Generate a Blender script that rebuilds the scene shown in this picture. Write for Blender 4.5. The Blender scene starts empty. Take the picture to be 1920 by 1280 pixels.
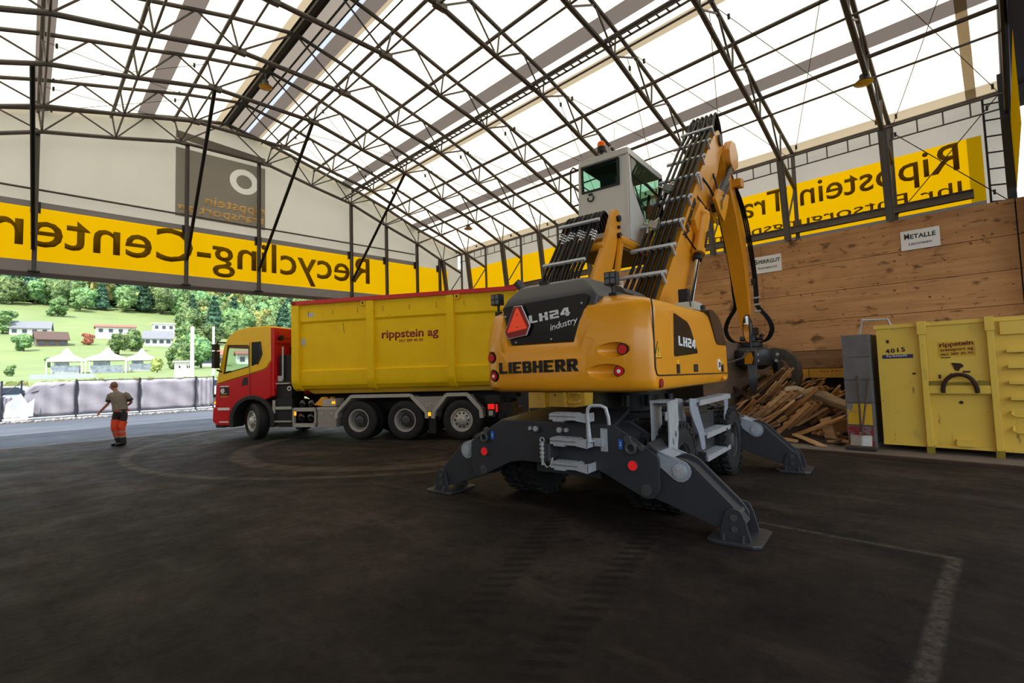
import bpy, bmesh, math, random
from mathutils import Vector, Matrix
R = math.radians
V = Vector
rnd = random.Random(7)
SC = bpy.context.scene
COL = SC.collection
# ---------------------------------------------------------------- camera
F_PX, YAW, PITCH, ROLL, CAM_H = 918.4, R(44.882), R(3.4722), R(-1.7319), 1.75
fw = V((math.sin(YAW)*math.cos(PITCH), math.cos(YAW)*math.cos(PITCH), math.sin(PITCH)))
r0 = V((math.cos(YAW), -math.sin(YAW), 0)); u0 = r0.cross(fw)
cr = r0*math.cos(ROLL)+u0*math.sin(ROLL); cu = -r0*math.sin(ROLL)+u0*math.cos(ROLL)
cd = bpy.data.cameras.new('camera'); cam = bpy.data.objects.new('camera', cd); COL.objects.link(cam)
cd.sensor_width = 36.0; cd.lens = F_PX*36.0/1920.0; cd.clip_end = 2000; cd.clip_start = 0.05
m = Matrix.Identity(4)
for i in range(3):
    m[i][0] = cr[i]; m[i][1] = cu[i]; m[i][2] = -fw[i]
m[2][3] = CAM_H
cam.matrix_world = m
SC.camera = cam
# ---------------------------------------------------------------- sky, sun, exposure
w = bpy.data.worlds.new('world'); SC.world = w; w.use_nodes = True
bg = w.node_tree.nodes['Background']; bg.inputs[0].default_value = (0.80, 0.89, 1.0, 1); bg.inputs[1].default_value = 2.0
sd = bpy.data.lights.new('sun', 'SUN'); sd.energy = 6.0; sd.angle = R(1.0); sd.color = (1.0, 0.95, 0.86)
sun = bpy.data.objects.new('sun', sd); COL.objects.link(sun)
SUN_DIR = V((0.42, 0.34, -0.84)).normalized()      # the way the light travels: high, from behind the camera's left
sun.rotation_euler = SUN_DIR.to_track_quat('-Z', 'Y').to_euler()
vs = SC.view_settings
vs.view_transform = 'Standard'; vs.look = 'None'; vs.gamma = 1.0; vs.use_curve_mapping = False; vs.exposure = 0.42
# ---------------------------------------------------------------- materials
def lin(h):
    h = h.lstrip('#'); c = [int(h[i:i+2], 16)/255 for i in (0, 2, 4)]
    return tuple((x/12.92 if x <= 0.04045 else ((x+0.055)/1.055)**2.4) for x in c)+(1.0,)
MATS = {}
def mat(name, col, rough=0.5, metal=0.0, var=0.12, scale=6.0, bump=0.0, bscale=60.0, coat=0.0, col2=None, emit=0.0, spec=0.5, stretch=None):
    """one principled surface, its colour broken up by object-space noise"""
    if name in MATS: return MATS[name]
    M = bpy.data.materials.new(name); M.use_nodes = True; n = M.node_tree.nodes; l = M.node_tree.links
    b = n['Principled BSDF']; c = lin(col) if isinstance(col, str) else col
    b.inputs['Roughness'].default_value = rough; b.inputs['Metallic'].default_value = metal
    b.inputs['Specular IOR Level'].default_value = spec
    if coat: b.inputs['Coat Weight'].default_value = coat; b.inputs['Coat Roughness'].default_value = 0.08
    tc = n.new('ShaderNodeTexCoord'); src = tc.outputs['Object']
    if stretch:
        mp = n.new('ShaderNodeMapping'); mp.inputs['Scale'].default_value = stretch; l.new(src, mp.inputs[0]); src = mp.outputs[0]
    if var > 0:
        nz = n.new('ShaderNodeTexNoise'); nz.inputs['Scale'].default_value = scale; nz.inputs['Detail'].default_value = 5; nz.inputs['Roughness'].default_value = 0.65
        l.new(src, nz.inputs['Vector'])
        rp = n.new('ShaderNodeValToRGB'); rp.color_ramp.elements[0].position = 0.3; rp.color_ramp.elements[1].position = 0.7
        c2 = (lin(col2) if isinstance(col2, str) else col2) if col2 else tuple(x*(1-var) for x in c[:3])+(1,)
        rp.color_ramp.elements[0].color = c2; rp.color_ramp.elements[1].color = c
        l.new(nz.outputs[0], rp.inputs[0]); l.new(rp.outputs[0], b.inputs['Base Color'])
    else: b.inputs['Base Color'].default_value = c
    if bump > 0:
        bz = n.new('ShaderNodeTexNoise'); bz.inputs['Scale'].default_value = bscale; bz.inputs['Detail'].default_value = 4; l.new(src, bz.inputs['Vector'])
        bp = n.new('ShaderNodeBump'); bp.inputs['Strength'].default_value = bump; bp.inputs['Distance'].default_value = 0.02
        l.new(bz.outputs[0], bp.inputs['Height']); l.new(bp.outputs[0], b.inputs['Normal'])
    if emit: b.inputs['Emission Color'].default_value = c; b.inputs['Emission Strength'].default_value = emit
    MATS[name] = M; return M
def membrane(name, trans, refl, rough_var=0.05):
    """thin fabric: part of the light passes through it, part is scattered back"""
    M = bpy.data.materials.new(name); M.use_nodes = True; n = M.node_tree.nodes; l = M.node_tree.links
    n.remove(n['Principled BSDF']); out = n['Material Output']
    t = n.new('ShaderNodeBsdfTranslucent'); d = n.new('ShaderNodeBsdfDiffuse'); a = n.new('ShaderNodeAddShader')
    tc = n.new('ShaderNodeTexCoord'); nz = n.new('ShaderNodeTexNoise'); nz.inputs['Scale'].default_value = 0.8; nz.inputs['Detail'].default_value = 4
    l.new(tc.outputs['Object'], nz.inputs['Vector'])
    for node, c in ((t, trans), (d, refl)):
        rp = n.new('ShaderNodeValToRGB'); rp.color_ramp.elements[0].position = 0.3; rp.color_ramp.elements[1].position = 0.7
        rp.color_ramp.elements[0].color = tuple(x*(1-rough_var) for x in c)+(1,); rp.color_ramp.elements[1].color = tuple(c)+(1,)
        l.new(nz.outputs[0], rp.inputs[0]); l.new(rp.outputs[0], node.inputs['Color'])
    l.new(t.outputs[0], a.inputs[0]); l.new(d.outputs[0], a.inputs[1]); l.new(a.outputs[0], out.inputs[0])
    MATS[name] = M; return M
def glass(name, col, alpha=0.35, rough=0.03):
    """tinted pane: mostly see-through, a clear reflection on top"""
    M = bpy.data.materials.new(name); M.use_nodes = True; n = M.node_tree.nodes; l = M.node_tree.links
    n.remove(n['Principled BSDF']); out = n['Material Output']
    t = n.new('ShaderNodeBsdfTransparent'); t.inputs[0].default_value = lin(col)
    g = n.new('ShaderNodeBsdfGlossy'); g.inputs['Roughness'].default_value = rough
    fr = n.new('ShaderNodeFresnel'); fr.inputs[0].default_value = 1.5; ge = n.new('ShaderNodeNewGeometry'); sb = n.new('ShaderNodeMath'); sb.operation = 'SUBTRACT'; sb.use_clamp = True
    l.new(fr.outputs[0], sb.inputs[0]); l.new(ge.outputs['Backfacing'], sb.inputs[1])
    mx = n.new('ShaderNodeMixShader'); l.new(sb.outputs[0], mx.inputs[0]); l.new(t.outputs[0], mx.inputs[1]); l.new(g.outputs[0], mx.inputs[2])
    l.new(mx.outputs[0], out.inputs[0]); MATS[name] = M; return M
# ---------------------------------------------------------------- mesh builder
class MB:
    def __init__(s): s.bm = bmesh.new(); s.mi = 0
    def _f(s, vs):
        try: f = s.bm.faces.new(vs); f.material_index = s.mi; return f
        except ValueError: return None
    def box(s, c, size, rot=None, bev=0.0):
        hx, hy, hz = (x/2 for x in size); c = V(c)
        M = rot if isinstance(rot, Matrix) else (Matrix.Rotation(rot, 3, 'Z') if rot else Matrix.Identity(3))
        vv = [s.bm.verts.new(c+M@V((x*hx, y*hy, z*hz))) for x in (-1, 1) for y in (-1, 1) for z in (-1, 1)]
        fs = [s._f([vv[i] for i in q]) for q in ((0, 1, 3, 2), (4, 6, 7, 5), (0, 4, 5, 1), (2, 3, 7, 6), (0, 2, 6, 4), (1, 5, 7, 3))]
        if bev: s._bev(fs, bev)
        return s
    def bx(s, x0, x1, y0, y1, z0, z1, bev=0.0): return s.box(((x0+x1)/2, (y0+y1)/2, (z0+z1)/2), (abs(x1-x0), abs(y1-y0), abs(z1-z0)), None, bev)
    def _bev(s, fs, w, seg=2, ang=0.5):
        es = list({e for f in fs if f for e in f.edges if len(e.link_faces) == 2 and e.calc_face_angle(0) > ang})
        if es: bmesh.ops.bevel(s.bm, geom=es, offset=w, segments=seg, profile=0.5, affect='EDGES', clamp_overlap=True, material=-1)
    def prism(s, poly, a0, a1, ax='x', bev=0.0, seg=2):
        """poly in the plane of the other two axes (x:(y,z)  y:(x,z)  z:(x,y)), drawn out along ax from a0 to a1"""
        def P(p, a): return {'x': V((a, p[0], p[1])), 'y': V((p[0], a, p[1])), 'z': V((p[0], p[1], a))}[ax]
        A = [s.bm.verts.new(P(p, a0)) for p in poly]; B = [s.bm.verts.new(P(p, a1)) for p in poly]; n = len(poly)
        fs = [s._f(A[::-1]), s._f(B)]+[s._f([A[i], A[(i+1) % n], B[(i+1) % n], B[i]]) for i in range(n)]
        bmesh.ops.recalc_face_normals(s.bm, faces=[f for f in fs if f])
        if bev: s._bev(fs, bev, seg)
        return s
    def rings(s, rings, caps=True, closed=True):
        """skin a list of equally long vertex rings"""
        vs = [[s.bm.verts.new(p) for p in r] for r in rings]; n = len(vs[0]); fs = []
        for a, b in zip(vs, vs[1:]):
            for i in range(n if closed else n-1): fs.append(s._f([a[i], a[(i+1) % n], b[(i+1) % n], b[i]]))
        if caps: fs += [s._f(vs[0][::-1]), s._f(vs[-1])]
        bmesh.ops.recalc_face_normals(s.bm, faces=[f for f in fs if f])
        return fs
    def tube(s, pts, r, n=8, caps=True):
        pts = [V(p) for p in pts]; k = len(pts); rr = r if isinstance(r, (list, tuple)) else [r]*k
        up = None; R_ = []
        for i, p in enumerate(pts):
            d = (pts[min(i+1, k-1)]-pts[max(i-1, 0)])
            d = d.normalized() if d.length > 1e-9 else V((0, 0, 1))
            if up is None: up = d.orthogonal().normalized()
            up = (up-d*up.dot(d)); up = up.normalized() if up.length > 1e-6 else d.orthogonal().normalized()
            q = d.cross(up)
            sc = 1.0
            if 0 < i < k-1:
                a = (pts[i]-pts[i-1]).normalized(); c = a.dot(d); sc = 1/max(c, 0.5)
            R_.append([p+(up*math.cos(2*math.pi*j/n)+q*math.sin(2*math.pi*j/n))*rr[i]*(1+(sc-1)*0.5) for j in range(n)])
        s.rings(R_, caps); return s
    def cyl(s, p0, p1, r, n=16, r1=None): return s.tube([p0, p1], [r, r if r1 is None else r1], n)
    def disc(s, c, nrm, r, t=0.01, n=20):
        nrm = V(nrm).normalized(); c = V(c); return s.cyl(c-nrm*t/2, c+nrm*t/2, r, n)
    def bar(s, p0, p1, w, h, upv=(0, 0, 1)):
        p0, p1 = V(p0), V(p1); d = (p1-p0).normalized(); up = V(upv)
        if abs(d.dot(up)) > 0.98: up = V((1, 0, 0))
        q = d.cross(up).normalized(); up = q.cross(d)
        s.rings([[p+q*a*w/2+up*b*h/2 for a, b in ((-1, -1), (1, -1), (1, 1), (-1, 1))] for p in (p0, p1)]); return s
    def lathe(s, prof, c, axis='y', n=28, caps=True):
        """prof: (radius, along) pairs turned round the axis through c; open ends are capped"""
        c = V(c); out = []
        for r_, a in prof:
            ring = []
            for j in range(n):
                t = 2*math.pi*j/n; x, y = r_*math.cos(t), r_*math.sin(t)
                ring.append(c+{'y': V((x, a, y)), 'x': V((a, x, y)), 'z': V((x, y, a))}[axis])
            out.append(ring)
        fs = s.rings(out, caps is True)
        if caps == 'end': s._f([s.bm.verts.new(p) for p in out[-1]])
        return s
    def sph(s, c, r, n=2, scale=(1, 1, 1)):
        g = bmesh.ops.create_icosphere(s.bm, subdivisions=n, radius=r, matrix=Matrix.Translation(V(c))@Matrix.Diagonal((*scale, 1)))
        for v in g['verts']:
            for f in v.link_faces: f.material_index = s.mi
        return s
    def quad(s, *pts): s._f([s.bm.verts.new(V(p)) for p in pts]); return s
    def add_mesh(s, me, M):
        n0 = len(s.bm.verts); nf = len(s.bm.faces); s.bm.from_mesh(me); s.bm.verts.ensure_lookup_table(); s.bm.faces.ensure_lookup_table()
        for v in s.bm.verts[n0:]: v.co = M@v.co
        for f in s.bm.faces[nf:]: f.material_index = s.mi
        return s
    def build(s, name, mats, parent=None, ang=38, label=None, flat=False, loc=None):
        if loc is not None:
            for v in s.bm.verts: v.co -= V(loc)
        me = bpy.data.meshes.new(name); s.bm.normal_update(); s.bm.to_mesh(me); s.bm.free()
        for M in (mats if isinstance(mats, (list, tuple)) else [mats]): me.materials.append(M)
        if not flat:
            for p in me.polygons: p.use_smooth = True
            me.set_sharp_from_angle(angle=R(ang))
        o = bpy.data.objects.new(name, me); COL.objects.link(o)
        if loc is not None: o.location = loc
        if parent is not None: o.parent = parent
        if label: o['label'] = label
        if not flat: wn = o.modifiers.new('normals', 'WEIGHTED_NORMAL'); wn.keep_sharp = True; wn.weight = 60
        return o
def smooth(pts, n=5):
    pts = [V(p) for p in pts]; P = [pts[0]*2-pts[1]]+pts+[pts[-1]*2-pts[-2]]; out = []
    for i in range(1, len(P)-2):
        for j in range(n):
            t = j/n; out.append(0.5*(2*P[i]+(P[i+1]-P[i-1])*t+(2*P[i-1]-5*P[i]+4*P[i+1]-P[i+2])*t*t+(3*P[i]-P[i-1]-3*P[i+1]+P[i+2])*t**3))
    return out+[pts[-1]]
def tag(o, label, cat, group=None, kind=None):
    o['label'] = label; o['category'] = cat
    if group: o['group'] = group
    if kind: o['kind'] = kind
    return o
def thing(name, label, cat, loc=(0, 0, 0), rz=0.0, group=None):
    o = bpy.data.objects.new(name, None); o.empty_display_size = 0.2; COL.objects.link(o)
    o.location = loc; o.rotation_euler = (0, 0, rz); tag(o, label, cat, group); return o
def struct(o, label=None, cat=None):
    o['kind'] = 'structure'
    if label: o['label'] = label
    if cat: o['category'] = cat
    return o
def copy_tree(o, parent=None):
    c = o.copy(); COL.objects.link(c)
    if parent is not None: c.parent = parent
    for ch in list(o.children): copy_tree(ch, c)
    return c
_TX = {}
def text_mesh(s, w, h, depth=0.004, bold=0.0, shear=0.0, space=1.0, mirror=False, size_only=None):
    """flat letters in the x-y plane, bottom left at 0,0, stretched to w by h"""
    key = (s, w, h, depth, bold, shear, space, mirror)
    if key in _TX: return _TX[key]
    cu_ = bpy.data.curves.new('lettering', 'FONT'); cu_.body = s; cu_.offset = bold; cu_.shear = shear; cu_.space_character = space; cu_.extrude = 0.0
    cu_.resolution_u = 3; cu_.fill_mode = 'BOTH'
    o = bpy.data.objects.new('lettering', cu_); COL.objects.link(o)
    bpy.context.view_layer.update()
    dg = bpy.context.evaluated_depsgraph_get(); me = bpy.data.meshes.new_from_object(o.evaluated_get(dg))
    bpy.data.objects.remove(o); bpy.data.curves.remove(cu_)
    xs = [v.co.x for v in me.vertices]; ys = [v.co.y for v in me.vertices]
    x0, x1, y0, y1 = min(xs), max(xs), min(ys), max(ys)
    for v in me.vertices:
        x = (v.co.x-x0)/(x1-x0)*w; y = (v.co.y-y0)/(y1-y0)*h
        v.co = (w-x if mirror else x, y, 0)
    bm = bmesh.new(); bm.from_mesh(me); bmesh.ops.remove_doubles(bm, verts=bm.verts, dist=1e-6)
    g = bmesh.ops.extrude_face_region(bm, geom=bm.faces[:]); 
    for e in g['geom']:
        if isinstance(e, bmesh.types.BMVert): e.co.z += depth
    bmesh.ops.recalc_face_normals(bm, faces=bm.faces[:]); bm.to_mesh(me); bm.free()
    _TX[key] = me; return me
HV = {'L': [(0, 0, .36, 1), (0, 0, .95, .22)], 'I': [(0, 0, .36, 1)], 'E': [(0, 0, .36, 1), (0, 0, .95, .2), (0, .41, .82, .59), (0, .8, .95, 1)], 'H': [(0, 0, .35, 1), (.65, 0, 1, 1), (0, .4, 1, .6)],
 'B': [(0, 0, .36, 1), (0, 0, .8, .2), (0, .42, .8, .58), (0, .8, .76, 1), [(.6, .1), (.8, 0), (.98, .12), (1, .3), (.92, .5), (.6, .5)], [(.6, .5), (.9, .5), (.95, .7), (.93, .9), (.76, 1), (.6, .9)]],
 'R': [(0, 0, .36, 1), (0, .40, .75, .58), (0, .8, .78, 1), [(.6, .5), (.75, .4), (.94, .52), (.97, .72), (.93, .9), (.78, 1), (.6, .9)], [(.36, .44), (.68, .46), (1.05, 0), (.66, 0)]],
 '2': [(0, .78, .95, 1), (.66, .45, 1, .94), (0, .40, .95, .60), (0, .04, .34, .55), (0, 0, 1, .22)], '4': [(.56, 0, .88, 1), (0, .2, 1, .42), [(0, .42), (.34, .42), (.62, 1), (.42, 1)]]}
def heavy_mesh(s, w, h, depth=.004, gap=.14):
    adv = [(.36 if ch == 'I' else 1.0) for ch in s]; tot = sum(adv)+gap*(len(s)-1); k = w/tot; x = 0; mb = MB()
    for ch, a in zip(s, adv):
        for q in HV[ch]:
            P = [(q[0], q[1]), (q[2], q[1]), (q[2], q[3]), (q[0], q[3])] if isinstance(q, tuple) else q
            mb.prism([((x+u)*k, v_*h) for u, v_ in P], 0, depth, 'z')
        x += a+gap
    me = bpy.data.meshes.new('letters'); mb.bm.to_mesh(me); mb.bm.free(); return me
def heavy(mb, s, o, xdir, ydir, w, h, **k): mb.add_mesh(heavy_mesh(s, w, h, **k), frame(o, xdir, ydir)); return mb
def frame(o, xdir, ydir):
    x = V(xdir).normalized(); z = x.cross(V(ydir)).normalized(); y = z.cross(x)
    M = Matrix.Identity(4)
    for i in range(3): M[i][0] = x[i]; M[i][1] = y[i]; M[i][2] = z[i]; M[i][3] = o[i]
    return M
def text(mb, s, o, xdir, ydir, w, h, **k): mb.add_mesh(text_mesh(s, w, h, **k), frame(o, xdir, ydir)); return mb
def arc(c, r, a0, a1, n, ax='x'):
    out = []
    for i in range(n+1):
        a = a0+(a1-a0)*i/n; p, q = r*math.cos(a), r*math.sin(a)
        out.append({'x': (c[0], c[1]+p, c[2]+q), 'y': (c[0]+p, c[1], c[2]+q), 'z': (c[0]+p, c[1]+q, c[2])}[ax])
    return out
def round_poly(pts, r, n=4):
    """2-D polygon with its corners rounded; r one radius or one per corner"""
    out = []; k = len(pts); rr = r if isinstance(r, (list, tuple)) else [r]*k
    for i in range(k):
        p0, p, p1 = V((*pts[i-1], 0)), V((*pts[i], 0)), V((*pts[(i+1) % k], 0))
        a, b = (p0-p), (p1-p); d = min(rr[i], a.length*0.45, b.length*0.45)
        if d < 1e-5: out.append((p.x, p.y)); continue
        A, B = p+a.normalized()*d, p+b.normalized()*d
        for j in range(n+1):
            t = j/n; q = A*(1-t)**2+p*2*t*(1-t)+B*t*t; out.append((q.x, q.y))
    return out
def bool_cut(o, cutters):
    """carve the cutter meshes out of o once, then drop them"""
    for c in cutters:
        md = o.modifiers.new('cut', 'BOOLEAN'); md.object = c; md.operation = 'DIFFERENCE'; md.solver = 'EXACT'
    bpy.context.view_layer.update()
    dg = bpy.context.evaluated_depsgraph_get(); me = bpy.data.meshes.new_from_object(o.evaluated_get(dg))
    o.modifiers.clear(); old = o.data; o.data = me
    for c in cutters: bpy.data.objects.remove(c)
    for p in me.polygons: p.use_smooth = True
    me.set_sharp_from_angle(angle=R(35)); wn = o.modifiers.new('normals', 'WEIGHTED_NORMAL'); wn.keep_sharp = True; return o
# ================================================================ THE HALL
X0, YG, XW = 5.42, 21.1, 17.15
UP = [(0, 11.80), (1.72, 11.45), (3.5, 10.97), (5.3, 10.50), (7.1, 9.92), (8.95, 9.20), (11.73, 8.36)]
LO = [(0, 10.62), (1.5, 10.60), (3.37, 10.15), (5.2, 9.76), (7.0, 9.08), (8.85, 8.45), (10.45, 7.76), (11.73, 7.25)]
def ip(t, d):
    d = abs(d)
    for (a, za), (b, zb) in zip(t, t[1:]):
        if d <= b: return za+(zb-za)*(d-a)/(b-a)
    (a, za), (b, zb) = t[-2:]; return zb+(zb-za)/(b-a)*(d-b)
zu = lambda d: ip(UP, d)
zl = lambda d: ip(LO, d)
TR_Y = [19.0, 16.4, 14.05, 11.57, 9.07, 6.6, 4.35, 1.9]
Y_END = -0.42
steel = mat('galvanised_grey_steel', '#57514b', 0.45, 0.3, 0.25, 3.0, 0.1, 40)
steel_dk = mat('dark_painted_steel', '#2a2826', 0.5, 0.4, 0.2, 3.0)
MW = (0.40, 0.375, 0.345)
m_roof = membrane('white_roof_membrane', (0.385, 0.34, 0.27), (0.42, 0.40, 0.37), 0.06)
m_wallm = membrane('white_wall_membrane', (0.27, 0.232, 0.185), (0.42, 0.39, 0.35))
m_gray = membrane('grey_doubled_membrane', (0.055, 0.045, 0.038), (0.15, 0.13, 0.115))
m_beige = membrane('beige_doubled_membrane', (0.155, 0.122, 0.078), (0.30, 0.26, 0.19))
m_yel = membrane('yellow_banner_membrane', (0.60, 0.305, 0.0005), (0.25, 0.14, 0.002), 0.03)
m_yeld = membrane('darker_yellow_seam', (0.22, 0.12, 0.0005), (0.26, 0.15, 0.002))
m_let = membrane('brown_see_through_lettering', (0.15, 0.085, 0.0005), (0.15, 0.09, 0.003))
m_gold = membrane('pale_gold_lettering', (0.30, 0.20, 0.07), (0.62, 0.43, 0.16))
m_logo = membrane('grey_printed_panel', (0.07, 0.057, 0.042), (0.17, 0.145, 0.12))
m_black = mat('matt_black', '#0b0b0b', 0.55, 0.0, 0.15)
m_opq = mat('dark_opaque_sheet', '#2b2724', 0.8, 0.0, 0.2)

ROOF_BLOCKER = lambda x, y: x+y < 8.5      # unseen near part of the roof made solid to darken the foreground floor
# ---------------- floor
def floor_mat():
    M = bpy.data.materials.new('worn_asphalt'); M.use_nodes = True; n = M.node_tree.nodes; l = M.node_tree.links; b = n['Principled BSDF']
    tc = n.new('ShaderNodeTexCoord'); P = tc.outputs['Object']
    def nz(scale, det=5, rough=0.6, st=None):
        s = P
        if st:
            mp = n.new('ShaderNodeMapping'); mp.inputs['Scale'].default_value = st[0]; mp.inputs['Rotation'].default_value = (0, 0, st[1]); l.new(P, mp.inputs[0]); s = mp.outputs[0]
        x = n.new('ShaderNodeTexNoise'); x.inputs['Scale'].default_value = scale; x.inputs['Detail'].default_value = det; x.inputs['Roughness'].default_value = rough
        l.new(s, x.inputs['Vector']); return x.outputs[0]
    def ramp(v, stops):
        r_ = n.new('ShaderNodeValToRGB'); e = r_.color_ramp.elements
        e[0].position, e[0].color = stops[0]; e[1].position, e[1].color = stops[-1]
        for p, c in stops[1:-1]:
            q = e.new(p); q.color = c
        l.new(v, r_.inputs[0]); return r_.outputs[0]
    def ma(op, a, b_=None, c=None):
        x = n.new('ShaderNodeMath'); x.operation = op
        for i, q in enumerate((a, b_, c)):
            if q is None: continue
            if isinstance(q, (int, float)): x.inputs[i].default_value = q
            else: l.new(q, x.inputs[i])
        return x.outputs[0]
    def mix(f, a, c, blend='MIX'):
        x = n.new('ShaderNodeMix'); x.data_type = 'RGBA'; x.blend_type = blend
        if isinstance(f, (int, float)): x.inputs[0].default_value = f
        else: l.new(f, x.inputs[0])
        for i, q in ((6, a), (7, c)):
            if isinstance(q, tuple): x.inputs[i].default_value = q
            else: l.new(q, x.inputs[i])
        return x.outputs[2]
    sp = n.new('ShaderNodeSeparateXYZ'); l.new(P, sp.inputs[0]); X, Y = sp.outputs[0], sp.outputs[1]
    g = lambda v: (v, v, v, 1)
    wob = ma('MULTIPLY', ma('SUBTRACT', nz(0.9, 4), 0.5), 0.5)
    fine = nz(9.0, 6, 0.7)
    base = ramp(nz(0.55, 8, 0.66), [(0.30, lin('#14100d')), (0.5, lin('#241d18')), (0.72, lin('#40362e'))])
    base = mix(0.8, base, ramp(fine, [(0.25, g(0.5)), (0.75, g(1.5))]), 'MULTIPLY')
    base = mix(ramp(nz(1.6, 9, 0.72, ((1.0, 0.25, 1), 0.5)), [(0.52, g(0)), (0.70, g(0.45))]), base, lin('#4c4139'))     # dust drifts
    base = mix(ramp(nz(2.3, 6, 0.7), [(0.56, g(0)), (0.68, g(0.75))]), base, lin('#100d0b'))                              # oil spots
    def ring(cx, cy, r_, w_, col, amt):
        nonlocal base
        d = ma('SQRT', ma('ADD', ma('POWER', ma('SUBTRACT', X, cx), 2.0), ma('POWER', ma('SUBTRACT', Y, cy), 2.0)))
        d = ma('ADD', d, ma('MULTIPLY', wob, 0.35))
        k = ma('SUBTRACT', 1.0, ma('DIVIDE', ma('ABSOLUTE', ma('SUBTRACT', d, r_)), w_)); k = ma('MINIMUM', ma('MAXIMUM', ma('MULTIPLY', k, 2.2), 0.0), 1.0)
        k = ma('MULTIPLY', k, ramp(nz(3.1, 5), [(0.35, g(0.15)), (0.6, g(1))])); base = mix(ma('MULTIPLY', k, amt*1.35), base, lin(col))
    for cx, cy, r_, w_ in ((6.6, 11.6, 3.0, .20), (6.6, 11.6, 3.55, .16), (6.9, 11.0, 4.3, .24), (6.9, 11.0, 4.75, .12), (8.5, 13.5, 6.6, .22), (8.5, 13.5, 7.2, .2), (-6, 6.5, 11.2, .3), (-6, 6.5, 13.0, .26)):
        ring(cx, cy, r_, w_, '#120f0d', 0.6)
    for cx, cy, r_, w_ in ((7.2, 11.4, 3.8, .28), (8.5, 13.5, 6.9, .12)): ring(cx, cy, r_, w_, '#5d534a', 0.35)
    def strip(ax, ay, dx, dy, w_, s0, s1, soft=0.3):
        L = math.hypot(dx, dy); dx, dy = dx/L, dy/L
        a = ma('ADD', ma('MULTIPLY', ma('SUBTRACT', X, ax), dx), ma('MULTIPLY', ma('SUBTRACT', Y, ay), dy))
        p = ma('ADD', ma('ADD', ma('MULTIPLY', ma('SUBTRACT', X, ax), -dy), ma('MULTIPLY', ma('SUBTRACT', Y, ay), dx)), ma('MULTIPLY', wob, 0.12))
        k = ma('MINIMUM', ma('MAXIMUM', ma('MULTIPLY', ma('SUBTRACT', 1.0, ma('DIVIDE', ma('ABSOLUTE', p), w_)), 1/soft), 0.0), 1.0)
        k = ma('MULTIPLY', k, ma('MULTIPLY', ma('GREATER_THAN', a, s0), ma('LESS_THAN', a, s1))); return k, a, p
    # tread prints left by the machine's tyres
    for ax, ay, dx, dy, s1 in ((5.0, 4.05, -2.6, -1.15, 4.2), (5.15, 2.9, -2.6, -0.75, 3.6)):
        k, a, p = strip(ax, ay, dx, dy, 0.15, 0.0, s1)
        tick = ma('GREATER_THAN', ma('SINE', ma('ADD', ma('MULTIPLY', a, 42.0), ma('MULTIPLY', p, 14.0))), 0.1)
        base = mix(ma('MULTIPLY', ma('MULTIPLY', k, tick), 0.6), base, lin('#0a0807')); base = mix(ma('MULTIPLY', k, 0.12), base, lin('#1b1715'))
    # joints and the rough filled trench at the right
    for args in ((0, 9.75, 1, 0.03, 0.045, -6, 7.5), (0, 20.0, 1, 0.0, 0.05, -8, 12)):
        k, a, p = strip(*args); base = mix(ma('MULTIPLY', k, 0.85), base, lin('#0b0908' if args[1] < 15 else '#8a8178'))
    tr = ramp(nz(14.0, 5, 0.7), [(0.35, lin('#2a241f')), (0.65, lin('#6f6459'))])
    for args in ((5.8, 0.44, 0, 1, 0.05, 0.0, 1.6), (3.2, 0.43, 1, 0, 0.07, 0.0, 2.64)):
        k, a, p = strip(*args, soft=0.5); base = mix(ma('MULTIPLY', k, 0.45), base, tr)
    # grey-blue road surface beyond the threshold
    out = ma('MINIMUM', ma('MAXIMUM', ma('MULTIPLY', ma('SUBTRACT', Y, 20.0), 20.0), 0.0), 1.0)
    road = ramp(nz(0.8, 8, 0.65, ((0.25, 1.0, 1), 0.15)), [(0.3, lin('#42464d')), (0.7, lin('#575c66'))])
    back = ma('LESS_THAN', Y, -7.0); base = mix(out, base, road); base = mix(back, base, road)  # unseen road-coloured ground behind the camera, added to bounce light
    l.new(base, b.inputs['Base Color'])
    l.new(ramp(nz(1.4, 6, 0.7), [(0.3, g(0.6)), (0.7, g(0.9))]), b.inputs['Roughness']); b.inputs['Specular IOR Level'].default_value = 0.14
    bp = n.new('ShaderNodeBump'); bp.inputs['Strength'].default_value = 0.6; bp.inputs['Distance'].default_value = 0.02
    l.new(ma('ADD', nz(22, 6, 0.75), ma('MULTIPLY', nz(3, 5), 1.5)), bp.inputs['Height']); l.new(bp.outputs[0], b.inputs['Normal'])
    return M
b = MB(); b.bx(-60, 60, -60, 37, -0.3, 0.0); fl = b.build('floor', floor_mat()); struct(fl, 'dark worn asphalt floor with tyre marks running out to the road', 'floor')
# kerb and slab of the bays on the right
m_conc = mat('dusty_concrete', '#6f6257', 0.85, 0, 0.35, 2.5, 0.3, 30)
b = MB(); b.bx(11.0, 16.4, -0.6, 12.0, 0.0, 0.035); struct(b.build('trim_1', m_conc), 'low concrete slab under the sorting bays', 'slab')
b = MB(); b.bx(10.9, 11.0, -0.6, 12.0, 0.0, 0.05, 0.01); struct(b.build('trim_2', mat('rusty_edge_rail', '#4b3426', 0.7, 0.3, 0.4, 5)), 'rusty steel edge rail along the bay slab', 'edge rail')

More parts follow.
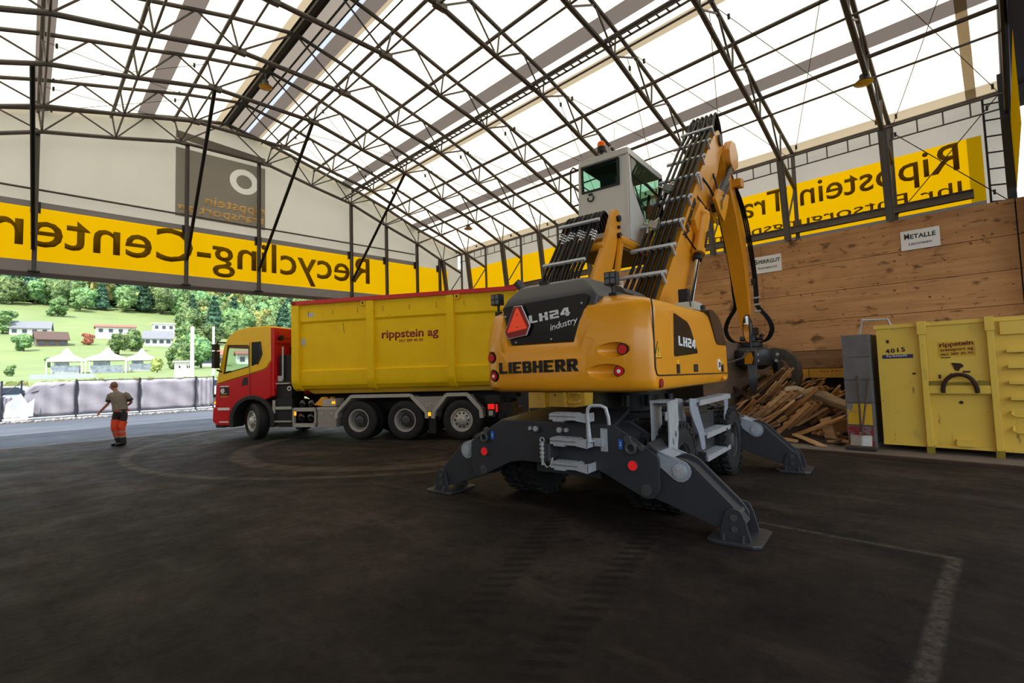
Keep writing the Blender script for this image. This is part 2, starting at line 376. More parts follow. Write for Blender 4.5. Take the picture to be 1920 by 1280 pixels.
# ---------------- membrane roof, cut into strips that run the length of the hall
ys_r = [21.6]+TR_Y+[Y_END-0.1]
def roof_pt(x, y): return V((x, y, zu(x-X0)+0.13))
strips = []   # (d0, d1, material index) measured from the ridge
MR = [m_roof, m_gray, m_beige, m_opq, membrane('clear_skylight', (0.20, 0.22, 0.26), (0.2, 0.2, 0.2)), membrane('pale_vent_sheet', (0.10, 0.085, 0.07), (0.25, 0.22, 0.2))]
right = [(0.0, 0.22, 3), (0.22, 0.70, 5), (0.70, 0.84, 4), (0.84, 1.22, 1), (1.22, 1.32, 2), (1.32, 4.83, 0), (4.83, 5.26, 1), (5.26, 5.9, 0), (5.9, 6.16, 2), (6.16, 8.6, 0), (8.6, 8.98, 1), (8.98, 11.5, 0), (11.5, 11.95, 2)]
left = [(0.0, 0.12, 3), (0.12, 0.34, 2), (0.34, 2.27, 0), (2.27, 2.78, 1), (2.78, 5.05, 0), (5.05, 5.4, 1), (5.4, 11.95, 0)]
b = MB()
brk = [p for p, _ in UP]
for side, tab in ((1, right), (-1, left)):
    for d0, d1, k in tab:
        ds = sorted({d0, d1, *[q for q in brk if d0 < q < d1]})
        for a, c in zip(ds, ds[1:]):
            for y1, y0 in zip(ys_r, ys_r[1:]):
                b.mi = k
                if ROOF_BLOCKER(side*(a+c)/2+X0, (y0+y1)/2): b.mi = 3
                A, B_, C_, D = roof_pt(X0+side*a, y0), roof_pt(X0+side*c, y0), roof_pt(X0+side*c, y1), roof_pt(X0+side*a, y1)
                b.quad(A, B_, C_, D)
# seam band across the roof near the open end
b.mi = 2
for d0, d1 in zip([8.6, 8.95, 10.4], [8.95, 10.4, 11.9]):
    for q in (0.10,): b.quad(roof_pt(X0+d0, q)-V((0, 0, .01)), roof_pt(X0+d1, q)-V((0, 0, .01)), roof_pt(X0+d1, q+.2)-V((0, 0, .01)), roof_pt(X0+d0, q+.2)-V((0, 0, .01)))
struct(b.build('ceiling', MR, flat=True), 'white translucent membrane roof with grey bands', 'roof')
# added light blockers round the hall mouth behind the camera, and the closed sides
b = MB(); b.bx(-7.5, 19, -7.0, Y_END-0.15, 8.6, 8.8)
struct(b.build('ceiling_light_blocker', m_opq), 'added unseen dark canopy that blocks light behind the camera', 'canopy')
b.__init__(); b.prism([(-7.5, 8.5)]+[(X0+d, zu(d)+.16) for d in (-11.9, -8.95, -7.1, -5.3, -3.5, -1.72, 0, 1.72, 3.5, 5.3, 7.1, 8.95, 11.9)]+[(19, 8.5)], Y_END-.6, Y_END-.04, 'y'); struct(b.build('wall_sun_seal', m_opq), 'added dark gable fill over the hall mouth that keeps the sun out', 'wall')  # gable fill added to seal a sun leak above the mouth
b = MB(); b.quad((-6.45, Y_END, 2.6), (-6.45, YG+.3, 2.6), (-6.45, YG+.3, 8.5), (-6.45, Y_END, 8.5)); b.mi = 1; b.bx(-6.7, -6.45, -9, 21.3, 0, 2.6); struct(b.build('wall_left', [m_wallm, m_opq], flat=True), 'unseen white membrane side wall on a plinth kept low for fill light', 'wall')  # membrane and plinth height of the unseen wall shaped for fill light

# ---------------- gable wall
YM = YG+0.25
def sheet(name, pts, mt, **k):
    q = MB(); q.quad(*pts); return q.build(name, mt, flat=True, **k)
b = MB()
dl = [-11.8, -8.95, -7.1, -5.3, -3.5, -1.72, 0, 1.72, 3.5, 5.3, 7.1, 8.95, 11.8]
lx0, lx1, lz0, lz1 = 3.83, 6.97, 7.90, 10.52
def gab(x0, x1, z0, top):
    cuts = sorted({x0, x1, *[X0+d for d in dl if x0 < X0+d < x1]})
    for a, c in zip(cuts, cuts[1:]):
        za, zc = (zu(a-X0)+0.12, zu(c-X0)+0.12) if top is None else (top, top)
        b.quad((a, YM, z0), (c, YM, z0), (c, YM, zc), (a, YM, za))
gab(-6.4, lx0, 7.58, None); gab(lx1, XW, 7.58, None); gab(lx0, lx1, 7.58, lz0); gab(lx0, lx1, lz1, None)
b.quad((16.44, YM, 0), (XW+.3, YM, 0), (XW+.3, YM, 7.58), (16.44, YM, 7.58))
b.quad((13.2, YM, 0), (16.44, YM, 0), (16.44, YM, 5.28), (13.2, YM, 5.28))
b.mi = 1
b.quad((-6.4, YM, 7.38), (14.3, YM, 7.38), (14.3, YM, 7.58), (-6.4, YM, 7.58)); b.mi = 0; b.quad((14.3, YM, 7.38), (16.44, YM, 7.38), (16.44, YM, 7.58), (14.3, YM, 7.58)); b.mi = 1
b.quad((-6.4, YM, 5.28), (16.44, YM, 5.28), (16.44, YM, 5.68), (-6.4, YM, 5.68))
b.quad((lx0, YM-.02, lz1+.35), (lx1+.0, YM-.02, lz1+.12), (lx1, YM-.02, lz1+.42), (lx0, YM-.02, lz1+.65))
struct(b.build('wall_gable', [m_wallm, m_gray], flat=True), 'white membrane gable wall above the exit opening', 'wall')
b = MB(); b.bx(-6.4, 13.2, YM-0.10, YM+0.06, 5.16, 5.30, 0.01); struct(b.build('trim_3', mat('gable_lintel_steel', '#4a423b', .6, .3)), 'steel lintel along the bottom of the gable wall', 'lintel')
g = sheet('gable_banner', [(-6.4, YM, 5.68), (16.44, YM, 5.68), (16.44, YM, 7.38), (-6.4, YM, 7.38)], m_yel)
tag(g, 'yellow banner across the gable wall with Recycling-Center seen from behind', 'banner')
b = MB(); text(b, 'Recycling-Center', (-.75, YM-0.012, 5.745), (1, 0, 0), (0, 0, 1), 12.45, 1.63, bold=0.008, depth=0.003, mirror=True); b.build('lettering', m_let, g, flat=True)
n_ = 48; cxr, czr = 6.17, 9.75
circ = lambda ra, rb: [(cxr+ra*math.cos(t*2*math.pi/n_), YM, czr+rb*math.sin(t*2*math.pi/n_)) for t in range(n_)]
def sqr(t):
    a_ = t*2*math.pi/n_; dx, dz = math.cos(a_), math.sin(a_); k_ = min([((lx1 if dx > 0 else lx0)-cxr)/dx if abs(dx) > 1e-6 else 99, ((lz1 if dz > 0 else lz0)-czr)/dz if abs(dz) > 1e-6 else 99]); return (cxr+dx*k_, YM, czr+dz*k_)
b = MB(); b.rings([[sqr(t) for t in range(n_)], circ(.53, .51)], caps=False); b._f([b.bm.verts.new(p) for p in circ(.29, .28)])
for q0, q1, cor in ((None, None, (lx0, lz0)), (None, None, (lx1, lz0)), (None, None, (lx0, lz1)), (None, None, (lx1, lz1))):
    a_ = math.atan2(cor[1]-czr, cor[0]-cxr) % (2*math.pi); t0 = int(a_/(2*math.pi/n_)); b.quad(sqr(t0), (cor[0], YM, cor[1]), sqr(t0+1), ((Vector(sqr(t0))+Vector(sqr(t0+1)))/2))
g = b.build('logo_panel', m_logo, flat=True); tag(g, 'grey printed panel with a white ring and mirrored firm name', 'banner')
b = MB(); b.rings([circ(.53, .51), circ(.29, .28)], caps=False); b.build('ring', membrane('white_print', (0.30, 0.26, 0.21), (0.42, 0.39, 0.35)), g, flat=True)
b = MB(); text(b, 'rippstein', (4.78, YM-.012, 8.36), (1, 0, 0), (0, 0, 1), 2.17, 0.50, bold=0.02, depth=0.003, mirror=True); b.build('lettering', m_gold, g, flat=True)
b = MB(); text(b, 'transport ag', (3.90, YM-.012, 7.98), (1, 0, 0), (0, 0, 1), 3.04, 0.42, bold=0.02, depth=0.003, mirror=True); b.build('lettering', m_gold, g, flat=True)

# ---------------- long wall on the right: membrane above, timber below
XM = XW+0.25
b = MB()
b.quad((XM, Y_END, 7.47), (XM, YM, 7.47), (XM, YM, 8.5), (XM, Y_END, 8.5)); b.quad((XM, Y_END, 5.2), (XM, 0.08, 5.2), (XM, 0.08, 7.47), (XM, Y_END, 7.47)); b.quad((XM, 20.6, 5.2), (XM, YM, 5.2), (XM, YM, 7.47), (XM, 20.6, 7.47))
b.mi = 1; b.quad((XM, 0.08, 5.2), (XM, 20.6, 5.2), (XM, 20.6, 5.76), (XM, 0.08, 5.76)); b.mi = 2
b.quad((XM, Y_END, 8.5), (XM, YM, 8.5), (X0+11.9, YM, zu(11.9)+.13), (X0+11.9, Y_END, zu(11.9)+.13))
struct(b.build('wall_side', [m_wallm, m_gray, m_beige], flat=True), 'white membrane band along the top of the long wall', 'wall')
b = MB(); b.quad((XM, 0.36, 5.76), (XM, 20.6, 5.76), (XM, 20.6, 7.47), (XM, 0.36, 7.47)); b.mi = 1; b.quad((XM, 0.08, 5.76), (XM, 0.36, 5.76), (XM, 0.36, 7.47), (XM, 0.08, 7.47))
g = b.build('side_banner', [m_yel, m_yeld], flat=True); tag(g, 'yellow banner along the long wall with Rippstein Transport seen from behind', 'banner')
b = MB(); text(b, 'Rippstein Transport', (XM-.012, 8.88, 6.47), (0, -1, 0), (0, 0, 1), 8.35, 0.97, bold=0.008, depth=0.003, mirror=True); b.build('lettering', m_let, g, flat=True)
b = MB(); text(b, 'Ihr Entsorgungspartner', (XM-.012, 7.82, 5.96), (0, -1, 0), (0, 0, 1), 7.3, 0.44, bold=0.004, depth=0.003, mirror=True); b.build('lettering', m_let, g, flat=True)
# timber wall: broad boards laid flat, four courses, gouged by years of loading
def wood_mat(name, c1, c2, dark, sc=1.0, gouge=True):
    M = bpy.data.materials.new(name); M.use_nodes = True; n = M.node_tree.nodes; l = M.node_tree.links; b_ = n['Principled BSDF']; b_.inputs['Roughness'].default_value = 0.72; b_.inputs['Specular IOR Level'].default_value = 0.25
    tc = n.new('ShaderNodeTexCoord'); col = None
    def noise(scale, st, det=6, ro=0.6):
        mp = n.new('ShaderNodeMapping'); mp.inputs['Scale'].default_value = st; l.new(tc.outputs['Object'], mp.inputs[0])
        z = n.new('ShaderNodeTexNoise'); z.inputs['Scale'].default_value = scale*sc; z.inputs['Detail'].default_value = det; z.inputs['Roughness'].default_value = ro; l.new(mp.outputs[0], z.inputs['Vector']); return z.outputs[0]
    def ramp(v, a, ca, c, cc):
        r_ = n.new('ShaderNodeValToRGB'); r_.color_ramp.elements[0].position = a; r_.color_ramp.elements[0].color = ca; r_.color_ramp.elements[1].position = c; r_.color_ramp.elements[1].color = cc; l.new(v, r_.inputs[0]); return r_.outputs[0]
    def mix(f, a, c):
        x = n.new('ShaderNodeMix'); x.data_type = 'RGBA'; l.new(f, x.inputs[0])
        for i, q in ((6, a), (7, c)):
            if isinstance(q, tuple): x.inputs[i].default_value = q
            else: l.new(q, x.inputs[i])
        return x.outputs[2]
    col = ramp(noise(1.0, (1, 0.35, 9)), 0.3, lin(c2), 0.7, lin(c1))
    g0, g1 = (0, 0, 0, 1), (1, 1, 1, 1)
    if gouge:
        col = mix(ramp(noise(2.2, (1, 1.0, 1.6), 4, 0.55), 0.60, g0, 0.70, (0.8, 0.8, 0.8, 1)), col, lin(dark))
        col = mix(ramp(noise(3.0, (1, 0.5, 5), 3, 0.5), 0.63, g0, 0.68, (0.7, 0.7, 0.7, 1)), col, lin(dark))
        col = mix(ramp(noise(8.0, (1, 1, 1), 2, 0.5), 0.69, g0, 0.73, (0.8, 0.8, 0.8, 1)), col, lin(dark))
        col = mix(ramp(noise(0.35, (1, 1, 1), 4, 0.6), 0.40, g0, 0.66, (0.6, 0.6, 0.6, 1)), col, lin('#6e4a2e'))
    l.new(col, b_.inputs['Base Color'])
    bp = n.new('ShaderNodeBump'); bp.inputs['Strength'].default_value = 0.25; bp.inputs['Distance'].default_value = 0.02; l.new(noise(6, (1, 0.2, 6)), bp.inputs['Height']); l.new(bp.outputs[0], b_.inputs['Normal'])
    MATS[name] = M; return M
m_wall_wood = wood_mat('laminated_timber_wall', '#bf8f5f', '#a67749', '#44291a')
m_wall_low = wood_mat('scuffed_lower_timber', '#8d6a49', '#755537', '#3a2415')
XB = 16.3
b = MB()
for z0, z1 in ((2.08, 2.95), (2.95, 3.765), (3.765, 4.58), (4.58, 5.43)):
    for y0, y1 in ((-7.0, -0.40), (-0.38, 5.2), (5.2, 10.9), (10.9, 16.2), (16.2, 21.0)): b.bx(XB, XB+0.3, y0+.004, y1-.004, z0+.006, z1-.006, 0.008)
b.mi = 1; b.bx(XB-.04, XB+.3, -7, 21.0, 1.58, 2.07, 0.01)
b.mi = 2; b.bx(XB+0.5, XB+1.4, -7, 21.0, 0, 5.40); b.bx(XB+0.28, XB+.52, -7, 21.0, 1.3, 5.40)
struct(b.build('wall_right', [m_wall_wood, m_wall_low, mat('retaining_concrete', '#4e463f', .85, 0, .3, 2)]), 'tall timber push wall of broad horizontal boards on the right', 'wall')
m_ply = mat('yellow_shuttering_board', '#c9922b', 0.55, 0, 0.25, 3.0, 0.1, 30)
for i, (y0, y1, lb) in enumerate(((2.35, 4.05, 'yellow shuttering board at the foot of the timber wall nearer the block stack'), (4.07, 5.85, 'yellow shuttering board at the foot of the timber wall behind the grapple'))):
    b = MB(); b.bx(XB-.10, XB-.045, y0, y1, 1.30, 1.56, 0.006); o = b.build('shuttering_board', m_ply); tag(o, lb, 'board', 'yellow shuttering boards')
    b = MB(); text(b, 'doka 3-SO', (XB-.103, y0+1.45, 1.46), (0, -1, 0), (0, 0, 1), 0.55, 0.05, depth=0.002); b.build('printed_mark', m_black, o, flat=True)
b = MB(); b.bx(XB+.02, XB+.3, -0.38, 21, 0.0, 1.3); struct(b.build('trim_4', mat('recess_shade', '#0f0c0a', .9, 0, .2)), 'dark panel painted as the shade under the timber wall', 'recess')  # near-black box stands in for the shade of the gap

# ---------------- roof trusses
NL = [1.5, 3.37, 5.2, 7.0, 8.85, 10.45]
NP = [1.72, 3.5, 5.3, 7.1, 8.95, 10.6]
NM = [0.0, 2.5, 4.4, 6.25, 8.0, 9.8, 11.73]
ORD = ['first', 'second', 'third', 'fourth', 'fifth', 'sixth', 'seventh', 'eighth', 'ninth', 'tenth', 'eleventh', 'twelfth', 'thirteenth', 'fourteenth']
def chord(mb, fn, knots, y, r_, side):
    mb.tube([(X0+side*d, y, fn(d)) for d in knots], r_, 8)
def truss(y, label, upper=True, cols=True):
    t = thing('roof_truss', label, 'roof truss', (X0, y, 0), 0, 'roof trusses'); P0 = V((X0, y, 0))
    loc = lambda q: q
    def mk(nm, mb): 
        for v in mb.bm.verts: v.co -= P0
        return mb.build(nm, steel, t)
    if upper:
        mb = MB(); mb.tube([(X0+d, y, zu(d)) for d in [-11.73, -8.95, -7.1, -5.3, -3.5, -1.72, 0, 1.72, 3.5, 5.3, 7.1, 8.95, 11.73]], 0.055, 8); mk('upper_chord', mb)
    mb = MB(); mb.tube([(X0+d, y, zl(d)) for d in [-11.73, -10.45, -8.85, -7.0, -5.2, -3.37, -1.5, 1.5, 3.37, 5.2, 7.0, 8.85, 10.45, 11.73]], 0.065, 8)
    for s in (1, -1):
        for d in NL[:1]: mb.box((X0+s*d, y, zl(d)), (0.34, 0.16, 0.14))
    mk('lower_chord', mb)
    if upper:
        for s in (1, -1):
            for i, d in enumerate(NL):
                A = V((X0+s*d, y, zl(d)))
                for dd in (NP[i], NM[i], NM[i+1]):
                    mb = MB(); mb.cyl(A, (X0+s*dd, y, zu(dd)), 0.026, 6); mk('web_bar', mb)
    if cols:
        for s in (1, -1):
            a, c = X0+s*10.45, X0+s*10.75
            mb = MB(); mb.bar((a, y, zl(10.45)), (c, y, 5.4 if s > 0 else 0.0), 0.20, 0.11, (0, 1, 0)); mb.bar((a-s*.07, y, zl(10.45)), (c-s*.07, y, 5.4 if s > 0 else 0), 0.03, 0.19, (0, 1, 0)); mk('leaning_column', mb)
            mb = MB(); mb.cyl((X0+s*11.73, y, 8.4), (X0+s*11.73, y, 5.4 if s > 0 else 0.0), 0.06, 10); mb.cyl((X0+s*11.7, y, 7.2), (X0+s*10.85, y, 6.1), 0.03, 8); mk('outer_column', mb)
    return t
for i, y in enumerate(TR_Y):
    truss(y, f'{ORD[i]} arched steel roof truss counted from the gable wall')
# frame of the gable: lower chord, web and posts down to the lintel
t = truss(YG-.08, 'arched steel truss standing against the gable wall')
b = MB(); b.tube([(X0+d, YG, zu(d)+.04) for d in [-11.73, -8.95, -7.1, -5.3, -3.5, -1.72, 0, 1.72, 3.5, 5.3, 7.1, 8.95, 11.73]], 0.07, 8)
for v in b.bm.verts: v.co -= V((X0, YG-.08, 0))
b.build('edge_tube', steel, t)
PX = [-3.3, 0.13, 4.15, 6.65, 10.66, 12.5, 14.27, 15.7]
PW = ['beside the opening at far left', 'at the left end of the word Center', 'under the left edge of the grey logo panel', 'under the right edge of the grey logo panel', 'left of the R of Recycling', 'first past the R of Recycling', 'second past the R of Recycling', 'third past the R of Recycling']
for x, wd in zip(PX, PW):
    t = thing('gable_post', f'grey steel post on the gable wall, {wd}', 'post', (x, YG, 5.28), 0, 'posts on the gable wall')
    b = MB(); h = zl(x-X0)-5.28; b.bx(-.06, .06, -.012, .012, 0, h); b.bx(-.06, -.045, -.06, .06, 0, h); b.bx(.045, .06, -.06, .06, 0, h); b.build('profile', steel, t)
    b = MB(); b.bx(-.14, .14, -.09, .09, 0, 0.03); b.bx(-.12, .12, .05, .15, 1.9, 2.25); b.build('bracket', steel_dk, t)
b = MB(); b.cyl((-6.3, YG+.1, 7.93), (14.2, YG+.1, 7.93), 0.035, 8); tag(b.build('gable_rail', steel), 'thin horizontal rail across the gable wall above the yellow banner', 'rail')
BR = [((-0.03, 16.4, zl(5.45)), (0.10, 20.98, 6.0), 'at far left of the gable'), ((3.92, 16.4, zl(1.5)), (4.15, 20.98, 6.25), 'left of the grey logo panel'), ((6.92, 16.4, zl(1.5)), (6.62, 20.98, 6.15), 'crossing the right of the grey logo panel'), ((10.6, 16.4, zl(5.2)), (10.66, 20.98, 6.2), 'down to the R of Recycling')]
for p, q, wd in BR:
    b = MB(); b.cyl(p, q, 0.055, 10); b.sph(q, .07, 1); tag(b.build('wind_brace', mat('black_painted_steel', '#141312', .5, .3), loc=p), f'long black slanting brace tube {wd}', 'brace', 'black braces to the gable')
# purlins
SIDE = {1: 'timber-wall side', -1: 'far side'}
for s in (1, -1):
    for i, d in enumerate(NP[:5]):
        b = MB(); x = X0+s*d; b.cyl((x, Y_END, zu(d)-.10), (x, YG, zu(d)-.10), 0.05, 8)
        tag(b.build('upper_purlin', steel, loc=(x, YG, zu(d))), f'thick purlin tube under the roof, {ORD[i]} from the ridge on the {SIDE[s]}', 'purlin', 'thick purlins under the roof membrane')
    for i, d in enumerate(NL):
        b = MB(); x = X0+s*d; b.cyl((x, Y_END, zl(d)+.05), (x, YG, zl(d)+.05), 0.028, 8)
        tag(b.build('lower_purlin', steel, loc=(x, YG, zl(d))), f'thin tie tube at truss bottom, {ORD[i]} from the ridge on the {SIDE[s]}', 'tie tube', 'thin tie tubes along the truss bottoms')
# ridge duct with its strip of skylight
t = thing('ridge_vent', 'long pair of pipes and cable duct running under the ridge vent', 'roof pipe', (X0+.5, 10, 11.45))
for x, z, r_ in ((-.15, .12, .03), (.05, .08, .022), (.75, -.12, .02)): b = MB(); b.cyl((x, -10.3, z), (x, 10.9, z), r_, 8); b.build('pipe', steel_dk, t)
b = MB(); b.bx(-.62, -.50, -10.3, 10.9, .22, .32, .01); b.build('edge_box', steel_dk, t)
# cable tray
t = thing('cable_tray', 'long black ladder-like cable tray hung under the roof slope', 'cable tray', (10.2, 10, 9.84))
b = MB()
for x in (-.09, .09): b = MB(); b.bar((x, -10.2, 0), (x, 10.9, 0), .02, .05); b.build('rail', steel_dk, t)
b = MB()
b.bar((-.09, -10.1, 0), (.09, -10.1, 0), .025, .03); rg = b.build('rung', steel_dk, t)
for i in range(1, 84): c_ = rg.copy(); COL.objects.link(c_); c_.location.y = i*.25
# eave girder on the right
t = thing('eave_girder', 'ladder-shaped steel girder along the eave of the long wall', 'girder', (XW-.05, 10, 7.9))
b = MB(); b.cyl((0, -10.4, .42), (0, 11.1, .42), .055, 8); b.build('top_rail', steel, t); b = MB(); b.cyl((0, -10.4, 0), (0, 11.1, 0), .022, 8); b.build('bottom_rail', steel, t); b = MB()
b.cyl((0, -10.3, 0), (0, -10.3, .42), .018, 6); rg = b.build('rung', steel, t)
for i in range(1, 41): c_ = rg.copy(); COL.objects.link(c_); c_.location.y = i*.53
b = MB(); b.bx(-.05, .05, -9.7, 11.0, 0, .22); b.bx(-.10, .0, -9.7, 11.0, .2, .22); b.bx(-.10, 0, -9.7, 11, 0, .02); tag(b.build('crash_rail', mat('dusty_beam', '#6d6258', .6, .35, .3)), 'grey steel channel beam along the foot of the yellow side banner', 'beam').location = (XW-.1, 10, 5.79)
# thin crossed wires between the trusses
WY = [YG]+TR_Y+[Y_END]
BAY = ['first', 'second', 'third', 'fourth', 'fifth', 'sixth', 'seventh', 'eighth', 'ninth']
def wire(p, q, lb, r_=.008):
    c = (V(p)+V(q))/2; b = MB(); b.cyl(p, q, r_, 5)
    for e in (p, q): b.box(V(e)+(c-V(e)).normalized()*.35, (.05, .05, .12))
    tag(b.build('wire_brace', steel_dk, loc=c), lb, 'bracing wire', 'crossed bracing wires')
for k, (ya, yb) in enumerate(zip(WY, WY[1:])):
    wire((X0+6.0, ya-.1, zu(6)-.14), (X0+11.6, yb+.1, zu(11.6)-.14), f'thin bracing wire in the {BAY[k]} roof bay from the gable, running down away from it')
    wire((X0+11.6, ya-.1, zu(11.6)-.14), (X0+6.0, yb+.1, zu(6)-.14), f'thin bracing wire in the {BAY[k]} roof bay from the gable, running down towards it')
for k, (ya, yb) in enumerate(((YG, TR_Y[0]), (TR_Y[0], TR_Y[1]))):
    for d0, d1, wd in ((-5.3, -1.7, 'far side'), (1.7, 5.3, 'timber-wall side')):
        wire((X0+d0, ya-.1, zu(d0)-.12), (X0+d1, yb+.1, zu(d1)-.12), f'thin bracing wire near the ridge, {BAY[k]} bay, {wd}, one diagonal'); wire((X0+d1, ya-.1, zu(d1)-.12), (X0+d0, yb+.1, zu(d0)-.12), f'thin bracing wire near the ridge, {BAY[k]} bay, {wd}, other diagonal')
wire((XW, 2.0, 8.3), (XW, -.3, 5.6), 'bracing wire crossing the letters Ripp of the side banner, falling towards the hall mouth', .012)
wire((XW, 2.0, 5.6), (XW, -.3, 8.3), 'bracing wire crossing the letters Ripp of the side banner, rising towards the hall mouth', .012)
# hall lamps
def lamp(p, wd):
    t = thing('hall_lamp', f'round yellowish hall lamp hanging {wd}', 'lamp', p, 0, 'hall lamps')
    b = MB(); b.lathe([(.05, .22), (.09, .2), (.10, .1), (.20, .02), (.21, 0)], (0, 0, 0), 'z', 20); b.build('housing', steel_dk, t)
    b = MB(); b.lathe([(.195, .004), (.15, -.03), (.05, -.045)], (0, 0, 0), 'z', 20); b.build('lens', mat('amber_lens', '#d8a72c', .25, 0, .1), t)
    b = MB(); b.cyl((0, 0, .2), (0, 0, .45), .02, 8); b.build('hanger', steel_dk, t)
lamp((14.05, 1.95, 8.35), 'from the truss nearest the camera'); lamp((14.95, 17.75, 8.62), 'near the far corner of the hall'); lamp((5.1, 15.6, 10.75), 'under the ridge vent')
# end frame at the hall mouth, seen at the right margin
t = thing('end_frame', 'dark steel end frame of the hall beside the timber wall end', 'frame', (XW, Y_END, 0))
b = MB(); b.bx(-.75, -.55, -.02, .14, 0, 8.5); b.bx(-.55, -.35, .05, .09, 5.4, 8.5); b.build('column', steel_dk, t)
b = MB(); b.tube([(X0-XW+d, 0, zu(d)) for d in (3.5, 5.3, 7.1, 8.95, 11.73)], .08, 8); b.tube([(X0-XW+d, 0, zl(d)) for d in (3.37, 5.2, 7.0, 8.85, 10.45, 11.73)], .07, 8); b.build('chords', steel_dk, t)
b = MB()
for i in range(7): b.cyl((.1, .0, 5.6+i*.42), (.1, .42, 5.66+i*.42), .02, 6)
b.cyl((.1, .42, 5.5), (.1, .42, 8.4), .025, 6); b.build('lashing_rail', steel_dk, t)

b = MB(); b.quad((12.0, Y_END-.03, 5.72), (16.95, Y_END-.03, 5.72), (16.95, Y_END-.03, 7.4), (12.0, Y_END-.03, 7.4)); tag(b.build('mouth_banner', m_yeld, flat=True), 'edge of a yellow banner hung in the hall mouth', 'banner')
b = MB(); b.bx(15.84, 16.22, -1.6, -0.62, 0, 5.6, .12); tag(b.build('timber_post', MATS['scuffed_lower_timber']), 'thick dark timber post at the end of the push wall', 'post')
# ================================================================ THE MATERIAL HANDLER  (x forward, y to its left, z up)
m_or = mat('machine_yellow_paint', '#e6991c', 0.30, 0.0, 0.05, 1.5, 0.06, 500, coat=0.25, col2='#df9219')
m_ord = mat('boom_yellow_paint', '#dd9118', 0.36, 0.0, 0.08, 2.0, 0.04, 300, coat=0.15)
m_dg = mat('anthracite_paint', '#313236', 0.42, 0.0, 0.12, 2.5, 0.06, 300)
m_hood = mat('hood_grey_paint', '#3f3f40', 0.45, 0.0, 0.08, 2.0)
m_glossb = mat('gloss_black_panel', '#0e0f11', 0.22, 0.0, 0.1, 3.0, spec=0.3)
m_galv = mat('hot_dip_galvanised', '#b9bcbe', 0.42, 0.3, 0.22, 9.0, 0.05, 80)
m_galvb = mat('bluish_zinc_sheet', '#a3abb5', 0.42, 0.25, 0.22, 5.0)
m_rub = mat('tyre_rubber', '#141312', 0.75, 0.0, 0.3, 8.0, 0.15, 60)
m_rim = mat('dusty_grey_rim', '#4b4a48', 0.55, 0.2, 0.25, 4.0)
m_hose = mat('hydraulic_hose', '#070707', 0.5, 0.0, 0.2, 10.0, spec=0.25)
m_chrome = mat('polished_chrome_rod', '#d8d8d6', 0.12, 1.0, 0.05, 3.0)
m_cream = mat('cream_cab_paint', '#cfc8ba', 0.32, 0.0, 0.05, 2.0, 0.03, 200, coat=0.2)
m_white = mat('white_marking', '#e4e2dd', 0.5, 0, 0.03)
m_red = mat('red_lens', '#d0141a', 0.3, 0, 0.15, 20, coat=0.1)
m_orange = mat('glowing_orange_reflector', '#ff4a22', 0.35, 0, 0.04, 10, emit=0.12)  # faint emission put into the reflective field, which is no lamp
m_dred = mat('dark_red_border', '#8c1218', 0.4, 0, 0.05)
m_blue = mat('blue_tag', '#1f5fc0', 0.4, 0, 0.05)
m_cabglass = glass('green_tinted_glass', '#d6ebe4')
m_dark = mat('dark_interior', '#15161a', 0.6, 0, 0.2)
EXR = R(8)
EX = thing('material_handler', 'big orange-yellow wheeled material handler with raised cab and grapple', 'excavator', (6.75, 4.2, 0), EXR)
# ---- undercarriage
b = MB(); b.bx(-1.95, 1.95, -.46, .46, .45, .95, .05); b.bx(-1.0, 1.0, -.62, .62, .62, 1.0, .05); b.mi = 0
for f in (-1.25, 1.25): b.cyl((f, -.95, .54), (f, .95, .54), .15, 16); b.bx(f-.18, f+.18, -.3, .3, .36, .72, .06)
b.bx(-.6, .9, .5, 1.0, .45, .92, .05); b.bx(-.35, .75, -1.05, -.5, .46, 1.05, .05)
b.build('chassis', m_dg, EX)
b = MB(); b.lathe([(.62, .98), (.66, 1.02), (.66, 1.10), (.58, 1.12), (.56, 1.40), (.64, 1.42), (.64, 1.50)], (0, 0, 0), 'z', 40)
for i in range(28):
    a = i*2*math.pi/28; b.cyl((.6*math.cos(a), .6*math.sin(a), 1.10), (.6*math.cos(a), .6*math.sin(a), 1.13), .014, 6)
for a in (200, 225, 255): b.cyl((.72*math.cos(R(a)), .72*math.sin(R(a)), 1.2), (.72*math.cos(R(a)), .72*math.sin(R(a)), 1.36), .06, 12)
b.build('slewing_ring', m_black, EX)
b = MB(); b.bx(-1.9, -.5, .35, .43, 1.0, 1.1); b.bx(-1.3, 1.0, .8, .86, 1.06, 1.13); b.bx(-1.32, -1.2, .62, 1.0, 1.0, 1.2, .02); b.build('hose_guard', m_dg, EX)
b = MB(); b.prism([(.92, 1.09), (.92, 1.115), (-.72, 1.115), (-.72, 1.09)], -2.08, -1.6, 'x')
b.__init__(); vt = [[V((-2.08, .92, z)), V((-2.08, -.72, z)), V((-1.15, -.50, z+.10)), V((-1.15, .78, z+.10))] for z in (1.06, 1.112)]; b.rings(vt); b.build('housing_top_plate', m_dg, EX); b = MB(); b.disc((-1.75, .25, 1.152), (.1, 0, -1), .07, .012, 18); b.build('plate_hole_shade', m_black, EX)  # black disc on the plate painted as the dark inside of a hole
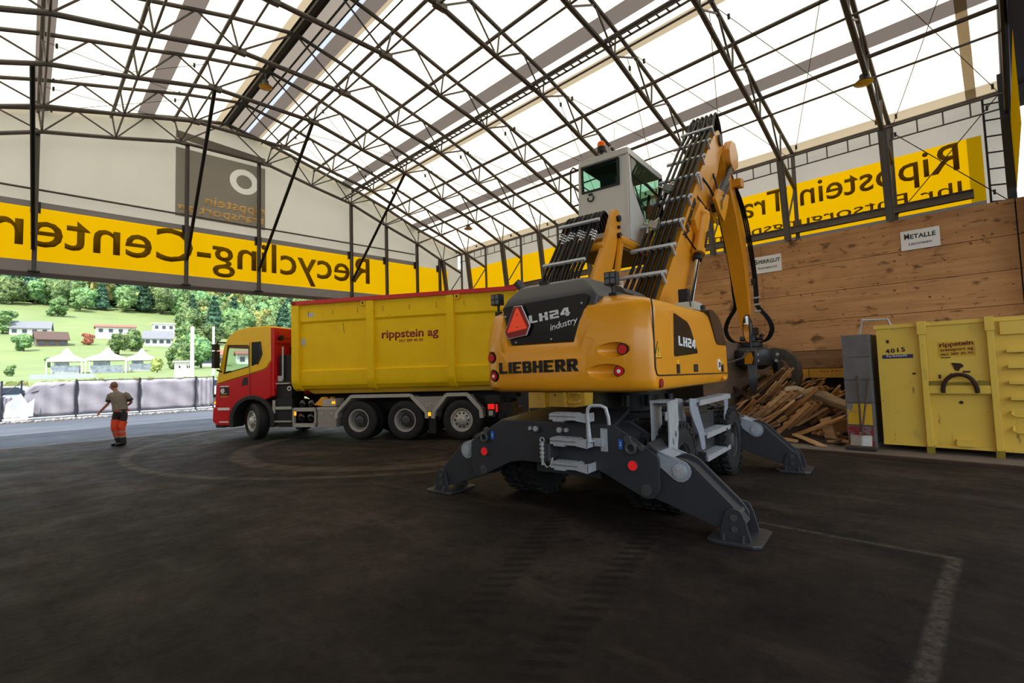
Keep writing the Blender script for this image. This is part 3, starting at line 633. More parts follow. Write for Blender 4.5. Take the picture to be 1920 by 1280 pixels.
# ---- wheels
def tyre_prof(r_, w_, rim): 
    h = w_/2
    return [(rim, -h*.86), (rim+.02, -h*.95), ((rim+r_)/2, -h*1.04), (r_-.05, -h*.98), (r_-.008, -h*.82), (r_, -h*.5), (r_, h*.5), (r_-.008, h*.82), (r_-.05, h*.98), ((rim+r_)/2, h*1.04), (rim+.02, h*.95), (rim, h*.86)]
def ex_tyre():
    b = MB(); b.lathe(tyre_prof(.515, .26, .27), (0, 0, 0), 'y', 44, False)
    for i in range(26):
        a = i*2*math.pi/26; M = Matrix.Rotation(-a, 3, 'Y')
        for s in (-1, 1):
            c = M@V((0, s*.075, .525)); b.box(c, (.07, .115, .035), M@Matrix.Rotation(s*.35, 3, 'Z'))
            c = M@V((0, s*.128, .495)); b.box(c, (.06, .02, .06), M)
    return b
proto = None
for f in (-1.25, 1.25):
    for s in (-1, 1):
        for k, y in enumerate((1.09, .78)):
            nm = 'tyre'
            o = None
            if proto is None:
                proto = ex_tyre().build('tyre', m_rub, EX, ang=30); o = proto
            else:
                o = proto.copy(); COL.objects.link(o); o.parent = EX
            o.location = (f, s*y, .535); o.rotation_euler = (0, R(7+11*k+f*9), 0)
        b = MB(); b.lathe([(.285, .13*s), (.29, .115*s), (.262, .10*s), (.255, -.02*s), (.17, -.03*s), (.165, .03*s), (.12, .04*s), (.115, .10*s), (.05, .115*s)], (f, s*1.09, .535), 'y', 36, 'end'); b.build('rim', m_rim, EX)
        b = MB()
        for i in range(10):
            a = i*math.pi/5; b.cyl((f+.205*math.cos(a), s*1.06, .535+.205*math.sin(a)), (f+.205*math.cos(a), s*1.095, .535+.205*math.sin(a)), .018, 6)
        for i in range(5):
            a = i*math.pi*2/5+.3; b.cyl((f+.085*math.cos(a), s*1.12, .535+.085*math.sin(a)), (f+.085*math.cos(a), s*1.145, .535+.085*math.sin(a)), .016, 6)
        b.build('wheel_bolts', m_rim, EX)
# ---- stabilisers: a housing across each end, a leg, link and pad at each corner
HO = [(.91, 1.11), (1.40, .84), (1.47, .78), (1.47, .42), (1.40, .33), (1.30, .32), (.78, .56), (.6, .59), (-.36, .59), (-.54, .56), (-1.06, .32), (-1.16, .33), (-1.23, .42), (-1.23, .78), (-1.16, .84), (-.71, 1.11)]
def housing(f0, f1, nm):
    b = MB(); s = 1 if f1 > f0 else -1
    b.prism(round_poly(HO, .04), f0, f0+s*.05, 'x', .012); b.prism(round_poly(HO, .04), f1-s*.05, f1, 'x', .012)
    inn = [(.90, 1.085), (1.10, .97), (1.02, .80), (1.2, .6), (1.25, .36), (.78, .58), (.6, .61), (-.36, .61), (-.54, .58), (-1.0, .36), (-.98, .6), (-.80, .80), (-.88, .97), (-.70, 1.085)]
    b.prism(inn, f0+s*.03, f1-s*.03, 'x')
    for sy, c in ((1, .12), (-1, .12)):      # cover strip on the lower slope, leaving the slot open
        y0, y1 = c+sy*1.22, c+sy*1.33
        b.prism([(y0, .925), (y1, .845), (y1, .815), (y0, .895)], f0+s*.02, f1-s*.02, 'x')
    return b.build(nm, m_dg, EX)
hr = housing(-2.10, -1.58, 'rear_stabiliser_housing')
hf = housing(2.10, 1.58, 'front_stabiliser_housing')
b = MB(); b.bx(-1.62, -.95, -.55, .75, .78, 1.07, .04); b.build('frame_neck', m_dg, EX); b = MB(); b.bx(.95, 1.62, -.55, .75, .78, 1.04, .04); b.build('frame_neck', m_dg, EX)
LEG = [(1.12, .52), (1.30, .74), (1.44, .79), (1.56, .74), (1.66, .64), (1.98, .33), (2.05, .22), (2.02, .12), (1.92, .09), (1.78, .12), (1.30, .28), (1.14, .32), (1.05, .40)]
def hull2(pts):
    pts = sorted(set((round(a, 5), round(c, 5)) for a, c in pts))
    def half(ps):
        h = []
        for p in ps:
            while len(h) > 1 and (h[-1][0]-h[-2][0])*(p[1]-h[-2][1])-(h[-1][1]-h[-2][1])*(p[0]-h[-2][0]) <= 0: h.pop()
            h.append(p)
        return h
    a, c = half(pts), half(pts[::-1]); return a[:-1]+c[:-1]
def leg(sy, f):
    P = [(sy*a+(.02 if sy < 0 else .14), z) for a, z in LEG]
    fo = f; s = 1 if f < 0 else -1          # s points inward
    b = MB(); b.prism(round_poly(P, .05), fo+s*.07, fo+s*.12, 'x', .008); b.prism(round_poly(P, .05), fo+s*.36, fo+s*.41, 'x', .008)
    mid = [(sy*a+(.02 if sy < 0 else .14), z-.055) for a, z in LEG[1:7]]+[(sy*a+(.02 if sy < 0 else .14), z+.03) for a, z in LEG[7:12]]
    b.prism(mid, fo+s*.11, fo+s*.37, 'x')
    L = b.build('stabiliser_leg', m_dg, EX)
    Y = lambda a: sy*a+(.02 if sy < 0 else .14)
    # galvanised link plate, round its pin
    b = MB()
    for q0, q1 in ((.05, .075), (.405, .43)):
        pts = []
        c = (Y(1.455), .645)
        for i in range(13):
            a = R(-150)+R(300)*i/12 if sy > 0 else R(30)+R(300)*i/12
            pts.append((c[0]+.115*math.cos(a), c[1]+.115*math.sin(a)))
        pts = hull2(pts+[(Y(1.09), .79), (Y(1.12), .88)])
        b.prism(pts, fo+s*q0, fo+s*q1, 'x', .004)
    b.prism([(Y(1.10), .89), (Y(1.36), .775), (Y(1.36), .762), (Y(1.10), .875)], fo+s*.05, fo+s*.43, 'x')
    b.build('link_plate', m_galvb, L)
    b = MB(); b.cyl((fo+s*.03, Y(1.455), .645), (fo+s*.45, Y(1.455), .645), .075, 24); b.cyl((fo+s*.022, Y(1.455), .645), (fo+s*.03, Y(1.455), .645), .06, 20)
    for a in (60, 180, 300): b.cyl((fo+s*.012, Y(1.455)+.03*math.cos(R(a)), .645+.03*math.sin(R(a))), (fo+s*.03, Y(1.455)+.03*math.cos(R(a)), .645+.03*math.sin(R(a))), .01, 8)
    b.build('link_pin', m_galv, L)
    b = MB(); b.cyl((fo-s*.015, Y(1.10), .42), (fo+s*.1, Y(1.10), .42), .062, 20); b.cyl((fo-s*.025, Y(1.10), .42), (fo-s*.01, Y(1.10), .42), .022, 12); b.build('pivot_pin', m_rim, L)
    # pad
    yc = Y(1.97)
    pp = MB(); pp.prism([(fo+s*.0-.02*s, yc-.25), (fo+s*.50, yc-.25), (fo+s*.55, yc-.18), (fo+s*.55, yc+.18), (fo+s*.50, yc+.25), (fo-s*.02, yc+.25), (fo-s*.07, yc+.18), (fo-s*.07, yc-.18)], 0.0, .035, 'z', .008)
    ear = [(yc-.15, .03), (yc-.10, .24)]+[(yc+.09*math.cos(a), .25+.085*math.sin(a)) for a in [R(180-i*22.5) for i in range(9)]]+[(yc+.10, .24), (yc+.15, .03)]
    for q in (.03, .415): pp.prism(ear, fo+s*q, fo+s*(q+.03), 'x', .006)
    for q, e in ((-.04, .0), (.47, .52)):
        for dy in (-.09, .09): pp.prism([(fo+s*q, .03), (fo+s*e, .03), (fo+s*(e if q < 0 else q), .10)], yc+dy-.01, yc+dy+.01, 'y')
    P_ = pp.build('foot_pad', m_dg, L)
    b = MB()
    for z, r_ in ((.25, .035), (.14, .03)): b.cyl((fo+s*.015, yc, z), (fo+s*.46, yc, z), r_, 16)
    b.build('pad_pin', m_rim, P_)
for f in (-2.10, 2.22):
    for sy in (1, -1): leg(sy, f)
# ---- fittings on the rear housing
F0 = -2.10
def step(y, z):
    b = MB(); b.bx(F0-.20, F0-.02, y-.36, y, z-.02, z+.02, .004)
    for i in range(9): b.bx(F0-.20, F0-.04, y-.345+i*.038, y-.33+i*.038, z+.02, z+.032)
    b.bx(F0-.20, F0-.185, y-.36, y, z-.05, z, .003)
    S = b.build('step', m_galv, EX)
    b = MB(); b.prism([(y-.36, z+.02), (y-.50, z+.035), (y-.50, z-.075), (y-.36, z-.055)], F0-.20, F0-.185, 'x'); b.prism([(F0-.20, y-.50), (F0, y-.50), (F0, y-.49), (F0-.20, y-.49)], z-.07, z+.03, 'z'); b.bx(F0-.2, F0, y-.2, y-.05, z-.07, z-.05); b.build('step_bracket', m_galv, S)
for z in (1.21, .92, .64): step(.02, z)
b = MB(); b.tube([(F0-.06, -.49, .92)]+[(F0-.18, -.50, .93), (F0-.20, -.50, 1.24)]+arc((F0-.20, -.58, 1.25), .08, math.pi*.0+R(0), R(90), 4)[:0]+[(F0-.20, -.51, 1.30), (F0-.20, -.55, 1.335), (F0-.18, -.66, 1.335), (F0-.16, -.71, 1.31), (F0-.14, -.73, 1.2), (F0-.13, -.73, 1.12)], .02, 10); b.build('grab_handle', m_galv, EX)
b = MB(); b.bx(F0-.02, F0, -.64, -.56, .80, 1.06, .006); b.bx(F0-.06, F0-.02, -.6, -.5, .86, .95, .01); b.build('handle_plate', m_galv, EX)
for y in (.33, -.02):
    b = MB(); s = 1 if y > .1 else -1
    b.cyl((F0-.03, y, 1.02), (F0, y, 1.02), .055, 20); b.bx(F0-.022, F0, min(y, y+s*.1), max(y, y+s*.1), .985, 1.05); b.build('pin_boss', m_dg, EX)
    b = MB(); b.cyl((F0-.055, y+.02*s*0, 1.02), (F0-.02, y, 1.02), .034, 14); b.cyl((F0-.045, y+s*.09, 1.02), (F0-.01, y+s*.09, 1.02), .027, 6); b.build('boss_bolts', m_galv, EX)
b = MB(); b.disc((F0-.004, .13, .87), (1, 0, 0), .05, .02); b.build('frame_hole_shade', m_black, EX)  # black disc for the shade inside the frame opening
b = MB(); b.bx(F0-.15, F0, .02, .13, .70, .83, .02); b.cyl((F0-.12, .09, .66), (F0-.12, .09, .86), .05, 14); H = b.build('tow_hitch', m_dg, EX)
b = MB(); b.cyl((F0-.14, .17, .60), (F0-.14, .17, .88), .02, 10)
for z in (.70, .75, .80, .85): b.cyl((F0-.14, .17, z-.012), (F0-.14, .17, z+.012), .034, 12)
b.tube(arc((F0-.14, .17, .90), .03, 0, 2*math.pi, 12), .008, 6); b.tube([(F0-.14, .17, .64), (F0-.16, .10, .58), (F0-.16, .05, .60), (F0-.13, .03, .70)], .009, 6); b.build('hitch_pin', m_galv, H)
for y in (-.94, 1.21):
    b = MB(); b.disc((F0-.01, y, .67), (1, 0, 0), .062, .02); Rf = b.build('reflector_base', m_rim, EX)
    b = MB(); b.disc((F0-.022, y, .67), (1, 0, 0), .052, .014); b.build('red_reflector', mat('glowing_red_reflector', '#e8262a', .25, 0, .05, 10, emit=.15), Rf)  # reflector given a faint glow of its own, though no lamp
for y, s in ((-.93, -1), (1.20, 1)):
    b = MB(); b.tube(arc((F0-.03, y, .86), .055, 0, 2*math.pi, 18), .02, 8); b.cyl((F0-.02, y-s*.05, .97), (F0-.02, y+s*.12, .86), .018, 10); b.disc((F0-.02, y-s*.04, .96), (1, 0, 0), .04, .04, 14); b.disc((F0-.02, y+s*.12, .87), (1, 0, 0), .034, .04, 6); b.build('lifting_shackle', m_rim, EX)
    b = MB(); b.bx(F0-.008, F0, y-s*.13-.025, y-s*.13+.025, .84, .95, .003); T = b.build('blue_tag', m_blue, EX)
    b = MB(); text(b, '2', (F0-.011, y-s*.13+.012, .875), (0, -1, 0), (0, 0, 1), .024, .045, depth=.002); b.build('tag_number', m_white, T, flat=True)
# ---- galvanised access ladders on the right side
b = MB()
for y in (-1.22, -1.02): b.prism(round_poly([(-1.72, 1.36), (-1.40, 1.36), (-1.40, 1.0), (-1.46, .82), (-1.52, .62), (-1.52, .38), (-1.66, .38), (-1.68, .7), (-1.74, .78), (-1.72, 1.0)], .04), y-.008, y+.008, 'y')
b.bx(-1.70, -1.42, -1.24, -1.0, 1.33, 1.36); b.bx(-1.72, -1.5, -1.24, -1.0, .74, .78)
LD = b.build('access_ladder', m_galv, EX)
b = MB()
for z in (1.30, .95, .55): b.bx(-1.46, -1.40, -1.22, -1.02, z-.02, z+.02)
b.build('rungs', m_galv, LD)
b = MB(); C1 = [(-.78, 1.33), (-.46, 1.30), (-.44, 1.16), (-.32, .98), (-.22, .85), (-.20, .60), (-.36, .60), (-.46, .82), (-.66, 1.02), (-.78, 1.16)]
C2 = [(.86, 1.30), (1.16, 1.28), (1.12, 1.08), (1.06, .92), (1.06, .74), (.90, .74), (.88, .95), (.94, 1.1)]
b.prism(round_poly(C1, .04), -1.18, -1.165, 'y'); b.prism(round_poly(C2, .04), -1.18, -1.165, 'y'); b.prism(round_poly(C1, .04), -.98, -.97, 'y')
b.prism([(-1.20, 1.18), (-.70, 1.18), (-.62, 1.0), (-.74, .9), (-.9, 1.0), (-1.20, 1.02)], -1.0, -.985, 'y')
LD = b.build('side_ladder', m_galvb, EX)
for z, x0, x1 in ((1.27, -.5, 1.12), (.80, -.22, 1.02), (.49, -.26, .98)):
    b = MB(); b.bx(x0, x1, -1.22, -1.04, z-.015, z+.015, .004); b.bx(x0, x1, -1.225, -1.205, z-.055, z+.01, .004)
    for i in range(14): b.bx(x0+.08+i*(x1-x0-.16)/13, x0+.10+i*(x1-x0-.16)/13, -1.2, -1.06, z+.015, z+.022)
    b.build('step', m_galv, LD)
b = MB(); b.bx(-.30, -.24, -1.2, -1.0, .44, .56, .01); b.bx(.2, .62, -1.0, -.9, .72, 1.15, .02); b.build('ladder_bracket', m_dg, LD)
# ---- upper carriage
def deck_ring(z, ins, rear, front, rr=.16):
    q = [(front, 1.25-ins), (rear+.32, 1.25-ins), (rear+.02, .98-ins*.6), (rear-.03, .25), (rear-.03, -.25), (rear+.01, -1.05+ins*.5), (rear+.10, -1.25+ins), (front, -1.25+ins)]
    return [V((x, y, z)) for x, y in round_poly(q, [.03, .25, .22, .3, .3, .18, .06, .03], 5)]
b = MB(); L = [(1.475, .10, -2.13, .86), (1.50, .03, -2.20, .93), (1.545, .0, -2.235, .95), (1.62, 0, -2.25, .95), (2.02, 0, -2.26, .94), (2.20, .0, -2.235, .90), (2.36, .005, -2.19, .80), (2.45, .015, -2.17, .66), (2.505, .05, -2.14, .45), (2.545, .14, -2.08, .32), (2.60, .36, -2.0, .22), (2.615, .52, -1.9, .12)]
b.rings([deck_ring(z, i, r_, f) for z, i, r_, f in L])
body = b.build('upper_carriage', m_or, EX)
cut = []
c = MB(); c.prism([(1.02, 2.75), (.84, 1.885), (-.50, 1.885), (-.98, 2.75)], -2.6, -2.262, 'x'); cut.append(c.build('c', m_or, EX))
c = MB(); c.prism([(.90, 2.75), (.74, 1.99), (-.42, 1.99), (-.76, 2.75)], -2.6, -2.225, 'x'); cut.append(c.build('c', m_or, EX))
c = MB(); c.prism([(.83, 2.75), (.665, 2.07), (-.315, 2.07), (-.56, 2.75)], -2.6, -2.15, 'x'); cut.append(c.build('c', m_or, EX))
for y, z, ry, oy in ((-.86, 1.955, .21, .02), (-.80, 1.715, .245, .06), (.98, 1.935, .13, 0), (.94, 1.69, .13, 0)):
    c = MB(); c.sph((-2.30 if y < 0 else -2.26, y+oy, z), 1, 3, (.13 if y < 0 else .16, ry, .092)); cut.append(c.build('c', m_or, EX))
bool_cut(body, cut); body.data.name = 'upper_carriage'
for i in range(len(body.data.materials)-1, 0, -1): body.data.materials.pop(index=i)
for p in body.data.polygons: p.material_index = 0
# gloss black panel with its lettering
PF = -2.185
b = MB(); b.prism(round_poly([(.77, 2.58), (.64, 2.085), (-.30, 2.085), (-.53, 2.60), (-.45, 2.64), (.70, 2.60)], .02), PF, PF+.04, 'x', .006); PN = b.build('rear_panel', m_glossb, EX)
b = MB(); heavy(b, 'LH24', (PF-.006, .335, 2.345), (0, -1, .09), (0, 0, 1), .60, .10, depth=.005, gap=.2); b.build('model_lettering', m_white, PN, flat=True)
b = MB(); text(b, 'industry', (PF-.006, .02, 2.205), (0, -1, .18), (0, 0, 1), .40, .105, bold=.006, shear=.25, depth=.005); b.build('script_lettering', m_white, PN, flat=True)
b = MB()
for y, z in ((.72, 2.47), (.56, 2.12), (.02, 2.13), (-.42, 2.53)): b.disc((PF-.004, y, z), (1, 0, 0), .012, .008, 10)
b.build('panel_screws', m_galv, PN)
TRI = [(.545, 2.585), (.425, 2.585), (.30, 2.32), (.36, 2.20), (.655, 2.165), (.70, 2.25)]
b = MB(); b.prism(TRI, PF-.05, PF-.035, 'x'); b.cyl((PF-.04, .48, 2.35), (PF, .48, 2.35), .03, 8); T = b.build('warning_triangle', m_white, EX)
b = MB(); cx_, cz_ = .485, 2.34; b.prism([(cx_+(y-cx_)*.955, cz_+(z-cz_)*.965) for y, z in TRI], PF-.056, PF-.05, 'x'); b.build('border', m_dred, T)
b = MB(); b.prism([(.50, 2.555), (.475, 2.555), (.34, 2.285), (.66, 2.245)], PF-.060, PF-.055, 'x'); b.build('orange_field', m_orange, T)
b = MB(); b.disc((PF-.062, .485, 2.47), (1, 0, 0), .008, .006, 8); b.disc((PF-.062, .495, 2.31), (1, 0, 0), .008, .006, 8); b.build('rivet', m_black, T)
# maker's lettering
b = MB(); heavy(b, 'LIEBHERR', (-.004, .795, 1.72), (0.0, -1, .008), (0, 0, 1), 1.19, .145, depth=.008)
for v in b.bm.verts: v.co.x += -2.285+max(0, abs(v.co.y)-.22)*.062
b.build('maker_lettering', m_black, EX, flat=True)
# tail lamps
for y, z, mm in ((-.93, 1.955, 0), (-.88, 1.715, 1), (.97, 1.935, 0), (.935, 1.69, 1)):
    x = -2.185 if y < 0 else -2.15
    nrm = V((-1, 0, 0)) if y < 0 else V((-1, .05, 0))
    b = MB(); b.disc((x, y, z), nrm, .066, .09, 24); H = b.build('lamp_housing', m_black, EX)
    b = MB(); p = V((x, y, z))+nrm*.045; b.disc(p, nrm, .052, .02, 24); b.build('red_lens', m_red, H)
    if mm: b = MB(); b.disc(p+nrm*.012, nrm, .022, .01, 16); b.build('clear_lens', m_white, H)
# right side: door seam, window panel, labels, catches, black corner cowl
SY = -1.252
b = MB(); b.tube([(-2.10, -1.232, 2.50), (-2.12, -1.25, 2.40), (-2.12, -1.252, 1.74), (-2.09, -1.252, 1.67), (-2.02, -1.252, 1.655), (.94, -1.252, 1.62)], .009, 6); b.build('door_seam', m_black, EX)
WIN = [(-1.47, 2.39), (-.98, 2.31), (-.86, 2.24), (-.60, 1.93), (-.62, 1.91), (-1.50, 1.865), (-1.52, 1.89)]
b = MB(); b.prism(round_poly(WIN, .03), SY-.008, SY+.02, 'y', .003); W = b.build('side_panel', m_glossb, EX)
b = MB(); heavy(b, 'LH24', (-1.37, SY-.012, 2.0), (1, 0, -.045), (0, 0, 1), .66, .115, depth=.003, gap=.2); b.build('model_lettering', m_white, W, flat=True)
b = MB(); b.prism(round_poly([(-1.56, 2.43), (-.90, 2.34), (-.45, 1.86), (-.52, 1.80), (-1.56, 1.80)], .06), SY-.001, SY+.03, 'y', .004); b.build('panel_surround', m_or, EX)
COW = [(-.02, 2.545), (.20, 2.56), (.52, 2.48), (.70, 2.36), (.86, 2.13), (.90, 2.05), (.40, 2.05), (.30, 2.10)]
b = MB(); b.prism(round_poly(COW, .05), SY-.012, -.85, 'y', .012); b.build('corner_cowl', mat('smoked_cowl', '#26231f', .22, 0, .15, 4), EX)
b = MB(); b.prism([(-2.03, 2.03), (-2.13, 1.845), (-1.92, 1.845)], SY-.004, SY, 'y'); T = b.build('warning_label', m_black, EX)
b = MB(); b.prism([(-2.03, 2.015), (-2.117, 1.853), (-1.935, 1.853)], SY-.006, SY-.003, 'y'); b.build('label_field', mat('label_yellow', '#f0b51c', .4, 0, .03), T)
b = MB(); text(b, '!', (-2.04, SY-.007, 1.87), (1, 0, 0), (0, 0, 1), .02, .10, bold=.01, depth=.002); b.build('exclamation_mark', m_black, T, flat=True)
b = MB(); b.disc((.44, SY-.002, 1.755), (0, 1, 0), .085, .008, 28); T = b.build('speed_disc', m_white, EX)
b = MB(); text(b, '20', (.39, SY-.009, 1.715), (1, 0, 0), (0, 0, 1), .10, .08, bold=.01, depth=.002); b.build('speed_number', m_black, T, flat=True)
b = MB()
for x, z in ((-1.40, 1.72), (.60, 1.70)): b.box((x, SY-.006, z), (.07, .02, .11), None, .006)
b.box((-.70, SY-.002, 1.72), (.16, .012, .10), None, .006); b.build('door_catch', m_black, EX)
b = MB(); b.disc((-1.98, SY-.004, 1.57), (0, 1, 0), .052, .02, 20); b.build('side_reflector', m_dred, EX)
b = MB(); b.sph((.58, SY-.02, 1.55), .04, 2); b.build('side_lamp', mat('amber_lamp', '#f0a010', .2, 0, .1), EX)
b = MB(); b.box((-1.40, SY-.003, 1.80), (.09, .006, .05)); b.box((.60, SY-.003, 1.79), (.06, .006, .05)); b.build('small_label', MATS['label_yellow'], EX)
b = MB(); b.bx(.22, .62, -1.0, -.72, 2.60, 2.72, .02); CM = b.build('camera_shield', mat('pale_metal_shield', '#c9cdbd', .3, .3, .1), EX)
b = MB(); b.box((.58, -1.0, 2.63), (.10, .10, .10), None, .01); b.box((.42, -.80, 2.84), (.16, .14, .2), None, .02); b.cyl((.42, -.8, 2.7), (.42, -.8, 2.8), .03, 8); b.tube([(.40, -.86, 2.86), (.28, -.92, 2.84), (.20, -.95, 2.74), (.20, -.95, 2.64)], .01, 6); b.build('side_camera', m_black, CM)
# bonnet
def hood(z, f0, yl, yr, f1): return [V((f, y, z)) for f, y in round_poly([(f1, yl), (f0, yl), (f0, yr), (f1, yr)], .05, 3)]
b = MB(); b.rings([hood(2.50, -2.165, .80, -.60, -.2), hood(2.60, -2.16, .79, -.62, -.2), hood(2.70, -2.13, .735, -.55, -.2), hood(2.84, -2.02, .62, -.40, -.2), hood(2.885, -1.92, .55, -.33, -.3), hood(2.90, -1.8, .48, -.28, -.4)])
HD = b.build('bonnet', m_hood, EX, ang=25)
b = MB(); b.bx(-1.99, -1.93, .18, .30, 2.85, 2.905, .008)
for i in range(6): b.box((-1.45+i*.07, -.47, 2.80), (.025, .16, .01), Matrix.Rotation(R(48), 3, 'X'))
for i in range(3): b.box((-1.05+i*.07, -.545, 2.72), (.025, .12, .01), Matrix.Rotation(R(52), 3, 'X'))
b.build('louvres', m_black, HD)
b = MB(); b.tube([(-1.0, 1.0, 2.75), (-1.12, 1.12, 2.95), (-1.2, 1.24, 3.12)], .062, 14); b.tube([(-.85, .75, 2.85), (-1.0, .95, 2.98)], .09, 14); b.build('exhaust_pipe', m_rim, EX)
b = MB(); b.disc((-1.206, 1.248, 3.125), (-.5, .55, .75), .056, .02); b.build('exhaust_mouth', m_black, EX)
for y, z, f in ((1.0, 2.74, -2.0), (-.73, 2.80, -2.0)):
    b = MB(); b.box((f, y, z), (.10, .15, .15), None, .015); b.cyl((f+.02, y, z-.06), (f+.02, y, z-.22), .018, 8); b.box((f+.02, y, z-.19), (.05, .09, .05)); H = b.build('work_lamp', m_black, EX)
    b = MB()
    for dy in (-.035, .035):
        for dz in (-.035, .035): b.box((f-.053, y+dy, z+dz), (.01, .055, .055), None, .004)
    b.build('lamp_led', mat('lamp_lens', '#55585c', .15, .2, .1), H)
# ---- cab riser arms with their hose pack
ARM = [(-.80, 2.55), (-.55, 3.10), (-.28, 3.48), (.03, 3.90), (.24, 4.28), (.36, 4.46), (.52, 4.47), (.58, 4.32), (.54, 3.92), (.40, 3.84), (.20, 3.44), (-.02, 3.05), (-.14, 2.55)]
b = MB(); b.prism(round_poly(ARM, .06), .27, .36, 'y', .012); b.prism(round_poly(ARM, .06), 1.12, 1.21, 'y', .012); b.cyl((-.05, .3, 3.75), (-.05, 1.2, 3.75), .07, 14)
A = b.build('riser_arm', m_ord, EX)
b = MB(); b.bar((.47, .235, 3.93), (-.02, .235, 2.55), .05, .12); b.bar((.47, 1.245, 3.93), (-.02, 1.245, 2.55), .05, .12); b.build('parallel_link', m_ord, EX)
b = MB()
for y in (.25, 1.23):
    for z in (4.30, 4.0): b.disc((.44, y, z), (0, 1, 0), .055, .06, 16)
    b.disc((.44, y, 4.15), (0, 1, 0), .03, .04, 12)
b.disc((-.42, .265, 3.02), (0, 1, 0), .05, .03, 16); b.build('arm_pins', m_black, A)
HP = None
for i in range(12):
    y = .45+i*.058; o = .03*(i % 3)
    b = MB(); b.tube(smooth([(-.52, y, 2.6), (-.72, y, 2.92+o), (-.66, y, 3.2+o), (-.40, y, 3.52+o), (-.08, y, 3.96+o), (.10, y, 4.24+o), (.28, y, 4.42), (.44, y, 4.36), (.56, y, 4.15)], 4), .026, 7)
    HP = b.build('riser_hose', m_hose, EX)
    if i not in (2, 6):
        for k in range(3 if i % 2 else 4):
            b = MB(); f = -.16+.035*k+.04*(i % 2); b.cyl((f, y, 3.955+o+(f+.08)*1.42), (f+.016, y, 3.955+o+(f+.096)*1.42), .031, 7); b.build('number_ring', m_white, HP)
for p, an in (((.0, .78, 4.22), -55), ((-.55, .78, 3.46), -50)): b = MB(); b.box(p, (.05, .78, .04), Matrix.Rotation(R(an), 3, 'Y')); b.build('hose_clamp', m_galv, A)
# ---- cab
CB = [(.86, 4.02), (.97, 5.74), (2.70, 5.76), (2.58, 5.2), (2.64, 4.72), (2.18, 4.02)]
yl_, yr_ = 1.27, .25
def cab_side(y, s):
    q = MB()
    P = [(.86, 4.02), (2.10, 4.02), (2.24, 4.20), (2.10, 4.28), (1.80, 4.42), (1.46, 4.70), (1.20, 4.96), (1.09, 5.16), (1.055, 5.62), (.96, 5.62), (.90, 4.8)]
    q.prism(P, y, y+s*.05, 'y', .008); return q
b = cab_side(yr_, 1); q = MB()
for yy, s in ((yl_, -1),):
    b.prism([(.86, 4.02), (2.10, 4.02), (2.24, 4.20), (2.10, 4.28), (1.80, 4.42), (1.46, 4.70), (1.20, 4.96), (1.09, 5.16), (1.055, 5.62), (.96, 5.62), (.90, 4.8)], yy, yy+s*.05, 'y', .008)
WZ0, WZ1, WY0, WY1 = 5.08, 5.60, .42, 1.19
def rear_wall(y0, y1, z0, z1): b.prism([(.86+(z0-4.02)*.064, z0), (.91+(z0-4.02)*.064, z0), (.91+(z1-4.02)*.064, z1), (.86+(z1-4.02)*.064, z1)], y0, y1, 'y', .006)
rear_wall(yr_, yl_, 4.02, WZ0); rear_wall(yr_, WY0, WZ0-.01, 5.66); rear_wall(WY1, yl_, WZ0-.01, 5.66); rear_wall(yr_, yl_, WZ1, 5.70)
b.rings([[V((x, y, z)) for x, y in round_poly([(.95, yl_), (.95, yr_), (f1, yr_), (f1, yl_)], .06, 3)] for z, f1 in ((5.64, 2.62), (5.70, 2.74), (5.75, 2.74))]+[[V((x, y, 5.785)) for x, y in round_poly([(1.02, yl_-.06), (1.02, yr_+.06), (2.70, yr_+.06), (2.70, yl_-.06)], .06, 3)]])
b.bx(.9, 2.2, yr_, yl_, 4.0, 4.05, .01)
b.prism([(2.10, 4.02), (2.28, 4.22), (2.24, 4.26), (2.05, 4.06)], yr_, yl_, 'y')
CABO = b.build('cab_shell', m_cream, EX)
b = MB(); b.tube([(.878, 1.16, 4.16), (.902, 1.16, 4.55), (.905, 1.10, 4.62), (.905, .48, 4.62), (.902, .42, 4.55), (.878, .42, 4.16)], .006, 6)
for y, z in ((1.10, 4.58), (.9, 4.62), (.7, 4.62), (.5, 4.58), (.44, 4.4), (1.14, 4.35)): b.disc((.888, y, z-.04), (1, 0, 0), .012, .03, 8)
b.build('service_hatch', mat('seam_grey', '#8f887b', .5, 0, .1), CABO)
b = MB(); b.prism([(WY0, WZ0), (WY1, WZ0), (WY1, WZ1), (WY0, WZ1)], .935, .945, 'x'); b.build('rear_window', m_cabglass, CABO)
b = MB()
for y0, y1, z0, z1 in ((WY0, WY0+.035, WZ0, WZ1), (WY1-.035, WY1, WZ0, WZ1), (WY0, WY1, WZ0, WZ0+.035), (WY0, WY1, WZ1-.035, WZ1)): b.bx(.905, .94, y0, y1, z0, z1)
b.build('rear_window_seal', m_black, CABO)
SG = [(1.06, 5.64), (1.09, 5.16), (1.20, 4.96), (1.46, 4.70), (1.80, 4.42), (2.10, 4.28), (2.26, 4.22), (2.62, 4.74), (2.57, 5.22), (2.60, 5.64)]
for y, s in ((yr_, 1), (yl_, -1)):
    b = MB(); b.prism(SG, y+s*.022, y+s*.03, 'y'); b.build('side_window', m_cabglass, CABO)
    b = MB(); b.tube([(f, y+s*.012, z) for f, z in SG[:7]], .016, 6); b.bar((2.25, y+s*.02, 4.22), (2.64, y+s*.02, 4.74), .04, .07, (0, 1, 0)); b.bar((2.64, y+s*.02, 4.72), (2.58, y+s*.02, 5.24), .04, .08, (0, 1, 0)); b.bar((2.58, y+s*.02, 5.2), (2.64, y+s*.02, 5.66), .04, .07, (0, 1, 0)); b.tube([(1.06, y+s*.012, 5.3), (2.57, y+s*.012, 5.24)], .012, 6); b.build('side_window_frame', m_black, CABO)
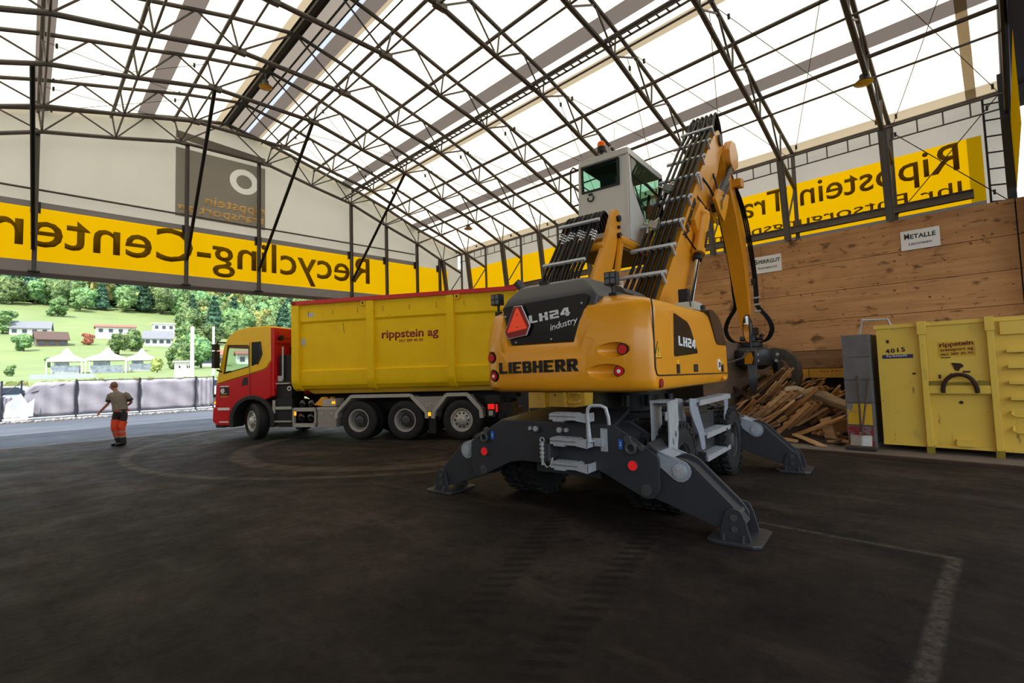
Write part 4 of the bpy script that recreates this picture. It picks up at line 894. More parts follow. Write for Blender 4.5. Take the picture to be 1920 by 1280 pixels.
b = MB(); b.prism([(2.25, 4.22), (2.63, 4.74), (2.57, 5.2), (2.62, 5.62), (2.61, 5.62), (2.555, 5.2), (2.615, 4.74), (2.24, 4.23)], yr_+.04, yl_-.04, 'y'); b.build('windscreen', m_cabglass, CABO)
b = MB(); b.bx(1.25, 1.75, .52, 1.0, 4.42, 4.55, .05); b.prism([(1.2, 4.5), (1.34, 4.5), (1.26, 5.22), (1.14, 5.22)], .53, .99, 'y', .04); b.bx(1.12, 1.22, .62, .9, 5.2, 5.42, .03); b.bx(1.35, 1.65, .62, .9, 4.06, 4.42); b.build('driver_seat', m_dark, CABO)
b = MB(); b.bx(1.4, 1.8, .38, .5, 4.5, 4.66, .03); b.bx(1.4, 1.8, 1.02, 1.14, 4.5, 4.66, .03); b.cyl((1.72, .44, 4.62), (1.74, .44, 4.82), .02, 8); b.cyl((1.72, 1.08, 4.62), (1.74, 1.08, 4.82), .02, 8); b.box((2.3, .38, 4.9), (.05, .2, .26), None, .01); b.cyl((2.2, .4, 4.5), (2.3, .4, 4.9), .015, 8); b.bar((1.9, .3, 4.75), (2.05, .3, 5.15), .04, .06); b.build('controls', m_dark, CABO)
b = MB(); b.bx(1.0, 1.6, .5, 1.15, 5.55, 5.63, .01); b.build('roof_lining', mat('grey_roof_lining', '#4a4c4e', .7), CABO)
b = MB(); b.cyl((1.15, .86, 5.78), (1.15, .86, 5.90), .02, 8); b.lathe([(.075, 5.90), (.08, 5.94), (.08, 5.99)], (1.15, .86, 0), 'z', 18); b.box((1.15, .86, 5.8), (.14, .12, .05)); BC = b.build('beacon_base', m_black, CABO)
b = MB(); b.lathe([(.075, 5.99), (.075, 6.07), (.05, 6.10)], (1.15, .86, 0), 'z', 18); b.build('beacon_lens', mat('orange_beacon', '#f06a10', .2, 0, .1, emit=.1), BC)
b = MB(); b.cyl((1.12, .58, 5.78), (1.16, .58, 6.30), .004, 5); b.tube([(1.0, .62, 5.80), (1.0, .62, 5.86), (.98, .55, 5.86)], .015, 6)
for f, y in ((1.02, 1.2), (1.02, .30), (2.66, .32)): b.tube(arc((f, y, 5.79), .035, 0, math.pi, 8, 'y'), .006, 5)
b.build('aerial_and_eyes', m_galv, CABO)
b = MB(); b.tube([(1.0, 1.30, 5.60), (.98, 1.40, 5.68), (.97, 1.45, 5.62), (.95, 1.46, 4.98), (.93, 1.40, 4.90), (.92, 1.28, 4.90)], .016, 8); b.build('grab_rail', m_black, CABO)
b = MB(); b.tube(arc((.90, 1.0, 4.96), .06, R(150), R(380), 10), .014, 6); b.box((.90, 1.0, 5.03), (.03, .08, .03)); b.build('rear_handle', m_black, CABO)
b = MB(); b.bx(.42, 2.14, yr_-.02, yr_+.12, 3.84, 4.02, .02); b.bx(.42, 2.14, yl_-.12, yl_+.02, 3.84, 4.02, .02); b.bx(.42, .6, yr_, yl_, 3.84, 4.02, .02); b.bx(1.95, 2.14, yr_, yl_, 3.84, 4.02, .02); b.cyl((.42, yr_+.02, 3.93), (1.2, yr_+.02, 3.93), .085, 12); b.build('cab_carrier', m_ord, EX)
b = MB(); b.bx(.5, 2.1, yr_+.02, yl_-.02, 3.80, 3.84); b.build('cab_underplate', mat('dark_yellow_underplate', '#6b5a2a', .6, .1, .3, 3), EX)  # darker brownish yellow plate under the cab
# ---- boom, stick and their cylinders
BP = [(-.35, 2.05), (.20, 2.82), (1.0, 3.68), (2.2, 5.02), (3.55, 6.44), (4.20, 7.02), (4.50, 7.18), (4.72, 7.05), (4.70, 6.75), (4.40, 6.42), (4.10, 5.98), (3.30, 5.20), (2.50, 4.50), (1.90, 3.62), (1.35, 2.95), (.75, 2.05)]
b = MB(); b.prism(round_poly(BP, .10), -.50, 0.0, 'y', .02)
b.prism([(1.9, 4.45), (2.35, 4.9), (2.75, 4.85), (2.6, 4.3), (2.2, 4.1)], -.60, -.50, 'y', .02)
b.prism(round_poly([(3.1, 5.15), (3.45, 5.45), (4.30, 5.52), (4.10, 5.2), (3.75, 4.80), (3.4, 4.93)], .04), -.68, -.62, 'y', .01); b.prism(round_poly([(3.1, 5.15), (3.45, 5.45), (4.30, 5.52), (4.10, 5.2), (3.75, 4.80), (3.4, 4.93)], .04), -.50, -.44, 'y', .01)
BO = b.build('boom', m_ord, EX)
b = MB(); b.disc((4.45, -.52, 6.90), (0, 1, 0), .13, .06, 20); b.disc((2.35, -.62, 4.55), (0, 1, 0), .09, .06, 20); b.disc((4.02, -.48, 5.1), (0, 1, 0), .08, .06, 20); b.build('boom_pins', m_rim, BO)
ud = V((3.35, 0, 3.62)).normalized()
b = MB(); heavy(b, 'LIEBHERR', (1.62, -.504, 4.05), tuple(ud), (-.74, 0, .68), 1.15, .15, depth=.003); b.build('maker_lettering', m_black, BO, flat=True)
nu = V((-.735, 0, .678))
UPL = [(-.1, 2.45), (.20, 2.82), (1.0, 3.68), (2.2, 5.02), (3.55, 6.44), (4.20, 7.02)]
for i in range(18):
    y = .15-i*.037; o = .06+.05*(i % 3)
    pts = [(f+nu.x*o, y, z+nu.z*o) for f, z in UPL]
    pts += [(4.36, y*.9, 7.34+.06*(i % 2)), (4.56, y*.9, 7.50+.06*(i % 3)), (4.82, y*.8-.05, 7.44+.05*(i % 2)), (4.98, y*.7-.1, 7.14), (5.02, y*.6-.15, 6.8)]
    b = MB(); b.tube(pts[:5]+smooth(pts[5:], 4), .028, 7); b.build('boom_hose', m_hose, BO)
HB = BO
for k, t_ in enumerate((.07, .2, .33, .47, .61, .74, .86, .97)):
    p = V((.2, 0, 2.82))+(V((4.15, 0, 7.0))-V((.2, 0, 2.82)))*t_
    p = p+nu*.19
    b = MB(); q = Matrix.Rotation(R(-48), 3, 'Y'); b.box((p.x, -.17, p.z), (.07, .80 if k < 7 else .7, .045), q, .008); b.box((p.x, -.52, p.z-.1), (.05, .03, .2), q)
    if k == 4: b.tube([(p.x, -.46, p.z), (p.x+.1, -.54, p.z-.02), (p.x+.25, -.54, p.z-.25)], .02, 8)
    b.build('hose_clamp', m_galv, HB)
for t_, s in ((.30, 0), (.52, 1)):
    p = V((.2, 0, 2.82))+(V((4.15, 0, 7.0))-V((.2, 0, 2.82)))*t_+nu*.30
    b = MB(); b.box((p.x, -.10, p.z), (.13, .16, .12), Matrix.Rotation(.4, 3, 'X'), .02); b.cyl((p.x, -.02, p.z), (p.x, -.2, p.z+.1), .022, 8); b.cyl((p.x, -.02, p.z), (p.x, .1, p.z+.08), .02, 8); b.cyl((p.x, 0, p.z), (p.x-.1, 0, p.z-.16), .024, 8); b.sph((p.x+.04, -.07, p.z-.06), .05, 1); b.build('pipe_valve', mat('bright_valve_metal', '#cfcac0', .25, .8, .2, 20), HB)
for r_, pts in ((.022, [(2.9, -.40, 5.72), (3.0, -.58, 5.4), (3.3, -.62, 5.25), (3.6, -.60, 5.55), (3.75, -.5, 5.9)]), (.018, [(2.45, -.42, 5.2), (2.55, -.58, 4.9), (2.8, -.60, 4.8), (3.1, -.56, 4.95)]), (.016, [(1.5, -.40, 4.35), (1.62, -.56, 4.0), (1.85, -.62, 3.85), (2.1, -.62, 4.0)]), (.018, [(.9, -.1, 3.8), (1.4, -.46, 4.05), (1.7, -.54, 4.2)])):
    b = MB(); b.tube(smooth(pts), r_, 7); b.build('loose_hose', m_hose, BO)
for y in (-.62,):
    b = MB(); b.cyl((.95, y, 2.3), (1.95, y, 3.86), .052, 16); RD = b.build('boom_cylinder_rod', m_chrome, EX)
    b = MB(); b.cyl((1.90, y, 3.78), (2.42, y, 4.62), .115, 18); b.disc((1.92, y, 3.82), (.52, 0, .84), .125, .1, 18); b.sph((2.42, y, 4.62), .14, 2, (1, .8, 1)); b.build('boom_cylinder_barrel', m_ord, RD)
    b = MB(); b.disc((1.86, y, 3.72), (.52, 0, .84), .085, .12, 16); b.tube([(2.3, y-.1, 4.3), (2.1, y-.14, 4.2), (1.95, y-.12, 3.9)], .018, 6); b.build('rod_gland', m_black, RD)
# stick
def sring(f, z, w_, dp, yc): return [V((f, yc+w_, z)), V((f, yc-w_, z)), V((f+dp, yc-w_, z+.12*dp)), V((f+dp, yc+w_, z+.12*dp))]
b = MB(); st = [(4.50, 7.10, .15, .40, -.30), (4.62, 6.70, .19, .62, -.32), (5.02, 6.0, .195, .80, -.345), (5.62, 5.2, .19, .80, -.355), (6.02, 4.55, .185, .58, -.35), (6.42, 3.8, .175, .36, -.34), (6.80, 3.08, .145, .26, -.32), (6.98, 2.70, .12, .24, -.31)]
fs = b.rings([sring(*q) for q in st]); b._bev(fs, .02, 2, .6)
b.prism(round_poly([(4.70, 6.75), (4.95, 7.05), (5.35, 7.12), (5.62, 6.9), (5.52, 6.55), (5.1, 6.35), (4.75, 6.45)], .06), -.66, -.50, 'y', .02)
b.prism(round_poly([(5.35, 6.25), (5.75, 6.32), (5.75, 6.1), (5.35, 6.05)], .03), -.72, -.50, 'y', .02)
STK = b.build('stick', m_ord, EX)
b = MB(); b.cyl((3.60, -.60, 5.18), (4.35, -.60, 5.86), .09, 16); b.cyl((4.3, -.60, 5.82), (4.98, -.60, 6.42), .055, 14); b.box((3.55, -.58, 5.13), (.2, .2, .2), Matrix.Rotation(R(-42), 3, 'Y'), .03); b.tube(smooth([(3.7, -.70, 5.35), (3.9, -.74, 5.5), (4.2, -.72, 5.75)]), .018, 7); b.build('stick_cylinder', m_rim, EX)
for y0, s in ((-.585, -1), (-.12, 1)):
    for k in range(3):
        yy = y0+s*.04*k
        b = MB(); b.tube(smooth([(5.1, y0*.6-.1, 6.7), (5.95, yy, 5.6), (6.75, yy, 4.4), (6.95, yy, 3.7), (7.0, yy, 3.3), (7.05, yy+s*.22, 2.95), (7.1, yy+s*.30, 2.65), (7.15, yy+s*.15, 2.38), (7.2, -.38+s*.12, 2.32)], 4), .02, 7); b.build('stick_hose', m_hose, STK)
b = MB()
for z in (3.5, 3.32, 3.14): b.cyl((6.98, -.70, z), (6.98, -.56, z), .03, 8)
b.build('hose_coupling', m_galv, STK)
b = MB(); b.box((6.78, -.60, 3.9), (.1, .08, .16), None, .02); b.build('valve_block', m_black, STK)
# ---- grapple: head, rotator, five curved tines
GX, GY = 7.2, -.40
b = MB(); b.cyl((GX-.02, GY, 2.20), (GX-.02, GY, 2.66), .13, 16); b.box((GX-.02, GY, 2.62), (.24, .34, .2), None, .03); b.lathe([(.20, 2.18), (.26, 2.22), (.26, 2.32), (.16, 2.36)], (GX, GY, 0), 'z', 24); b.cyl((GX-.05, GY-.28, 2.42), (GX-.05, GY+.28, 2.42), .05, 10); b.sph((GX, GY-.25, 2.5), .07, 1); b.sph((GX, GY+.25, 2.46), .06, 1); GR = b.build('grapple_rotator', m_black, EX)
b = MB(); b.lathe([(.30, 2.20), (.50, 2.12), (.55, 1.95), (.48, 1.72), (.25, 1.60)], (GX, GY, 0), 'z', 28); GB = b.build('grapple_body', m_dg, EX)
m_worn = mat('worn_steel_tine', '#5a554f', .45, .4, .45, 5, .15, 30)
for k in range(5):
    a = R(-98+72*k); dx, dy = math.cos(a), math.sin(a)
    P2 = lambda r_, z: V((GX+dx*r_, GY+dy*r_, z))
    rows = []
    for r_, z, h, wd in ((.34, 1.92, .17, .13), (.58, 2.00, .16, .13), (.78, 1.98, .14, .125), (.93, 1.86, .125, .12), (1.02, 1.66, .12, .115), (1.05, 1.42, .115, .105), (1.02, 1.2, .10, .09), (.96, 1.0, .05, .06)):
        c = P2(r_, z); tt = {.34: (1, .2), .58: (1, .0), .78: (.85, -.5), .93: (.5, -.85), 1.02: (.15, -1)}.get(r_, (-.1, -1))
        t3 = V((dx*tt[0], dy*tt[0], tt[1])).normalized(); sd_ = V((-dy, dx, 0)); n3 = t3.cross(sd_).normalized()
        rows.append([c+sd_*wd+n3*h, c-sd_*wd+n3*h, c-sd_*wd*.8-n3*h, c+sd_*wd*.8-n3*h])
    b = MB(); fs = b.rings(rows); b._bev(fs, .02, 2, .6); T = b.build('grapple_tine', m_worn if k == 0 else m_dg, EX, ang=30)
    b = MB()
    for r_, z in ((.45, 1.95), (.66, 1.98), (.62, 1.82)):
        for sgn in (-1, 1): b.disc(P2(r_, z)+V((-dy, dx, 0))*sgn*.14, (-dy, dx, 0), .04, .03, 12)
    b.build('tine_pins', m_galv, T)
# mirror on the right front corner
b = MB(); b.tube([(.9, -1.2, 1.75), (1.5, -1.35, 1.85), (1.95, -1.40, 2.0), (1.98, -1.40, 2.6)], .016, 8); b.rings([[V((2.0, -1.36+.085*math.cos(t), 2.36+.26*math.sin(t))) for t in [i*math.pi/10 for i in range(20)]], [V((2.07, -1.36+.07*math.cos(t), 2.36+.23*math.sin(t))) for t in [i*math.pi/10 for i in range(20)]]]); b.box((2.03, -1.36, 1.85), (.06, .18, .24), None, .03); MRR = b.build('side_mirror', m_black, EX)
b = MB(); b.rings([[V((1.997, -1.36+.07*math.cos(t), 2.36+.235*math.sin(t))) for t in [i*math.pi/10 for i in range(20)]], [V((1.99, -1.36+.069*math.cos(t), 2.36+.234*math.sin(t))) for t in [i*math.pi/10 for i in range(20)]]]); b.box((1.995, -1.36, 1.85), (.012, .15, .20), None, .004); b.build('mirror_glass', mat('mirror_silver', '#cfd3d6', .03, 1.0, .02), MRR)
# ================================================================ THE HOOK-LIFT TRUCK (x forward, y to its left) AND ITS CONTAINER
TRP, TRR = (8.28, 12.04, 0), R(121.5)
TK = thing('hook_lift_truck', 'red and yellow four-axle hook-lift truck carrying the yellow container', 'truck', TRP, TRR)
m_ty = mat('truck_yellow', '#f2bd08', 0.35, 0, .04, 2, .02, 200, coat=.12)
m_trd = mat('truck_red', '#c81216', 0.35, 0, .05, 2, .02, 200, coat=.12)
m_cy = mat('container_yellow', '#f5c806', 0.5, 0, .07, 1.2, .05, 120, col2='#ebbc06', spec=.25)
m_alu = mat('brushed_aluminium', '#bdb7ae', .38, .3, .2, 12)
m_cheq = mat('chequer_plate', '#9d968d', .42, .25, .2, 30, .5, 90)
m_tglass = glass('cab_glass', '#eef4f2')
m_amb = mat('amber_marker', '#ff9a10', .25, 0, .05, 10, emit=1.2)
# chassis
b = MB()
for s in (-1, 1): b.bx(-2.7, 4.3, s*.42-.05, s*.42+.05, .72, 1.02); b.bx(-2.85, 3.2, s*.36-.07, s*.36+.07, 1.03, 1.26)
for f in (1.38, 0, -1.6, 4.82): b.cyl((f, -.9, .53), (f, .9, .53), .10, 12); b.sph((f, 0, .53), .24, 2)
for f in (-2.5, -.8, .7, 2.2, 3.3): b.bx(f-.06, f+.06, -.4, .4, .75, 1.0)
b.bx(-2.7, -2.55, -1.1, 1.1, .55, .7, .02); b.bx(2.0, 4.0, -.9, .9, .55, .95, .04); b.build('chassis', m_black, TK)
b = MB(); b.cyl((-2.6, -.35, 1.2), (-2.6, .35, 1.2), .12, 14); b.bx(2.6, 3.6, -.18, .18, 1.02, 1.25, .02); b.bx(3.45, 3.65, -.14, .14, 1.02, 2.7, .03); b.prism([(3.2, 2.7), (3.65, 2.7), (3.65, 2.85), (3.35, 2.88), (3.2, 2.8)], -.08, .08, 'y', .01); b.build('hook_arm', m_black, TK)
# wheels
def tk_tyre(w_):
    b = MB(); b.lathe(tyre_prof(.525, w_, .29), (0, 0, 0), 'y', 48, False)
    for q in (-.3, -.1, .1, .3): pass
    return b
tp = None
def tyre(f, y, w_=.29, rz=0):
    o = tk_tyre(w_).build('tyre', m_rub, TK); o.location = (f, y, .53); o.rotation_euler = (0, 0, rz); return o
def rim_deep(f, s):
    b = MB(); b.lathe([(.30, .13*s), (.31, .15*s), (.285, .15*s), (.262, .10*s), (.25, -.06*s), (.23, -.08*s), (.20, -.06*s)], (f, s*1.08, .53), 'y', 36, 'end')
    o = b.build('rim', m_alu, TK)
    b = MB(); b.lathe([(.215, -.06*s), (.21, -.02*s), (.13, .0), (.12, .10*s), (.06, .12*s)], (f, s*1.08, .53), 'y', 28, 'end')
    for i in range(10):
        a = i*math.pi/5; b.cyl((f+.175*math.cos(a), s*1.06, .53+.175*math.sin(a)), (f+.175*math.cos(a), s*1.12, .53+.175*math.sin(a)), .018, 6)
    b.build('hub', m_rim, o)
def rim_flat(f, s, rz=0, y0=1.08):
    b = MB(); b.lathe([(.30, .135*s), (.305, .15*s), (.28, .15*s), (.26, .11*s), (.235, .10*s), (.205, .125*s), (.14, .135*s), (.13, .16*s), (.11, .19*s), (.05, .205*s)], (0, 0, 0), 'y', 40, 'end')
    o = b.build('rim', m_alu, TK); o.location = (f, s*y0, .53); o.rotation_euler = (0, 0, rz)
    b = MB()
    for i in range(10):
        a = i*math.pi/5; b.cyl((.178*math.cos(a), s*.10, .178*math.sin(a)), (.178*math.cos(a), s*.137, .178*math.sin(a)), .026, 10)
    b.build('hand_hole_shade', m_black, o)  # black plugs painted in for the shade within the rim openings
for f in (1.38, 0.0):
    for s in (-1, 1): tyre(f, s*1.08); tyre(f, s*.76); rim_deep(f, s)
for s in (-1, 1): tyre(-1.6, s*1.07, .33); rim_flat(-1.6, s, 0, 1.09)
for s in (-1, 1): tyre(4.82, s*1.03, .33, R(-26)); rim_flat(4.82, s, R(-26), 1.05)
# cab: painted shell with real window openings
SPL = [(6.08, 1.62), (4.9, 1.90), (4.45, 2.01), (4.30, 2.09), (4.19, 2.26)]
UPPER = SPL+[(4.19, 3.24), (4.24, 3.29), (5.0, 3.27), (5.40, 3.19), (5.66, 3.02), (5.80, 2.76), (6.05, 1.80)]
b = MB(); b.prism(UPPER, -1.25, 1.25, 'y', .05); cabu = b.build('cab_upper', m_ty, TK)
cuts = []
c = MB(); c.prism([(6.0, 1.5), (4.95, 1.7), (4.27, 1.9), (4.27, 3.15), (5.0, 3.16), (5.36, 3.08), (5.58, 2.94), (5.72, 2.72), (5.98, 1.80)], -1.19, 1.19, 'y'); cuts.append(c.build('c', m_ty, TK))
SWN = [(5.66, 2.77), (4.95, 2.74), (4.93, 2.72), (4.93, 2.12), (5.80, 1.93)]
QWN = [(4.84, 2.83), (4.54, 2.83), (4.49, 2.46), (4.64, 2.19), (4.84, 2.12)]
for poly in (SWN, QWN): c = MB(); c.prism(round_poly(poly, .03), -1.6, 1.6, 'y'); cuts.append(c.build('c', m_ty, TK))
c = MB(); c.prism([(5.6, 2.70), (6.3, 2.70), (6.3, 1.86), (5.6, 1.86)], -1.12, 1.12, 'y'); cuts.append(c.build('c', m_ty, TK))
bool_cut(cabu, cuts)
for p in cabu.data.polygons: p.material_index = 0
for s in (-1, 1):
    b = MB(); b.prism(SWN, s*1.215, s*1.222, 'y'); b.build('door_window', m_tglass, TK)
    b = MB(); b.prism(QWN, s*1.20, s*1.235, 'y'); b.build('quarter_window', m_glossb, TK)
b = MB(); b.prism([(5.80, 2.70), (6.03, 1.86), (6.01, 1.86), (5.78, 2.70)], -1.12, 1.12, 'y'); b.build('windscreen', m_tglass, TK)
b = MB()
for s in (-1, 1):
    b.tube([(f, s*1.245, z) for f, z in SWN+SWN[:1]], .014, 6)
    b.tube([(4.53, s*1.262, 2.84), (4.47, s*1.262, 2.46), (4.63, s*1.262, 2.17)], .018, 6); b.tube([(4.89, s*1.255, 1.30), (4.89, s*1.255, 2.84)], .006, 6)
b.build('window_seal', m_black, TK)
ARCH = [(4.82+.74*math.cos(R(a)), .56+.70*math.sin(R(a))) for a in range(125, 4, -10)]
LOWER = [(6.08, 1.615), (4.9, 1.895), (4.45, 2.005), (4.30, 2.085), (4.19, 2.255), (4.19, 1.22)]+ARCH+[(5.60, .95), (6.12, .95)]
b = MB(); b.prism(LOWER, -1.245, 1.245, 'y', .03); LWB = b.build('cab_lower', m_trd, TK)
b = MB(); b.prism([(5.56, .40), (6.02, .40), (6.22, .52), (6.20, .96), (5.60, .96)], -1.25, 1.25, 'y', .05); BMP = b.build('bumper', m_trd, TK)
b = MB(); b.bx(5.60, 6.0, 1.22, 1.262, .86, .93, .01); b.bx(5.62, 5.95, 1.22, 1.262, .50, .53, .01); b.build('bumper_trim', m_white, BMP)
b = MB(); b.box((6.15, 1.12, 1.12), (.12, .22, .22), None, .03); b.build('headlamp', mat('headlamp_glass', '#c9cfd4', .1, .2, .05), TK)
b = MB(); b.box((6.11, 1.24, 1.08), (.05, .02, .06), None, .01); b.build('turn_signal', m_amb, TK)
b = MB(); b.prism([(5.85, .34), (6.12, .34), (6.16, .44), (5.7, .44)], -1.2, 1.2, 'y', .02); b.build('bumper_underside', m_black, TK)
b = MB()
for s in (-1, 1):
    ring = [(4.82+.78*math.cos(R(a)), .56+.72*math.sin(R(a))) for a in range(-8, 189, 8)]; inn = [(4.82+.63*math.cos(R(a)), .56+.60*math.sin(R(a))) for a in range(188, -9, -8)]
    b.prism(ring+[(4.05, .36), (4.2, .36)]+inn+[(5.44, .36), (5.6, .36)], s*.85, s*1.27, 'y', .02)
b.build('wheel_arch', mat('black_plastic', '#191919', .6, 0, .15), TK)
b = MB(); b.bx(4.08, 4.20, -1.22, 1.22, 1.25, 3.22, .03); b.bx(4.05, 4.09, .75, 1.16, 1.45, 2.7, .01); b.bx(4.0, 4.1, -1.15, 1.15, 2.78, 2.84, .01); b.bx(4.03, 4.1, -1.0, 1.1, 2.95, 3.1, .02); b.build('cab_rear_wall', m_trd, TK)
b = MB(); b.bx(4.04, 4.075, .15, .55, 2.3, 2.68, .02); b.build('rear_window', m_glossb, TK)
b = MB(); b.box((4.02, 1.0, 2.93), (.08, .12, .14), None, .02); b.build('rear_work_lamp', m_black, TK)
b = MB(); b.bx(4.35, 5.9, -1.15, 1.15, 1.35, 1.60); b.prism([(5.62, 1.6), (5.95, 1.6), (5.95, 1.98), (5.7, 2.02)], -1.15, 1.15, 'y', .03); b.bx(4.5, 5.0, .35, .85, 1.6, 1.75, .04); b.prism([(4.4, 1.7), (4.58, 1.7), (4.5, 2.3), (4.38, 2.3)], .35, .85, 'y', .04); b.tube(arc((5.45, .6, 2.06), .2, 0, 2*math.pi, 20, 'z'), .016, 6); b.cyl((5.45, .6, 2.05), (5.62, .6, 1.85), .03, 8); b.build('cab_interior', m_dark, TK)
b = MB()
for s in (-1, 1):
    b.box((5.98, s*1.36, 2.35), (.10, .20, .50), None, .04); b.box((5.99, s*1.36, 2.72), (.10, .20, .18), None, .03); b.tube([(5.75, s*1.22, 2.85), (5.95, s*1.34, 2.86), (5.98, s*1.36, 2.6)], .025, 8); b.tube([(5.86, s*1.22, 1.98), (5.97, s*1.34, 2.05)], .025, 8)
b.build('wing_mirror', m_black, TK)
b = MB(); b.prism(round_poly([(5.12, 1.78), (4.98, 1.82), (4.96, 1.60), (5.18, 1.56)], .02), 1.243, 1.254, 'y', .003); b.build('door_handle', m_black, TK)
b = MB(); b.bx(5.62, 5.93, 1.243, 1.252, 1.29, 1.53, .002); LG = b.build('door_logo', m_black, TK)
b = MB(); b.lathe([(.07, 1.252), (.07, 1.257), (.035, 1.257), (.035, 1.252)], (5.84, 0, 1.43), 'y', 20); b.bx(5.62, 5.93, 1.25, 1.256, 1.545, 1.575); b.build('logo_ring', m_white, LG)
b = MB(); text(b, 'rippstein', (5.88, 1.254, 1.315), (-1, 0, 0), (0, 0, 1), .2, .045, bold=.02, depth=.003); text(b, 'transport ag', (5.90, 1.254, 1.235), (-1, 0, 0), (0, 0, 1), .26, .04, bold=.02, depth=.003); b.build('logo_lettering', m_ty, LG, flat=True)
# behind the cab
b = MB(); b.bx(3.52, 4.0, .45, 1.12, 1.62, 2.42, .03); b.bx(3.55, 4.05, .6, 1.15, 1.12, 1.55, .03); b.build('air_filter_box', m_black, TK)
b = MB(); b.cyl((3.84, 1.16, 1.72), (3.84, 1.16, 2.66), .025, 10); b.bx(3.6, 4.05, 1.1, 1.2, 1.58, 1.62); b.bx(3.85, 4.0, 1.12, 1.18, 1.66, 1.82, .01); b.build('snorkel_bracket', m_alu, TK)
b = MB(); b.tube(arc((3.60, 1.2, 1.45), .055, 0, math.pi*2, 14, 'y'), .012, 6); b.build('hose_eye', m_white, TK)
b = MB(); b.bx(3.48, 4.1, .9, 1.22, .36, 1.15, .03); b.build('side_step_body', m_black, TK)
b = MB(); b.bx(3.50, 4.02, 1.2, 1.25, .86, .94, .01); b.bx(3.50, 4.06, 1.2, 1.26, .50, .54, .01); b.bx(4.04, 4.12, 1.2, 1.25, .75, 1.12, .01); b.bx(3.9, 4.12, 1.2, 1.25, .34, .37, .01); b.build('step_treads', m_alu, TK)
b = MB(); b.bx(2.70, 3.46, 1.16, 1.25, .80, .90, .01); b.bx(2.70, 3.46, 1.16, 1.25, .36, .46, .01); b.bx(2.70, 2.75, 1.16, 1.25, .36, .9); b.bx(3.41, 3.46, 1.16, 1.25, .36, .9); b.build('tank_frame', m_alu, TK)
b = MB()
for f, z in ((2.92, .63), (3.22, .63), (2.95, 1.0), (3.25, 1.0)): b.cyl((f, .5, z), (f, 1.18 if z < .8 else 1.1, z), .12, 16); b.sph((f, 1.16 if z < .8 else 1.1, z), .11, 2, (1, .4, 1))
b.build('air_tanks', mat('black_tank', '#101011', .2, 0, .1, coat=.5), TK)
b = MB(); b.bx(2.06, 2.64, .75, 1.25, .36, .84, .008); TB = b.build('tool_box', m_cheq, TK)
b = MB(); b.bx(2.05, 2.66, .74, 1.26, .84, .91, .008); b.bx(2.10, 2.50, .8, 1.22, .93, 1.13, .01); b.bx(2.46, 2.54, 1.25, 1.265, .72, .76); b.bx(2.16, 2.24, 1.25, 1.265, .72, .76); b.build('box_lid', m_alu, TB)
b = MB(); b.prism([(2.5, .93), (2.8, .97), (2.55, 1.19), (2.46, 1.14)], .98, 1.2, 'y', .01); b.prism([(2.42, .93), (2.5, .95), (2.40, 1.18), (2.34, 1.14)], .85, 1.0, 'y', .01); b.build('wheel_chocks', mat('chock_orange', '#e69a10', .5), TK)
for nm, pl in (('front_mudguard', [(2.07, .60), (2.05, .76), (1.60, 1.19), (-.17, 1.19), (-.62, .74), (-.63, .58)]), ('rear_mudguard', [(-.80, .58), (-.83, .76), (-1.19, 1.19), (-1.76, 1.19), (-2.12, .80), (-2.14, .58)])):
    b = MB()
    for a, c in zip(pl, pl[1:]):
        d = V((c[0]-a[0], 0, c[1]-a[1])).normalized(); n_ = V((-d.z, 0, d.x))
        b.bar(V((a[0], 1.22, a[1])), V((c[0], 1.22, c[1])), .07, .09, n_); b.bar(V((a[0], -1.22, a[1])), V((c[0], -1.22, c[1])), .07, .09, n_)
        b.bar(V((a[0], .98, a[1]))+n_*.03, V((c[0], .98, c[1]))+n_*.03, .5, .015, n_)
    b.build(nm, m_alu, TK)
b = MB(); b.prism([(-.22, 1.15), (-1.13, 1.15), (-.82, .76), (-.66, .76)], 1.205, 1.22, 'y'); GP = b.build('guard_plate', m_cheq, TK)
b = MB(); b.tube([(-.60, 1.225, .95), (-.60, 1.225, .90), (-.74, 1.225, .90), (-.74, 1.225, .95), (-.62, 1.225, .95)], .01, 6); b.build('plate_catch', m_galv, GP)
for c_, s_ in (((-.71, 1.235, .69), (.07, .02, .10)), ((2.14, 1.25, 1.03), (.1, .02, .06)), ((3.36, 1.26, .74), (.06, .02, .10))): b = MB(); b.box(c_, s_, None, .005); b.build('marker_lamp', m_amb, TK)
b = MB(); b.bx(-.86, -.66, 1.0, 1.18, .18, .62, .01); b.build('mud_flap', m_black, TK)
b = MB(); b.bx(-2.52, -2.30, 1.05, 1.24, .60, .98, .02); b.bx(-2.6, -2.2, .7, 1.1, .95, 1.15, .03); b.bx(-2.9, -2.55, .3, 1.0, .5, .95, .03); LB = b.build('rear_lamp_bracket', m_black, TK)
b = MB(); b.bx(-2.49, -2.32, 1.225, 1.25, .80, .93, .004); b.bx(-2.53, -2.515, 1.06, 1.22, .72, .92, .004); b.build('tail_lamp', mat('tail_red', '#e8261c', .25, 0, .1, 10, emit=.5), LB)
b = MB(); b.bx(-2.45, -2.34, 1.225, 1.248, .64, .76, .004); b.build('number_plate_lamp', m_alu, LB)
